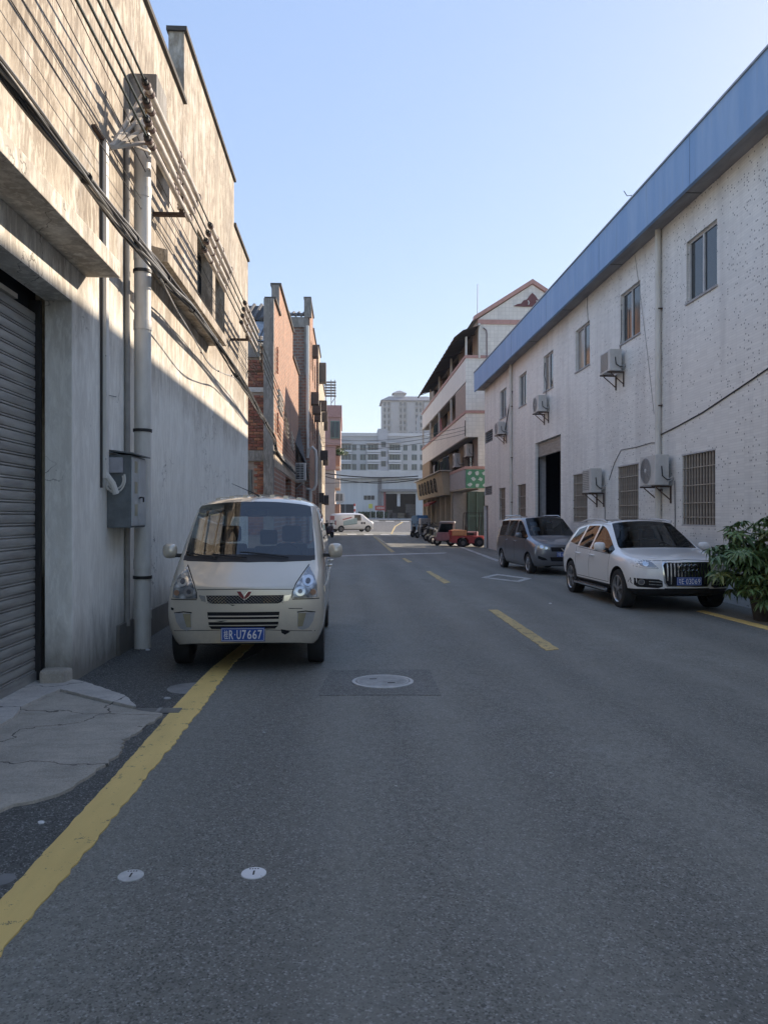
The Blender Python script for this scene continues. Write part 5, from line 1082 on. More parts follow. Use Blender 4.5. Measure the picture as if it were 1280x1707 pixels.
def shell(name, label, cat, loc, rz, st, rule, caprule, b0, b1, paintm, axles, wr, glassm, hw, group=None, lower=None, wellr=1.16, lvl=2, glass3=None):
    t = thing(name, label, cat, loc, group, rz); ORG[t.name] = Vector((0, 0, 0))
    me = cage(st, rule, caprule, b0, b1, lvl); bm = bmesh.new(); bm.from_mesh(me); bvh = BVHTree.FromBMesh(bm); bm.free()
    cut = [MB().lathe([(.0001, 0), (wr*wellr, 0), (wr*wellr, .9), (.0001, .9)], ((hw-.27) if s > 0 else -(hw-.27)-.9, y, wr*1.03), 'x', 28) for y in axles for s in (1, -1)]
    me2 = bool_cut(me, cut)
    bm_obj(split(me2, 0), 'body', paintm, t)
    glass_parts(me2, 1, 'windscreen', glassm, t, .03); glass_parts(me2, 2, 'side_window', glass3 or glassm, t, .012); glass_parts(me2, 3, 'rear_window', glass3 or glassm, t, .02)
    b4 = split(me2, 4)
    if len(b4.faces): bm_obj(b4, 'lower_trim', lower or TRIM, t)
    else: b4.free()
    b5 = split(me2, 5)
    b5.faces.index_update(); isl = islands(b5); b5.free()
    for g in isl:
        q = split(me2, 5); q.faces.ensure_lookup_table(); bmesh.ops.delete(q, geom=[f for f in q.faces if f.index not in g], context='FACES'); bm_obj(q, 'wheel_arch_liner', BLACK, t)
    MB().box(-hw*.86, hw*.86, axles[0]+wr, axles[1]-wr, .20, .30).build('underbody', BLACK, t, local=True)
    return t, bvh
def seats(t, y, zs, xs, z1=1.42):
    for x in xs:
        s = MB().box(x-.24, x+.24, y-.42, y+.02, zs-.12, zs+.02).build('seat', SEAT, t, local=True, bevel=.04)
        MB().hexa([(x-.23, y-.06, zs), (x+.23, y-.06, zs), (x+.23, y+.08, zs), (x-.23, y+.08, zs), (x-.19, y+.06, z1-.16), (x+.19, y+.06, z1-.16), (x+.19, y+.17, z1-.16), (x-.19, y+.17, z1-.16)]).build('backrest', SEAT, s, local=True, bevel=.04)
        MB().box(x-.12, x+.12, y+.06, y+.16, z1-.14, z1+.06).build('headrest', SEAT, s, local=True, bevel=.04)

# --- the champagne van in the foreground
VG = (lambda uz, vz: ((uz/4+260-405)/162, 1.6+(60-vz/4)/162))
vst = [(-1.86, [(.64, .30), (.745, .44), (.77, .60), (.755, .74), (.71, .83), (.64, .865), (.50, .88), (.27, .89), (0, .895)]),
       (-1.74, [(.72, .26), (.80, .42), (.815, .62), (.80, .80), (.765, .93), (.70, .965), (.56, .975), (.30, .98), (0, .985)]),
       (-1.42, [(.74, .26), (.81, .42), (.825, .62), (.82, .85), (.80, 1.05), (.755, 1.115), (.715, 1.13, -.01), (.37, 1.135, -.07), (0, 1.135, -.10)]),
       (-.80, [(.75, .26), (.81, .42), (.825, .62), (.825, .85), (.815, 1.10), (.70, 1.66), (.635, 1.73), (.36, 1.77, -.04), (0, 1.782, -.06)]),
       (-.60, [(.75, .26), (.81, .42), (.825, .62), (.825, .85), (.815, 1.10), (.70, 1.68), (.645, 1.765), (.37, 1.825), (0, 1.84)])]
for y, dz in ((.05, .01), (.16, .01), (1.08, .0), (1.18, 0), (1.72, -.03)): vst.append((y, [(.75, .26), (.81, .42), (.825, .62), (.825, .85), (.815, 1.10), (.70, 1.68+dz), (.645, 1.765+dz), (.37, 1.835+dz), (0, 1.852+dz)]))
vst.append((1.92, [(.68, .32), (.77, .45), (.79, .62), (.79, .85), (.77, 1.10), (.67, 1.60), (.61, 1.68), (.35, 1.73), (0, 1.745)]))
def vrule(i, k):
    if i == 2 and k in (7, 8): return 1
    if k == 5 and i in (4, 6, 8): return 2
    return 4 if k == 0 else 0
VP = carpaint('champagne_paint', (.66, .595, .485), .40)
van, vb = shell('minivan', 'champagne microvan with blue plate parked facing the camera by the left factory', 'van', (-1.03, 9.77, 0), R(.3), vst, vrule, lambda e, k: 3 if (e == -1 and k == 5) else 0, [0, 0, -.06, -.075, -.07, -.06, -.055, -.05, -.05, 0], [0, 0, .03, .03, .03, .03, .03, .03, .03, 0], VP, (-1.30, 1.36), .285, GLASS_V, .80)
for x, s in ((.71, 1), (-.71, -1)):
    for y in (-1.30, 1.36): wheel(van, x, y, .285, .175, s, cover=True, rimmat=P('dull_rim', (.2, .2, .2), .5, .4))
CL = [VG(*q) for q in ((165, 583), (125, 645), (106, 700), (101, 780), (180, 787), (266, 786), (262, 745), (238, 692), (200, 637))]
for s in (1, -1):
    hl = conform(vb, [(x*s, z) for x, z in CL], 'front', .006, .05, 'headlamp', LENS, van, .03)
    for (uz, vz, r, nm, m) in ((165, 672, .058, 'reflector', CHROME), (215, 740, .052, 'reflector', CHROME), (130, 748, .030, 'indicator', P('indicator_amber', (.35, .20, .12), .2))):
        x, z = VG(uz, vz); b_ = conform(vb, circ(x*s, z, r, 18, r*.95), 'front', .012, .02, nm, m, hl, .03)
        if nm == 'reflector': conform(vb, circ(x*s, z, r*.45, 12), 'front', .018, .02, 'bulb_bowl', P('bowl_dark', (.16, .16, .17), .15, .6), hl, .02)
    conform(vb, [(x*s, z) for x, z in [VG(*q) for q in ((118, 882), (232, 882), (232, 985), (200, 998), (160, 985), (130, 940))]], 'front', .004, .03, 'fog_lamp_surround', P('silver_plastic', (.42, .42, .42), .35, .3), van)
    conform(vb, [(x*s, z) for x, z in [VG(*q) for q in ((176, 886), (228, 884), (230, 975), (200, 972))]], 'front', .010, .03, 'fog_lamp', P('aged_lens', (.34, .30, .19), .2), van)
    conform(vb, ribbon([(x*s, z) for x, z in [VG(*q) for q in ((165, 575), (205, 630), (245, 690), (266, 745), (268, 786))]], .010), 'front', .001, .01, 'seam', BLACK, van, .02)
    conform(vb, ribbon([(x*s, z) for x, z in [VG(*q) for q in ((235, 878), (180, 873), (115, 882))]], .012), 'front', .001, .01, 'seam', BLACK, van, .02)
    conform(vb, ribbon([(x*s, z) for x, z in [VG(*q) for q in ((90, 792), (180, 792), (268, 792))]], .009), 'front', .001, .01, 'seam', BLACK, van, .02)
    f = 'sideR' if s > 0 else 'sideL'
    for pts in (((-1.02, .34), (-1.05, 1.08)), ((.10, .34), (.10, 1.66)), ((1.13, .40), (1.13, 1.66)), ((-1.02, .33), (.9, .33))): conform(vb, ribbon(pts, .010), f, .001, .01, 'seam', BLACK, van, .05)
    conform(vb, [(-1.6, .80), (1.8, .82), (1.8, .88), (-1.6, .86)], f, .010, .02, 'side_moulding', VP, van, .06)
    for y in (-.10, .95): MB().tube([(s*.828, y-.07, .98), (s*.86, y-.05, .985), (s*.86, y+.05, .985), (s*.828, y+.07, .98)], .013, 8).build('door_handle', VP, van, True, local=True)
    mirror_pod(van, s*.918, -1.10, 1.21, s, VP, .080, .065, .082)
gm = [VG(*q) for q in ((330, 764), (838, 764), (830, 800), (800, 818), (370, 818), (338, 800))]
gr = conform(vb, gm, 'front', .004, .03, 'grille', BLACK, van)
mb = MB(); x0, z0 = VG(335, 816); x1_, z1_ = VG(833, 766); hh = z1_-z0; n = 22
for k in range(-4, n):
    for sg in (1, -1):
        pts = []
        for q in range(5):
            x = x0+(x1_-x0)*(k+2.6*q/4)/n; x = x if sg > 0 else -x-0.0 + (x0+x1_)
            z = z0+hh*q/4
            if x0-.002 < x < x1_+.002:
                h = vb.ray_cast(Vector((x, -5, z)), Vector((0, 1, 0)))[0]
                if h: pts.append(h-Vector((0, .008, 0)))
        if len(pts) > 1: mb.tube(pts, .0028, 4)
tag(mb.build('grille_mesh', CHROME, gr, local=True), kind='stuff')
conform(vb, ribbon([VG(*q) for q in ((268, 727), (560, 722), (905, 727))], .007), 'front', .001, .01, 'seam', BLACK, van, .03)
conform(vb, [VG(*q) for q in ((280, 760), (325, 768), (330, 806), (300, 800))], 'front', .006, .02, 'grille_end', CHROME, van); conform(vb, [VG(*q) for q in ((840, 768), (888, 760), (868, 800), (838, 806))], 'front', .006, .02, 'grille_end', CHROME, van)
lg = conform(vb, [VG(*q) for q in ((338, 873), (810, 873), (800, 965), (780, 985), (365, 985), (348, 965))], 'front', .003, .03, 'lower_grille', BLACK, van)
for a, b in ((896, 904), (920, 938), (958, 964)): conform(vb, [VG(*q) for q in ((342, a), (806, a), (804, b), (346, b))], 'front', .012, .03, 'grille_slat', VP, lg)
ew = P('emblem_red', (.20, .03, .035), .3, .3); em = conform(vb, [VG(*q) for q in ((530, 735), (558, 735), (581, 766), (605, 735), (633, 735), (614, 770), (581, 794), (549, 770))], 'front', .014, .02, 'emblem', CHROME, van, .02)
for q in (((533, 737), (557, 737), (580, 772), (579, 790), (551, 769)), ((630, 737), (606, 737), (582, 772), (583, 790), (612, 769))): conform(vb, [VG(*p) for p in q], 'front', .018, .02, 'emblem_wing', ew, em, .02)
hp = vb.ray_cast(Vector((0, -5, .40)), Vector((0, 1, 0)))[0]; plate(van, '桂RU7667', VG(571, 0)[0], hp.y-.02, .395)
for q, nm in ((((818, 990), (850, 996), (880, 1008), (845, 1028), (822, 1015)), 'scuff'), (((90, 845), (112, 850), (110, 866), (92, 862)), 'scuff'), (((160, 945), (185, 955), (178, 968)), 'scuff'), (((870, 850), (960, 853), (960, 857), (870, 855)), 'scuff'), (((480, 822), (520, 826), (505, 832)), 'scuff'), (((390, 930), (470, 927), (430, 936)), 'scuff')): conform(vb, [VG(*p) for p in q], 'front', .0135 if q[0][0] == 390 else .002, .01, nm, BLACK, van, .02)
conform(vb, ribbon([VG(*q) for q in ((90, 1002), (230, 996), (420, 992))], .006), 'front', .001, .01, 'seam', TRIM, van, .03); conform(vb, ribbon([VG(*q) for q in ((720, 992), (900, 1002), (1080, 1010))], .006), 'front', .001, .01, 'seam', TRIM, van, .03)
conform(vb, [(-.70, -1.46), (-.35, -1.53), (0, -1.555), (.35, -1.53), (.70, -1.46), (.70, -1.40), (.35, -1.445), (0, -1.465), (-.35, -1.445), (-.70, -1.40)], 'top', .005, .02, 'cowl_panel', TRIM, van)
for k in range(7): x = -.48+k*.16; conform(vb, [(x-.028, -.52), (x+.028, -.52), (x+.028, 1.55), (x-.028, 1.55)], 'top', .022, .03, 'roof_rib', VP, van, .05)
def wiper(pts, car, bvh):
    P3 = []
    for x, z in pts:
        h = bvh.ray_cast(Vector((x, -5, z)), Vector((0, 1, 0)))[0]; P3.append(h-Vector((0, .022, -.012)))
    MB().tube(P3, .008, 6).build('wiper', TRIM, car, True, local=True)
wiper([(-.34, 1.145), (-.5, 1.165), (-.62, 1.185), (-.68, 1.20)], van, vb); wiper([(.42, 1.145), (.2, 1.175), (-.05, 1.20), (-.10, 1.20)], van, vb); wiper([(-.02, 1.145), (-.2, 1.16), (-.4, 1.18)], van, vb)
MB().tube([(.02, -.66, 1.83), (-.05, -.66, 1.87), (-.30, -.66, 1.98)], [.012, .006, .003], 6).build('aerial', TRIM, van, True, local=True)
MB().box(-.74, .74, -1.34, -1.02, .85, 1.09).build('dashboard', P('dash_grey', (.09, .09, .095), .8), van, local=True, bevel=.06)
seats(van, -.30, .72, (-.37, .37), 1.42); seats(van, .65, .72, (0, ), 1.35)
MB().lathe([(.17, -.012), (.185, 0), (.17, .012), (.155, 0)], (0, 0, 0), 'y', 24, True).build('steering_wheel', TRIM, van, True, local=True).matrix_local = Matrix.Translation((.36, -.92, 1.13)) @ Matrix.Rotation(R(-30), 4, 'X')
MB().box(-.06, .14, -1.20, -1.10, 1.09, 1.16).build('tissue_box', PLATEW, van, local=True, bevel=.02)
MB().box(-.12, .12, -.72, -.69, 1.60, 1.67).build('inner_mirror', TRIM, van, local=True, bevel=.01)
MB().box(-.72, .72, 1.70, 1.75, .5, 1.12).build('rear_lining', SEAT, van, local=True)

# --- the white SUV
sst = [(-2.16, [(.60, .30), (.75, .42), (.79, .56), (.78, .70), (.74, .82), (.66, .875), (.50, .90), (.27, .915), (0, .92)]),
       (-1.96, [(.78, .25), (.90, .40), (.925, .56), (.92, .74), (.88, .87), (.80, .925), (.62, .955), (.34, .975), (0, .98)]),
       (-1.44, [(.84, .24), (.93, .40), (.95, .56), (.945, .78), (.90, .94), (.82, .99), (.65, 1.015), (.35, 1.035), (0, 1.04)]),
       (-1.00, [(.85, .24), (.93, .40), (.945, .56), (.945, .80), (.91, .97), (.83, 1.04), (.77, 1.065, -.01), (.40, 1.08, -.08), (0, 1.085, -.11)]),
       (-.20, [(.85, .24), (.93, .40), (.945, .56), (.945, .82), (.905, 1.005), (.68, 1.475), (.60, 1.545), (.34, 1.585, -.04), (0, 1.60, -.06)]),
       (.14, [(.85, .24), (.93, .40), (.945, .56), (.945, .82), (.905, 1.015), (.67, 1.50), (.60, 1.575), (.34, 1.615), (0, 1.63)]),
       (.21, [(.85, .24), (.93, .40), (.945, .56), (.945, .82), (.905, 1.02), (.67, 1.50), (.60, 1.58), (.34, 1.62), (0, 1.633)]),
       (.94, [(.85, .24), (.93, .40), (.945, .56), (.945, .83), (.90, 1.05), (.665, 1.485), (.60, 1.57), (.34, 1.61), (0, 1.625)]),
       (1.01, [(.85, .24), (.93, .40), (.945, .56), (.945, .83), (.90, 1.055), (.665, 1.48), (.60, 1.565), (.34, 1.605), (0, 1.62)]),
       (1.55, [(.84, .26), (.93, .42), (.945, .58), (.945, .85), (.89, 1.12), (.68, 1.40), (.60, 1.52), (.34, 1.56), (0, 1.575)]),
       (1.92, [(.80, .30), (.91, .44), (.93, .60), (.93, .84), (.87, 1.08), (.71, 1.32), (.61, 1.44), (.36, 1.49), (0, 1.50)]),
       (2.24, [(.72, .36), (.85, .47), (.89, .62), (.88, .80), (.82, .96), (.73, 1.03), (.60, 1.06), (.33, 1.075), (0, 1.08)])]
def srule(i, k):
    if i == 3 and k in (7, 8): return 1
    if k == 5 and i in (3, 4, 6, 8): return 2
    if i == 10 and k in (7, 8): return 3
    return 4 if k in (0, 1) else 0
SPT = carpaint('white_suv_paint', (.80, .80, .79), 0, d=.05)
sx, sy = 5.90, 15.28; suv, sb = shell('white_suv', 'white SUV with tall chrome grille parked along the mosaic factory', 'car', (sx, sy, gz(sx, sy)), R(.8), sst, srule, lambda e, k: 4 if k == 1 else 0, [0, 0, -.12, -.14, -.14, -.12, -.10, -.09, -.08, 0], [0, 0, .05, .05, .05, .05, .05, .05, .05, 0], SPT, (-1.40, 1.38), .355, GLASS_D, .93, wellr=1.14)
for x, s in ((.82, 1), (-.82, -1)):
    for y in (-1.40, 1.38): wheel(suv, x, y, .355, .235, s, 5, True, .70)
for s in (1, -1):
    m_ = lambda q: [(x*s, z) for x, z in q]
    hl = conform(sb, m_([(-.90, .93), (-.70, .915), (-.62, .905), (-.52, .80), (-.50, .765), (-.70, .775), (-.86, .80)]), 'front', .004, .04, 'headlamp', P('lamp_dark', (.30, .30, .31), .12, .4, coat=1.0), suv)
    conform(sb, m_([(-.88, .905), (-.84, .915), (-.82, .83), (-.72, .80), (-.53, .79), (-.54, .775), (-.72, .778), (-.86, .81)]), 'front', .008, .02, 'light_strip', PLATEW, hl, .02)
    conform(sb, circ(-.70*s, .85, .045, 16), 'front', .010, .02, 'projector', CHROME, hl, .02)
    fg = conform(sb, m_([(-.90, .60), (-.50, .585), (-.44, .555), (-.43, .46), (-.50, .43), (-.82, .445), (-.91, .52)]), 'front', .004, .04, 'air_intake', BLACK, suv)
    for z in (.49, .54): conform(sb, m_([(-.66, z), (-.45, z-.01), (-.45, z+.004), (-.66, z+.014)]), 'front', .012, .02, 'chrome_bar', CHROME, fg)
    conform(sb, circ(-.77*s, .53, .052, 18), 'front', .010, .02, 'fog_lamp', CHROME, fg, .02); conform(sb, circ(-.77*s, .53, .036, 14), 'front', .014, .02, 'fog_lens', P('fog_dark', (.12, .12, .13), .1), fg, .02)
    f = 'sideR' if s > 0 else 'sideL'
    for pts in (((-.93, .44), (-.95, .97)), ((.175, .44), (.175, 1.0)), ((1.05, .75), (1.06, 1.05)), ((-.93, .44), (.95, .44)), ((.95, .44), (1.05, .75)), ((-.95, .965), (1.0, 1.03))): conform(sb, ribbon(pts, .009), f, .001, .01, 'seam', BLACK, suv, .04)
    for y in (-.02, .86): MB().tube([(s*.938, y-.11, .90), (s*.975, y-.09, .905), (s*.975, y+.09, .91), (s*.938, y+.11, .91)], .016, 8).build('door_handle', SPT, suv, True, local=True)
    mirror_pod(suv, s*1.03, -.72, 1.10, s, SPT, .115, .07, .085)
    MB().tube([(s*.655, -.10, 1.56), (s*.65, .15, 1.60), (s*.645, .6, 1.615), (s*.64, 1.1, 1.605), (s*.635, 1.55, 1.545)], .020, 8).build('roof_rail', ALU, suv, True, local=True)
    rbd = MB().box(min(s*.86, s*1.0), max(s*.86, s*1.0), -.98, .96, .27, .32).build('running_board', CHROME, suv, local=True, bevel=.012); MB().box(min(s*.87, s*.985), max(s*.87, s*.985), -.94, .92, .321, .327).build('tread', TRIM, rbd, local=True)
    conform(sb, circ(1.62, .97, .075, 16) if s < 0 else circ(1.62, .97, .01, 6), f, .002, .01, 'fuel_flap', SPT, suv, .03)
GRO = [(-.42, .885), (.42, .885), (.45, .84), (.41, .52), (.36, .455), (-.36, .455), (-.41, .52), (-.45, .84)]
gf = conform(sb, GRO, 'front', .010, .04, 'grille', CHROME, suv); GRI = [(x*.945, .67+(z-.67)*.93) for x, z in GRO]; gi = conform(sb, GRI, 'front', .014, .03, 'grille_recess', BLACK, gf)
for k in range(13):
    x = -.36+.06*k; z0_ = .50 if abs(x) < .34 else .56; conform(sb, [(x-.010, z0_), (x+.010, z0_), (x+.011, .862), (x-.011, .862)], 'front', .024, .03, 'grille_bar', CHROME, gf, .05)
hp = sb.ray_cast(Vector((0, -5, .56)), Vector((0, 1, 0)))[0]
conform(sb, [(-.25, .475), (.25, .475), (.25, .635), (-.25, .635)], 'front', .028, .03, 'plate_panel', BLACK, gf); plate(suv, '粤E03D69', .0, hp.y-.042, .555)
for k in range(4):
    x = -.117+.078*k; y0_ = sb.ray_cast(Vector((x, -5, .785)), Vector((0, 1, 0)))[0].y-.035; pr = [(.052+.008*math.cos(a), .008*math.sin(a)) for a in [2*math.pi*j/6 for j in range(6)]]; MB().lathe(pr, (x, y0_, .785), 'y', 24, True).build('emblem_ring', CHROME, gf, True, local=True)
conform(sb, [(-.40, .405), (.40, .405), (.40, .43), (-.40, .43)], 'front', .003, .02, 'lower_slot', BLACK, suv); conform(sb, ribbon([(-.78, .90), (-.5, .905), (0, .92), (.5, .905), (.78, .90)], .008), 'front', .001, .01, 'seam', BLACK, suv, .04)
conform(sb, [(-.52, .0), (.52, .0), (.50, .80), (-.50, .80)], 'top', .004, .01, 'sunroof', P('sunroof_black', (.012, .012, .014), .08), suv, .08)
MB().box(-.80, .80, -.95, -.55, .80, 1.03).build('dashboard', P('dash_grey', (.09, .09, .095), .8), suv, local=True, bevel=.05); seats(suv, .25, .62, (-.38, .38), 1.36); seats(suv, 1.1, .62, (-.4, 0, .4), 1.30)
MB().lathe([(.17, -.012), (.185, 0), (.17, .012), (.155, 0)], (0, 0, 0), 'y', 24, True).build('steering_wheel', TRIM, suv, True, local=True).matrix_local = Matrix.Translation((.38, -.42, 1.0)) @ Matrix.Rotation(R(-25), 4, 'X')
MB().box(-.13, .13, -.33, -.30, 1.43, 1.49).build('inner_mirror', TRIM, suv, local=True, bevel=.01)
wiper([(-.5, 1.09), (-.2, 1.10), (.1, 1.12)], suv, sb); wiper([(.1, 1.09), (.4, 1.10), (.65, 1.13)], suv, sb)

# --- the dark grey people carrier
hst = [(-2.02, [(.56, .28), (.70, .40), (.74, .54), (.73, .68), (.68, .80), (.60, .85), (.46, .87), (.25, .885), (0, .89)]),
       (-1.86, [(.72, .24), (.80, .38), (.82, .54), (.815, .72), (.77, .86), (.69, .91), (.55, .935), (.30, .95), (0, .955)]),
       (-1.40, [(.76, .22), (.83, .38), (.84, .56), (.835, .78), (.80, .96), (.72, 1.01), (.58, 1.035), (.32, 1.05), (0, 1.055)]),
       (-1.14, [(.76, .22), (.83, .38), (.84, .56), (.84, .80), (.81, 1.00), (.74, 1.06), (.69, 1.085, -.01), (.36, 1.10, -.06), (0, 1.10, -.08)]),
       (-.40, [(.76, .22), (.83, .38), (.84, .56), (.84, .82), (.81, 1.03), (.66, 1.54), (.59, 1.615), (.34, 1.65, -.03), (0, 1.66, -.05)]),
       (-.10, [(.76, .22), (.83, .38), (.84, .56), (.84, .82), (.81, 1.04), (.66, 1.56), (.60, 1.64), (.34, 1.68), (0, 1.69)])]
for y, dz in ((-.0, 0), (.85, .0), (.95, 0), (1.72, -.02)): hst.append((y+.001, [(.76, .22), (.83, .38), (.84, .56), (.84, .82), (.81, 1.05), (.665, 1.56+dz), (.60, 1.645+dz), (.34, 1.685+dz), (0, 1.70+dz)]))
hst.append((1.98, [(.72, .30), (.80, .42), (.82, .58), (.82, .80), (.79, 1.05), (.66, 1.45), (.58, 1.55), (.33, 1.60), (0, 1.61)]))
hst.append((2.12, [(.66, .34), (.76, .44), (.79, .58), (.79, .78), (.76, 1.02), (.64, 1.40), (.56, 1.49), (.32, 1.53), (0, 1.54)]))
def hrule(i, k):
    if i == 3 and k in (7, 8): return 1
    if k == 5 and i in (3, 4, 6, 8): return 2
    return 4 if k == 0 else 0
HP = carpaint('grey_paint', (.16, .17, .195), .55, d=.18)
hx, hy = 6.02, 23.55; hong, hb = shell('grey_minivan', 'dark grey people carrier parked behind the white SUV', 'car', (hx, hy, gz(hx, hy)), R(4.5), hst, hrule, lambda e, k: 3 if (e == -1 and k == 5) else 0, [0, 0, -.10, -.12, -.12, -.10, -.09, -.08, -.07, 0], [0, 0, .04, .04, .04, .04, .04, .04, .04, 0], HP, (-1.35, 1.36), .30, GLASS_D, .82)
for x, s in ((.73, 1), (-.73, -1)):
    for y in (-1.35, 1.36): wheel(hong, x, y, .30, .185, s, 7, False, .68)
for s in (1, -1):
    m_ = lambda q: [(x*s, z) for x, z in q]
    hl = conform(hb, m_([(-.80, .90), (-.62, .885), (-.42, .79), (-.40, .73), (-.56, .725), (-.74, .80)]), 'front', .005, .04, 'headlamp', P('yellowed_lens', (.48, .46, .36), .15, .3, coat=1), hong); conform(hb, circ(-.62*s, .81, .05, 14), 'front', .012, .02, 'reflector', CHROME, hl, .02); conform(hb, circ(-.50*s, .775, .038, 14), 'front', .012, .02, 'reflector', CHROME, hl, .02)
    conform(hb, m_([(-.72, .56), (-.52, .49), (-.46, .43), (-.60, .43), (-.72, .48)]), 'front', .004, .03, 'fog_lamp_recess', BLACK, hong)
    f = 'sideR' if s > 0 else 'sideL'
    for pts in (((-1.0, .36), (-1.05, 1.0)), ((-.05, .36), (-.05, 1.03)), ((.9, .5), (.9, 1.03))): conform(hb, ribbon(pts, .012), f, .001, .01, 'seam', BLACK, hong, .05)
    conform(hb, ribbon([(-1.0, 1.015), (0, 1.045), (1.85, 1.06)], .022), f, .006, .01, 'belt_trim', CHROME, hong, .06)
    for y in (-.20, .75): MB().tube([(s*.835, y-.08, .93), (s*.865, y-.06, .935), (s*.865, y+.06, .935), (s*.835, y+.08, .93)], .015, 8).build('door_handle', HP, hong, True, local=True)
    mirror_pod(hong, s*.94, -.86, 1.12, s, HP, .10, .06, .075); MB().tube([(s*.62, -.1, 1.655), (s*.62, .1, 1.70), (s*.62, 1.5, 1.69), (s*.62, 1.7, 1.64)], .016, 6).build('roof_rail', HP, hong, True, local=True)
conform(hb, [(-.38, .80), (.38, .80), (.36, .68), (-.36, .68)], 'front', .006, .03, 'grille', BLACK, hong)
conform(hb, [(-.40, .52), (.40, .52), (.36, .40), (-.36, .40)], 'front', .004, .03, 'lower_grille', BLACK, hong)
conform(hb, [(-.09, .765), (-.05, .765), (0, .715), (.05, .765), (.09, .765), (.04, .70), (0, .685), (-.04, .70)], 'front', .014, .02, 'emblem', CHROME, hong, .03)
hp = hb.ray_cast(Vector((0, -5, .60)), Vector((0, 1, 0)))[0]; plate(hong, '粤E65P', .0, hp.y-.02, .60)
MB().box(-.70, .70, -1.08, -.7, .80, 1.05).build('dashboard', P('dash_grey', (.09, .09, .095), .8), hong, local=True, bevel=.05); seats(hong, .05, .62, (-.36, .36), 1.40)
for (x, z) in ((-.42, 1.45), (-.40, 1.30)):
    h = hb.ray_cast(Vector((x, -5, z)), Vector((0, 1, 0)))[0]; conform(hb, [(x-.10, z-.05), (x+.10, z-.05), (x+.10, z+.05), (x-.10, z+.05)], 'front', -.012, .004, 'windscreen_sticker', P('sticker', (.45, .5, .55), .6), hong)
MB().box(-.08, .08, -.50, -.47, 1.50, 1.56).build('inner_mirror', P('mirror_pale', (.5, .5, .48), .4), hong, local=True, bevel=.01)
MB().tube([(.0, -.30, 1.67), (.0, -.28, 1.80)], .006, 5).build('aerial', TRIM, hong, local=True)

# --- white delivery van crossing at the far junction
DPt = carpaint('white_van_paint', (.66, .65, .63), 0, d=.1)
dst = [(y*1.12, [(x*1.02, z*1.02) for x, z, *_ in pts]) for y, pts in vst]
dxy = gp(586, 885.5); dv, db = shell('delivery_van', 'white delivery van with red and green lettering leaving the side street', 'van', (dxy.x, 77.2, 0), R(114), dst, lambda i, k: 1 if (i == 2 and k in (7, 8)) else (2 if (k == 5 and i == 4) else (4 if k == 0 else 0)), lambda e, k: 0, [0, 0, -.06, -.075, -.07, -.06, -.055, -.05, -.05, 0], [0, 0, .03, .03, .03, .03, .03, .03, .03, 0], DPt, (-1.42, 1.52), .30, GLASS_D, .82, lvl=1)
for x, s in ((.73, 1), (-.73, -1)):
    for y in (-1.42, 1.52): wheel(dv, x, y, .30, .18, s, 5)
for f in ('sideL', 'sideR'):
    conform(db, [(-.2, .85), (1.3, .70), (1.3, 1.05), (-.2, 1.42)], f, .006, .01, 'print_panel', P('pale_teal_print', (.35, .46, .46), .5), dv, .12); conform(db, [(.35, 1.40), (1.35, 1.18), (1.35, 1.28), (.35, 1.52)], f, .012, .01, 'print_panel', P('red_print', (.45, .12, .10), .5), dv, .12); conform(db, [(-.2, .80), (1.3, .64), (1.3, .69), (-.2, .86)], f, .008, .01, 'print_panel', P('dark_teal_print', (.10, .18, .19), .5), dv, .12)
    for k in range(2): conform(db, [(-1.12+.28*k, .78), (-.9+.28*k, .78), (-.9+.28*k, .98), (-1.12+.28*k, .98)], f, .008, .01, 'print_mark', P('dark_print', (.05, .05, .06), .5), dv, .1)
conform(db, [(-.60, 1.20), (.60, 1.20), (.56, 1.62), (-.56, 1.62)], 'rear', .006, .01, 'rear_window', P('red_rear_film', (.36, .10, .09), .3), dv, .1)
for s in (1, -1): conform(db, [(s*.66, .72), (s*.78, .72), (s*.76, 1.15), (s*.64, 1.15)], 'rear', .008, .02, 'tail_lamp', P('tail_red', (.30, .03, .03), .3), dv, .1)
conform(db, [(-.22, .70), (.22, .70), (.22, .84), (-.22, .84)], 'rear', .008, .02, 'licence_plate', P('plate_yellow', (.30, .30, .10), .5), dv, .1); conform(db, [(-.70, .32), (.70, .32), (.72, .50), (-.72, .50)], 'rear', .03, .05, 'rear_bumper', DPt, dv, .1)
# small car on the far road behind it
fst = [(y*1.05, [(x, z*.86) for x, z, *_ in pts]) for y, pts in sst]
fc, fb = shell('far_car', 'pale car on the far road behind the delivery van', 'car', (ratio(574)*93, 93, gz(0, 93)), R(60), fst, srule, lambda e, k: 4 if k == 1 else 0, [0, 0, -.12, -.14, -.14, -.12, -.10, -.09, -.08, 0], [0]*10, carpaint('pale_car_paint', (.52, .53, .54), .2), (-1.45, 1.45), .33, GLASS_D, .93, lvl=1)
for x, s in ((.82, 1), (-.82, -1)):
    for y in (-1.45, 1.45): wheel(fc, x, y, .33, .2, s, 5)
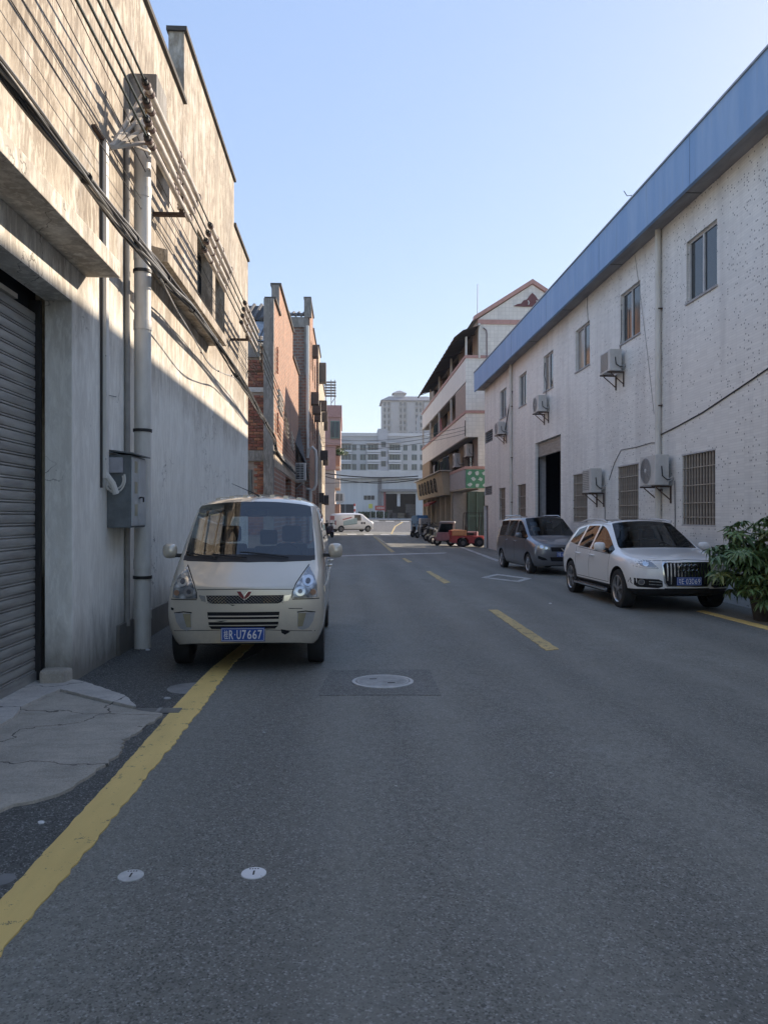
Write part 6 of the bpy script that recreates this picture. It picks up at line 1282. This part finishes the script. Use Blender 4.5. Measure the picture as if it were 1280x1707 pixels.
# ------------------------------------------------------------------ small vehicles at the far shops
TW = thing('three_wheeler', 'faded mauve three wheeled truck with grey cab by the shops', 'vehicle', (5.72, 43.2, gz(5.5, 43)), rz=R(-12)); ORG[TW.name] = Vector((0, 0, 0))
MV = P('mauve_paint', (.34, .16, .17), .5, c2=(.25, .13, .135), scale=5); CG = P('cab_grey', (.30, .29, .29), .5, c2=(.22, .21, .21))
mb = MB(); sec = [(-.62, .30, .42), (-.66, .55, .50), (-.58, .80, .52), (-.50, .84, .52)]
MB().hexa([(-.60, -.52, .30), (.50, -.55, .30), (.50, .55, .30), (-.60, .52, .30), (-.55, -.52, .82), (.50, -.55, .84), (.50, .55, .84), (-.55, .52, .82)]).build('cab_body', MV, TW, local=True, bevel=.06)
for y in (-.50, .44): 
    MB().hexa([(-.54, y, .82), (-.47, y, .82), (-.47, y+.06, .82), (-.54, y+.06, .82), (-.36, y, 1.36), (-.29, y, 1.36), (-.29, y+.06, 1.36), (-.36, y+.06, 1.36)]).build('pillar', CG, TW, local=True); MB().box(.42, .50, y, y+.06, .82, 1.36).build('pillar', CG, TW, local=True)
    MB().hexa([(-.46, y+.02, .84), (.42, y+.02, .84), (.42, y+.03, .84), (-.46, y+.03, .84), (-.29, y+.02, 1.36), (.42, y+.02, 1.36), (.42, y+.03, 1.36), (-.29, y+.03, 1.36)]).build('side_window', GLASS_D, TW, local=True)
MB().hexa([(-.50, -.44, .84), (-.49, -.44, .84), (-.49, .44, .84), (-.50, .44, .84), (-.33, -.44, 1.36), (-.32, -.44, 1.36), (-.32, .44, 1.36), (-.33, .44, 1.36)]).build('windscreen', GLASS_D, TW, local=True)
MB().box(-.40, .54, -.54, .54, 1.35, 1.50).build('cab_roof', CG, TW, local=True, bevel=.07); MB().box(-.1, .40, -.40, .40, .5, 1.2).build('seat', SEAT, TW, local=True, bevel=.05)
MB().box(.56, 1.9, -.62, .62, .50, .86).build('cargo_bed', MV, TW, local=True, bevel=.02)
MB().box(-.80, -.62, -.10, .10, .62, .80).build('headlamp', P('old_cream', (.40, .38, .30), .5), TW, local=True, bevel=.04); MB().box(-.74, -.60, -.16, .16, .35, .55).build('mudguard', MV, TW, local=True, bevel=.05)
for (x, y) in ((-.56, 0), (1.25, -.58), (1.25, .58), (.30, -.48)):
    w_ = MB().lathe([(.10, -.06), (.22, -.06), (.25, -.03), (.25, .03), (.22, .06), (.10, .06)], (x, y, .25), 'y', 24, True).build('wheel', TYRE, TW, True, local=True); MB().lathe([(.12, -.05), (.04, -.06), (.001, -.06)], (x, y, .25), 'y', 16).build('rim', RIM, w_, True, local=True)
FK = thing('forklift', 'red forklift with orange counterweight standing past the mosaic factory', 'forklift', (6.62, 41.9, gz(6.6, 42))); ORG[FK.name] = Vector((0, 0, 0))
RD = P('forklift_red', (.50, .07, .06), .45, c2=(.34, .05, .05), scale=4); OR = P('forklift_orange', (.75, .33, .13), .5, c2=(.58, .25, .11), scale=5)
MB().prism([(-.95, .28), (-.90, .68), (-.3, .66), (1.15, .66), (1.15, .25), (.10, .22), (.06, .48), (-.10, .58), (-.45, .58), (-.60, .48), (-.64, .25)], -.55, .55, 'y').build('chassis', RD, FK, local=True)
MB().prism([(-.92, .69), (-.90, 1.0), (-.80, 1.04), (-.05, 1.02), (-.03, .69)], -.52, .52, 'y').build('engine_cover', OR, FK, local=True, bevel=.03); MB().box(-.99, -.93, -.5, .5, .70, 1.0).build('counterweight', RD, FK, local=True, bevel=.02)
MB().box(.0, .48, -.25, .25, .70, .86).build('seat', TRIM, FK, local=True, bevel=.04); MB().box(-.06, .06, -.24, .24, .86, 1.25).build('backrest', TRIM, FK, local=True, bevel=.04)
for x in (-.12, .86):
    for y in (-.48, .48): MB().tube([(x, y, .70), (x+.06, y*.92, 2.05)], .028, 8).build('guard_post', DARKM, FK, local=True)
for k in range(5): MB().box(-.08, .94, -.44+.2*k, -.40+.2*k, 2.05, 2.09).build('guard_bar', DARKM, FK, local=True)
for y in (-.30, .24):
    MB().box(1.16, 1.26, y, y+.08, .06, 2.15).build('mast', DARKM, FK, local=True); MB().box(1.30, 2.2, y-.02, y+.10, .04, .08).build('fork', DARKM, FK, local=True)
MB().tube([(.55, 0, .70), (.72, 0, 1.15)], .02, 6).build('steering_column', TRIM, FK, local=True); MB().lathe([(.13, -.01), (.145, 0), (.13, .01)], (.70, 0, 1.18), 'z', 18, False).build('steering_wheel', TRIM, FK, local=True)
for (x, y, r) in ((-.27, -.46, .27), (-.27, .46, .27), (.72, -.52, .30), (.72, .52, .30)):
    w_ = MB().lathe([(r*.5, -.09), (r*.9, -.09), (r, -.05), (r, .05), (r*.9, .09), (r*.5, .09)], (x, y-.06, r), 'y', 26, True).build('wheel', TYRE, FK, True, local=True); MB().lathe([(r*.55, -.085), (r*.4, -.05), (r*.15, -.07), (.001, -.07)], (x, y-.06, r), 'y', 18).build('rim', P('dirty_rim', (.13, .12, .12), .6), w_, True, local=True)
FK.scale = (.9, .9, .9); TW.scale = (.92, .92, .92)
def motorbike(label, x, y, rz, c, scooter=True, group='motor scooters parked along the shops'):
    t = thing('motor_scooter', label, 'scooter', (x, y, gz(x, y)), group, rz); ORG[t.name] = Vector((0, 0, 0)); m = P('scooter_%02d%02d%02d' % tuple(int(q*99) for q in c), c, .35)
    for yy in (-.62, .60):
        w_ = MB().lathe([(.14, -.05), (.22, -.05), (.25, -.02), (.25, .02), (.22, .05), (.14, .05)], (0, yy, .25), 'x', 22, True).build('wheel', TYRE, t, True, local=True); MB().lathe([(.15, .0), (.05, .03), (.001, .03)], (0, yy, .25), 'x', 14).lathe([(.15, .0), (.05, -.03), (.001, -.03)], (0, yy, .25), 'x', 14).build('rim', RIM, w_, True, local=True)
    MB().prism([(-.55, .32), (-.50, .85), (-.38, .88), (-.36, .42), (.05, .30), (.15, .62), (.75, .70), (.80, .52), (.35, .30), (-.3, .24)], -.14, .14, 'x').build('body', m, t, local=True, bevel=.03)
    MB().prism([(.05, .68), (.10, .76), (.70, .80), (.78, .74), (.72, .70)], -.13, .13, 'x').build('seat', TRIM, t, local=True, bevel=.02)
    MB().tube([(0, -.62, .25), (0, -.50, .85), (0, -.42, 1.05)], .03, 8).build('fork', DARKM, t, True, local=True); MB().tube([(-.36, -.30, 1.02), (-.2, -.40, 1.06), (0, -.43, 1.04), (.2, -.40, 1.06), (.36, -.30, 1.02)], .018, 6).build('handlebar', TRIM, t, True, local=True)
    MB().lathe([(.001, -.06), (.07, -.04), (.085, 0), (.05, .06)], (0, -.54, .90), 'y', 14).build('headlamp', P('scooter_lens', (.5, .5, .48), .2), t, True, local=True)
    MB().prism([(-.85, .42), (-.72, .53), (-.50, .50), (-.42, .40), (-.60, .47)], -.07, .07, 'x').build('mudguard', m, t, local=True)
    if scooter: MB().box(-.16, .16, .72, .98, .78, 1.05).build('top_box', TRIM, t, local=True, bevel=.03)
    for s in (1, -1): MB().tube([(s*.26, -.38, 1.05), (s*.30, -.38, 1.20)], .008, 5).build('mirror_stalk', TRIM, t, local=True); MB().lathe([(.001, 0), (.05, 0), (.045, .015)], (s*.31, -.38, 1.22), 'y', 10).build('mirror', TRIM, t, local=True)
    return t
for lab, x, y, rz, c in (('nearest motor scooter with cream shield beside the mauve three wheeler', 5.75, 45.6, -60, (.42, .40, .33)), ('second nearest dark motor scooter by the shop columns', 5.9, 47.8, -70, (.03, .03, .035)), ('third motor scooter with olive front by the shop columns', 6.0, 49.8, -62, (.20, .20, .09)),
    ('fourth motor scooter black, under the ochre shop sign', 6.05, 52.0, -66, (.025, .025, .03)), ('fifth motor scooter pale, near the far shop column', 6.0, 58.5, -55, (.45, .44, .42)), ('farthest motor scooter black, at the end of the shops', 5.75, 60.5, -48, (.03, .03, .03))): motorbike(lab, x, y, R(rz), c)
motorbike('dark motor scooter parked behind the champagne van at the left houses', -1.35, 59.0, R(35), (.035, .035, .04), False, 'motor scooters at the left houses'); motorbike('mauve motor scooter parked at the left houses past the van', -1.15, 57.0, R(20), (.13, .085, .11), True, 'motor scooters at the left houses')
BT = thing('cargo_tricycle', 'blue covered cargo tricycle at the far end of the shops', 'tricycle', (6.3, 63.8, gz(6.3, 63.8)), rz=R(20)); ORG[BT.name] = Vector((0, 0, 0))
MB().prism([(-.6, .5), (-.6, 1.2), (-.3, 1.75), (.7, 1.7), (.9, 1.2), (.9, .5)], -.5, .5, 'x').build('cover', P('blue_tarp', (.06, .17, .34), .6, c2=(.09, .22, .40)), BT, local=True, bevel=.05); MB().box(-.5, .5, -1.0, -.6, .5, 1.5).build('front_shield', P('pale_shield', (.5, .52, .55), .4), BT, local=True, bevel=.08)
for (x, y) in ((0, -1.0), (-.5, .5), (.5, .5)): MB().lathe([(.12, -.05), (.24, -.05), (.27, 0), (.24, .05), (.12, .05)], (x, y, .27), 'x', 20, True).build('wheel', TYRE, BT, True, local=True)
lc = thing('red_lantern_canopy', 'small red scalloped canopy above the shop entrance', 'canopy', (6.75, 60, 2.6))
MB().hexa([(6.4, 58.5, 2.35), (7.0, 58.5, 2.7), (7.0, 62.5, 2.7), (6.4, 62.5, 2.35), (6.4, 58.5, 2.55), (7.0, 58.5, 2.78), (7.0, 62.5, 2.78), (6.4, 62.5, 2.55)]).build('cloth', P('canopy_red', (.28, .05, .045), .7), lc)

# ------------------------------------------------------------------ street covers, grate, litter
IRON = plain('cast_iron', (.42, .42, .41), .6, .1, c2=(.28, .28, .27), scale=9, bmp=.5, bs=30); PALE = plain('pale_frame', (.58, .58, .56), .7, c2=(.42, .42, .41), scale=12)
def cover(name, label, u, v, r, lidm, ringm, ring=True, bars=True):
    p = gp(u, v); t = thing(name, label, 'manhole cover', p)
    if ring: MB().lathe([(r*1.16, -.02), (r*1.16, .010), (r*1.03, .012), (r*1.03, -.02)], p, 'z', 48).build('ring', ringm, t)
    h_ = .013 if ring else (.0068 if r > .1 else .0045); lid = MB().lathe([(r, -.02), (r, h_-.002), (r*.97, h_), (.001, h_)], p, 'z', 48).build('lid', lidm, t)
    if ring: MB().lathe([(r*1.03, .001), (r, .001)], p, 'z', 48).build('gap', BLACK, t)
    if bars:
        for dx, dy in ((-.35*r, .3*r), (.3*r, -.4*r)): MB().box(p.x+dx-.035, p.x+dx+.035, p.y+dy-.012, p.y+dy+.012, p.z+.0135, p.z+.0155).build('key_slot', BLACK, lid)
        mb = MB()
        for k in range(-6, 7):
            h = math.sqrt(max(0, .81*r*r-(k*r*.13)**2)); mb.box(p.x-h, p.x+h, p.y+k*r*.13-.006, p.y+k*r*.13+.006, p.z+.0131, p.z+.0150)
        tag(mb.build('tread_ribs', lidm, lid), kind='stuff')
    return t, p, lid
cover('manhole_cover', 'large round iron manhole cover in the dark asphalt patch before the van', 638, 1137, .255, IRON, PALE)
cover('manhole_cover', 'grey worn manhole cover partly under the yellow line beside the van', 322, 1148, .235, plain('worn_cover', (.27, .265, .25), .8, c2=(.19, .185, .175), scale=6), PALE, False, False)
for k, (u, v, lab, m) in enumerate(((218, 1461, 'small dull round valve cover right of the yellow line', PALE), (423, 1457, 'small bright white round valve cover in the open road', PLATEW), (4, 1468, 'small worn valve cover at the left edge of the yellow line', P('dull_cover', (.22, .22, .215), .8)))):
    t, p, lid = cover('valve_cover', lab, u, v, .056, m, PALE, False, False)
    if k < 2: MB().box(p.x-.004, p.x+.004, p.y-.02, p.y+.02, p.z+.0046, p.z+.0052).build('cover_mark', DARKM, lid); [MB().box(p.x-.024+.012*q, p.x-.017+.012*q, p.y+.034, p.y+.042, p.z+.0046, p.z+.0051).build('cover_mark', DARKM, lid) for q in range(4)]
p = gp(268, 1187); G2 = thing('drain_grate', 'iron drain grate between the concrete apron and the yellow line', 'grate', p)
MB().box(p.x-.24, p.x+.17, p.y-.075, p.y+.075, p.z-.02, p.z+.007).build('pit', BLACK, G2)
for k in range(6): y = p.y-.062+k*.025; MB().box(p.x-.22, p.x+.16, y-.006, y+.006, p.z+.007, p.z+.014).build('bar', GALV, G2)
MB().box(p.x-.03, p.x+.0, p.y-.07, p.y+.07, p.z+.0145, p.z+.018).build('cross_bar', GALV, G2)
rs = random.Random(21)
def pebble(name, label, u, v, s, mat, cat):
    q = gp(u, v); mb = MB(); n = 7; rows = []
    for i in range(6):
        a = math.pi*i/5; rows.append([(q.x+s*math.sin(a)*math.cos(2*math.pi*j/n)*(1+.25*math.sin(j*2.3+s*90)), q.y+s*.8*math.sin(a)*math.sin(2*math.pi*j/n), q.z+s*.35+s*.4*math.cos(a)) for j in range(n+1)])
    tag(MB().grid(rows).build(name, mat, None, True, weld=True), label, cat)
pebble('paper_scrap', 'crumpled white paper scrap on the dark asphalt left of the yellow line', 69, 1374, .022, PLATEW, 'litter'); pebble('pebble', 'small dark pebble beside the white paper scrap', 101, 1377, .012, GALV, 'pebble')
pebble('pebble', 'flat stone on the asphalt near the drain grate', 278, 1167, .035, IRON, 'stone'); pebble('paper_scrap', 'white litter at the foot of the thick PVC pipe', 246, 1085, .03, PLATEW, 'litter')
pebble('paper_scrap', 'white scrap lying on the road beside the SUV', 917, 1007, .03, PLATEW, 'litter'); pebble('pebble', 'tiny pale pebble in the road before the van', 660, 1312, .010, PALE, 'pebble'); pebble('pebble', 'tiny pale pebble right of the white valve cover', 440, 1222, .010, PALE, 'pebble'); pebble('pebble', 'tiny pale pebble on the right lane', 918, 1290, .010, PALE, 'pebble')
mb = MB()
for k in range(900):                              # loose grit along the wall foot and over the road
    if k < 350: x, y = XL+.03+abs(rs.gauss(0, .12)), rs.uniform(7.6, 14)
    else: x, y = rs.uniform(-1.0, 5.5), rs.uniform(2.2, 14)
    s = rs.uniform(.002, .005) if k > 350 else rs.uniform(.003, .008); z = gz(x, y)+.005; i = len(mb.v)
    mb.v += [Vector((x-s, y-s, z)), Vector((x+s, y-s*.6, z)), Vector((x+s*.4, y+s, z)), Vector((x, y, z+s*1.3))]; mb.f += [(i, i+1, i+3), (i+1, i+2, i+3), (i+2, i, i+3)]
tag(mb.build('grit', P('grit_stone', (.24, .23, .21), .9), None, fix=False), 'scattered grit and tiny stones on the asphalt', 'grit', kind='stuff')

# ------------------------------------------------------------------ shrub at the right edge
def leafmat():
    m, nt, b = newmat('leaf'); oi = node(nt, 'ShaderNodeObjectInfo').outputs['Random']; n = nz(nt, pos(nt, (1, 1, 1), True), 18, 3)
    c = mix(nt, oi, (.10, .18, .065), (.19, .28, .09)); c = mix(nt, mth(nt, 'GREATER_THAN', oi, .86), c, (.19, .21, .05)); c = mix(nt, mth(nt, 'MULTIPLY', n, .4), c, (.03, .06, .03))
    nt.links.new(c, b.inputs['Base Color']); b.inputs['Roughness'].default_value = .38
    b.inputs['Transmission Weight'].default_value = 0.0; return m
LF = leafmat(); rs = random.Random(31); leafs = []
for v in range(5):
    mb = MB(); nl = 7+v % 3
    for k in range(nl):
        a = 2*math.pi*k/nl+rs.uniform(-.15, .15); L = rs.uniform(.14, .20); w = L*.15; dr = rs.uniform(.25, .75); rows = []
        for q in range(7):
            s = q/6; hw_ = w*(math.sin(math.pi*min(1, s*.92+.06))**.8)+.002; r_ = .02+L*s; z = .02*math.sin(s*3)-dr*L*s*s; ca, sa = math.cos(a), math.sin(a)
            rows.append([(r_*ca-hw_*sa, r_*sa+hw_*ca, z+.014*(hw_/w)), (r_*ca, r_*sa, z-.004), (r_*ca+hw_*sa, r_*sa-hw_*ca, z+.014*(hw_/w))])
        mb.grid(rows)
    mb.tube([(0, 0, 0), (0, 0, -.05)], .004, 4); me = mb.mesh('leaf', fix=False); me.materials.append(LF); me.polygons.foreach_set('use_smooth', [True]*len(me.polygons)); leafs.append(me)
SX, SY = 6.82, 12.15; sg = gz(SX, SY); PL = thing('potted_shrub', 'leafy green potted shrub with palm shaped leaves at the right edge', 'plant', (SX, SY, sg))
MB().lathe([(.001, 0), (.18, 0), (.24, .34), (.27, .36), (.25, .40), (.21, .40), (.20, .33), (.001, .33)], (SX, SY, sg), 'z', 24).build('pot', P('dark_pot', (.04, .035, .03), .7), PL, True)
BK = P('stem_bark', (.10, .085, .05), .8); cnt = 0
for k in range(54):
    a = rs.uniform(0, 2*math.pi); sp = rs.uniform(.12, .80); hgt = rs.uniform(.35, 1.72)-.25*sp; tip = Vector((SX+min(sp*math.cos(a), .45), SY+sp*math.sin(a), sg+hgt)); base = Vector((SX+.08*math.cos(a), SY+.08*math.sin(a), sg+.32)); mid = base.lerp(tip, .5)+Vector((0, 0, .14)); MB().tube([base, mid, tip], [.012, .009, .005], 6).build('stem', BK, PL, True)
    for j in range(rs.randint(6, 9)):
        q = rs.uniform(.45, 1.05); c = (base.lerp(mid, q*2) if q < .5 else mid.lerp(tip, (q-.5)*2)); b2 = rs.uniform(0, 6.28); lp = c+Vector((math.cos(b2), math.sin(b2), .15))*rs.uniform(.06, .20)
        lp.x = min(lp.x, 7.36); shared('leaf', leafs[cnt % 5], lp, PL, (rs.uniform(-.6, .6), rs.uniform(-.6, .6), rs.uniform(0, 6.28)), (rs.uniform(.7, 1.15),)*3); cnt += 1
for nm, lab, x, y, z, n in (('balcony_plant', 'small green balcony plant on the pink house', xe+.35, 85.2, 8.3, 60),):
    t = thing(nm, lab, 'plant', (x, y, z)); MB().box(x-.25, x+.25, y-.15, y+.15, z-.1, z+.15).build('planter', MT['dark_pot'], t)
    for k in range(n): shared('leaf', leafs[k % 5], (x+rs.gauss(0, .35), y+rs.gauss(0, .3), z+.2+abs(rs.gauss(0, .35))), t, (rs.uniform(-1, 1), rs.uniform(-1, 1), rs.uniform(0, 6)), (1.5,)*3)

# ------------------------------------------------------------------ haze
hm = bpy.data.materials.new('haze_air'); hm.use_nodes = True; nt = hm.node_tree; nt.nodes.remove(nt.nodes['Principled BSDF'])
pv = node(nt, 'ShaderNodeVolumePrincipled', {'Color': (.80, .86, .95, 1), 'Density': .0005, 'Anisotropy': .25}); pv.inputs['Density Attribute'].default_value = ''
nt.links.new(pv.outputs[0], nt.nodes['Material Output'].inputs['Volume'])
tag(MB().box(-820, 820, -80, 1240, -3, 72).build('haze', hm), 'thin bluish haze filling the air of the street', kind='stuff')
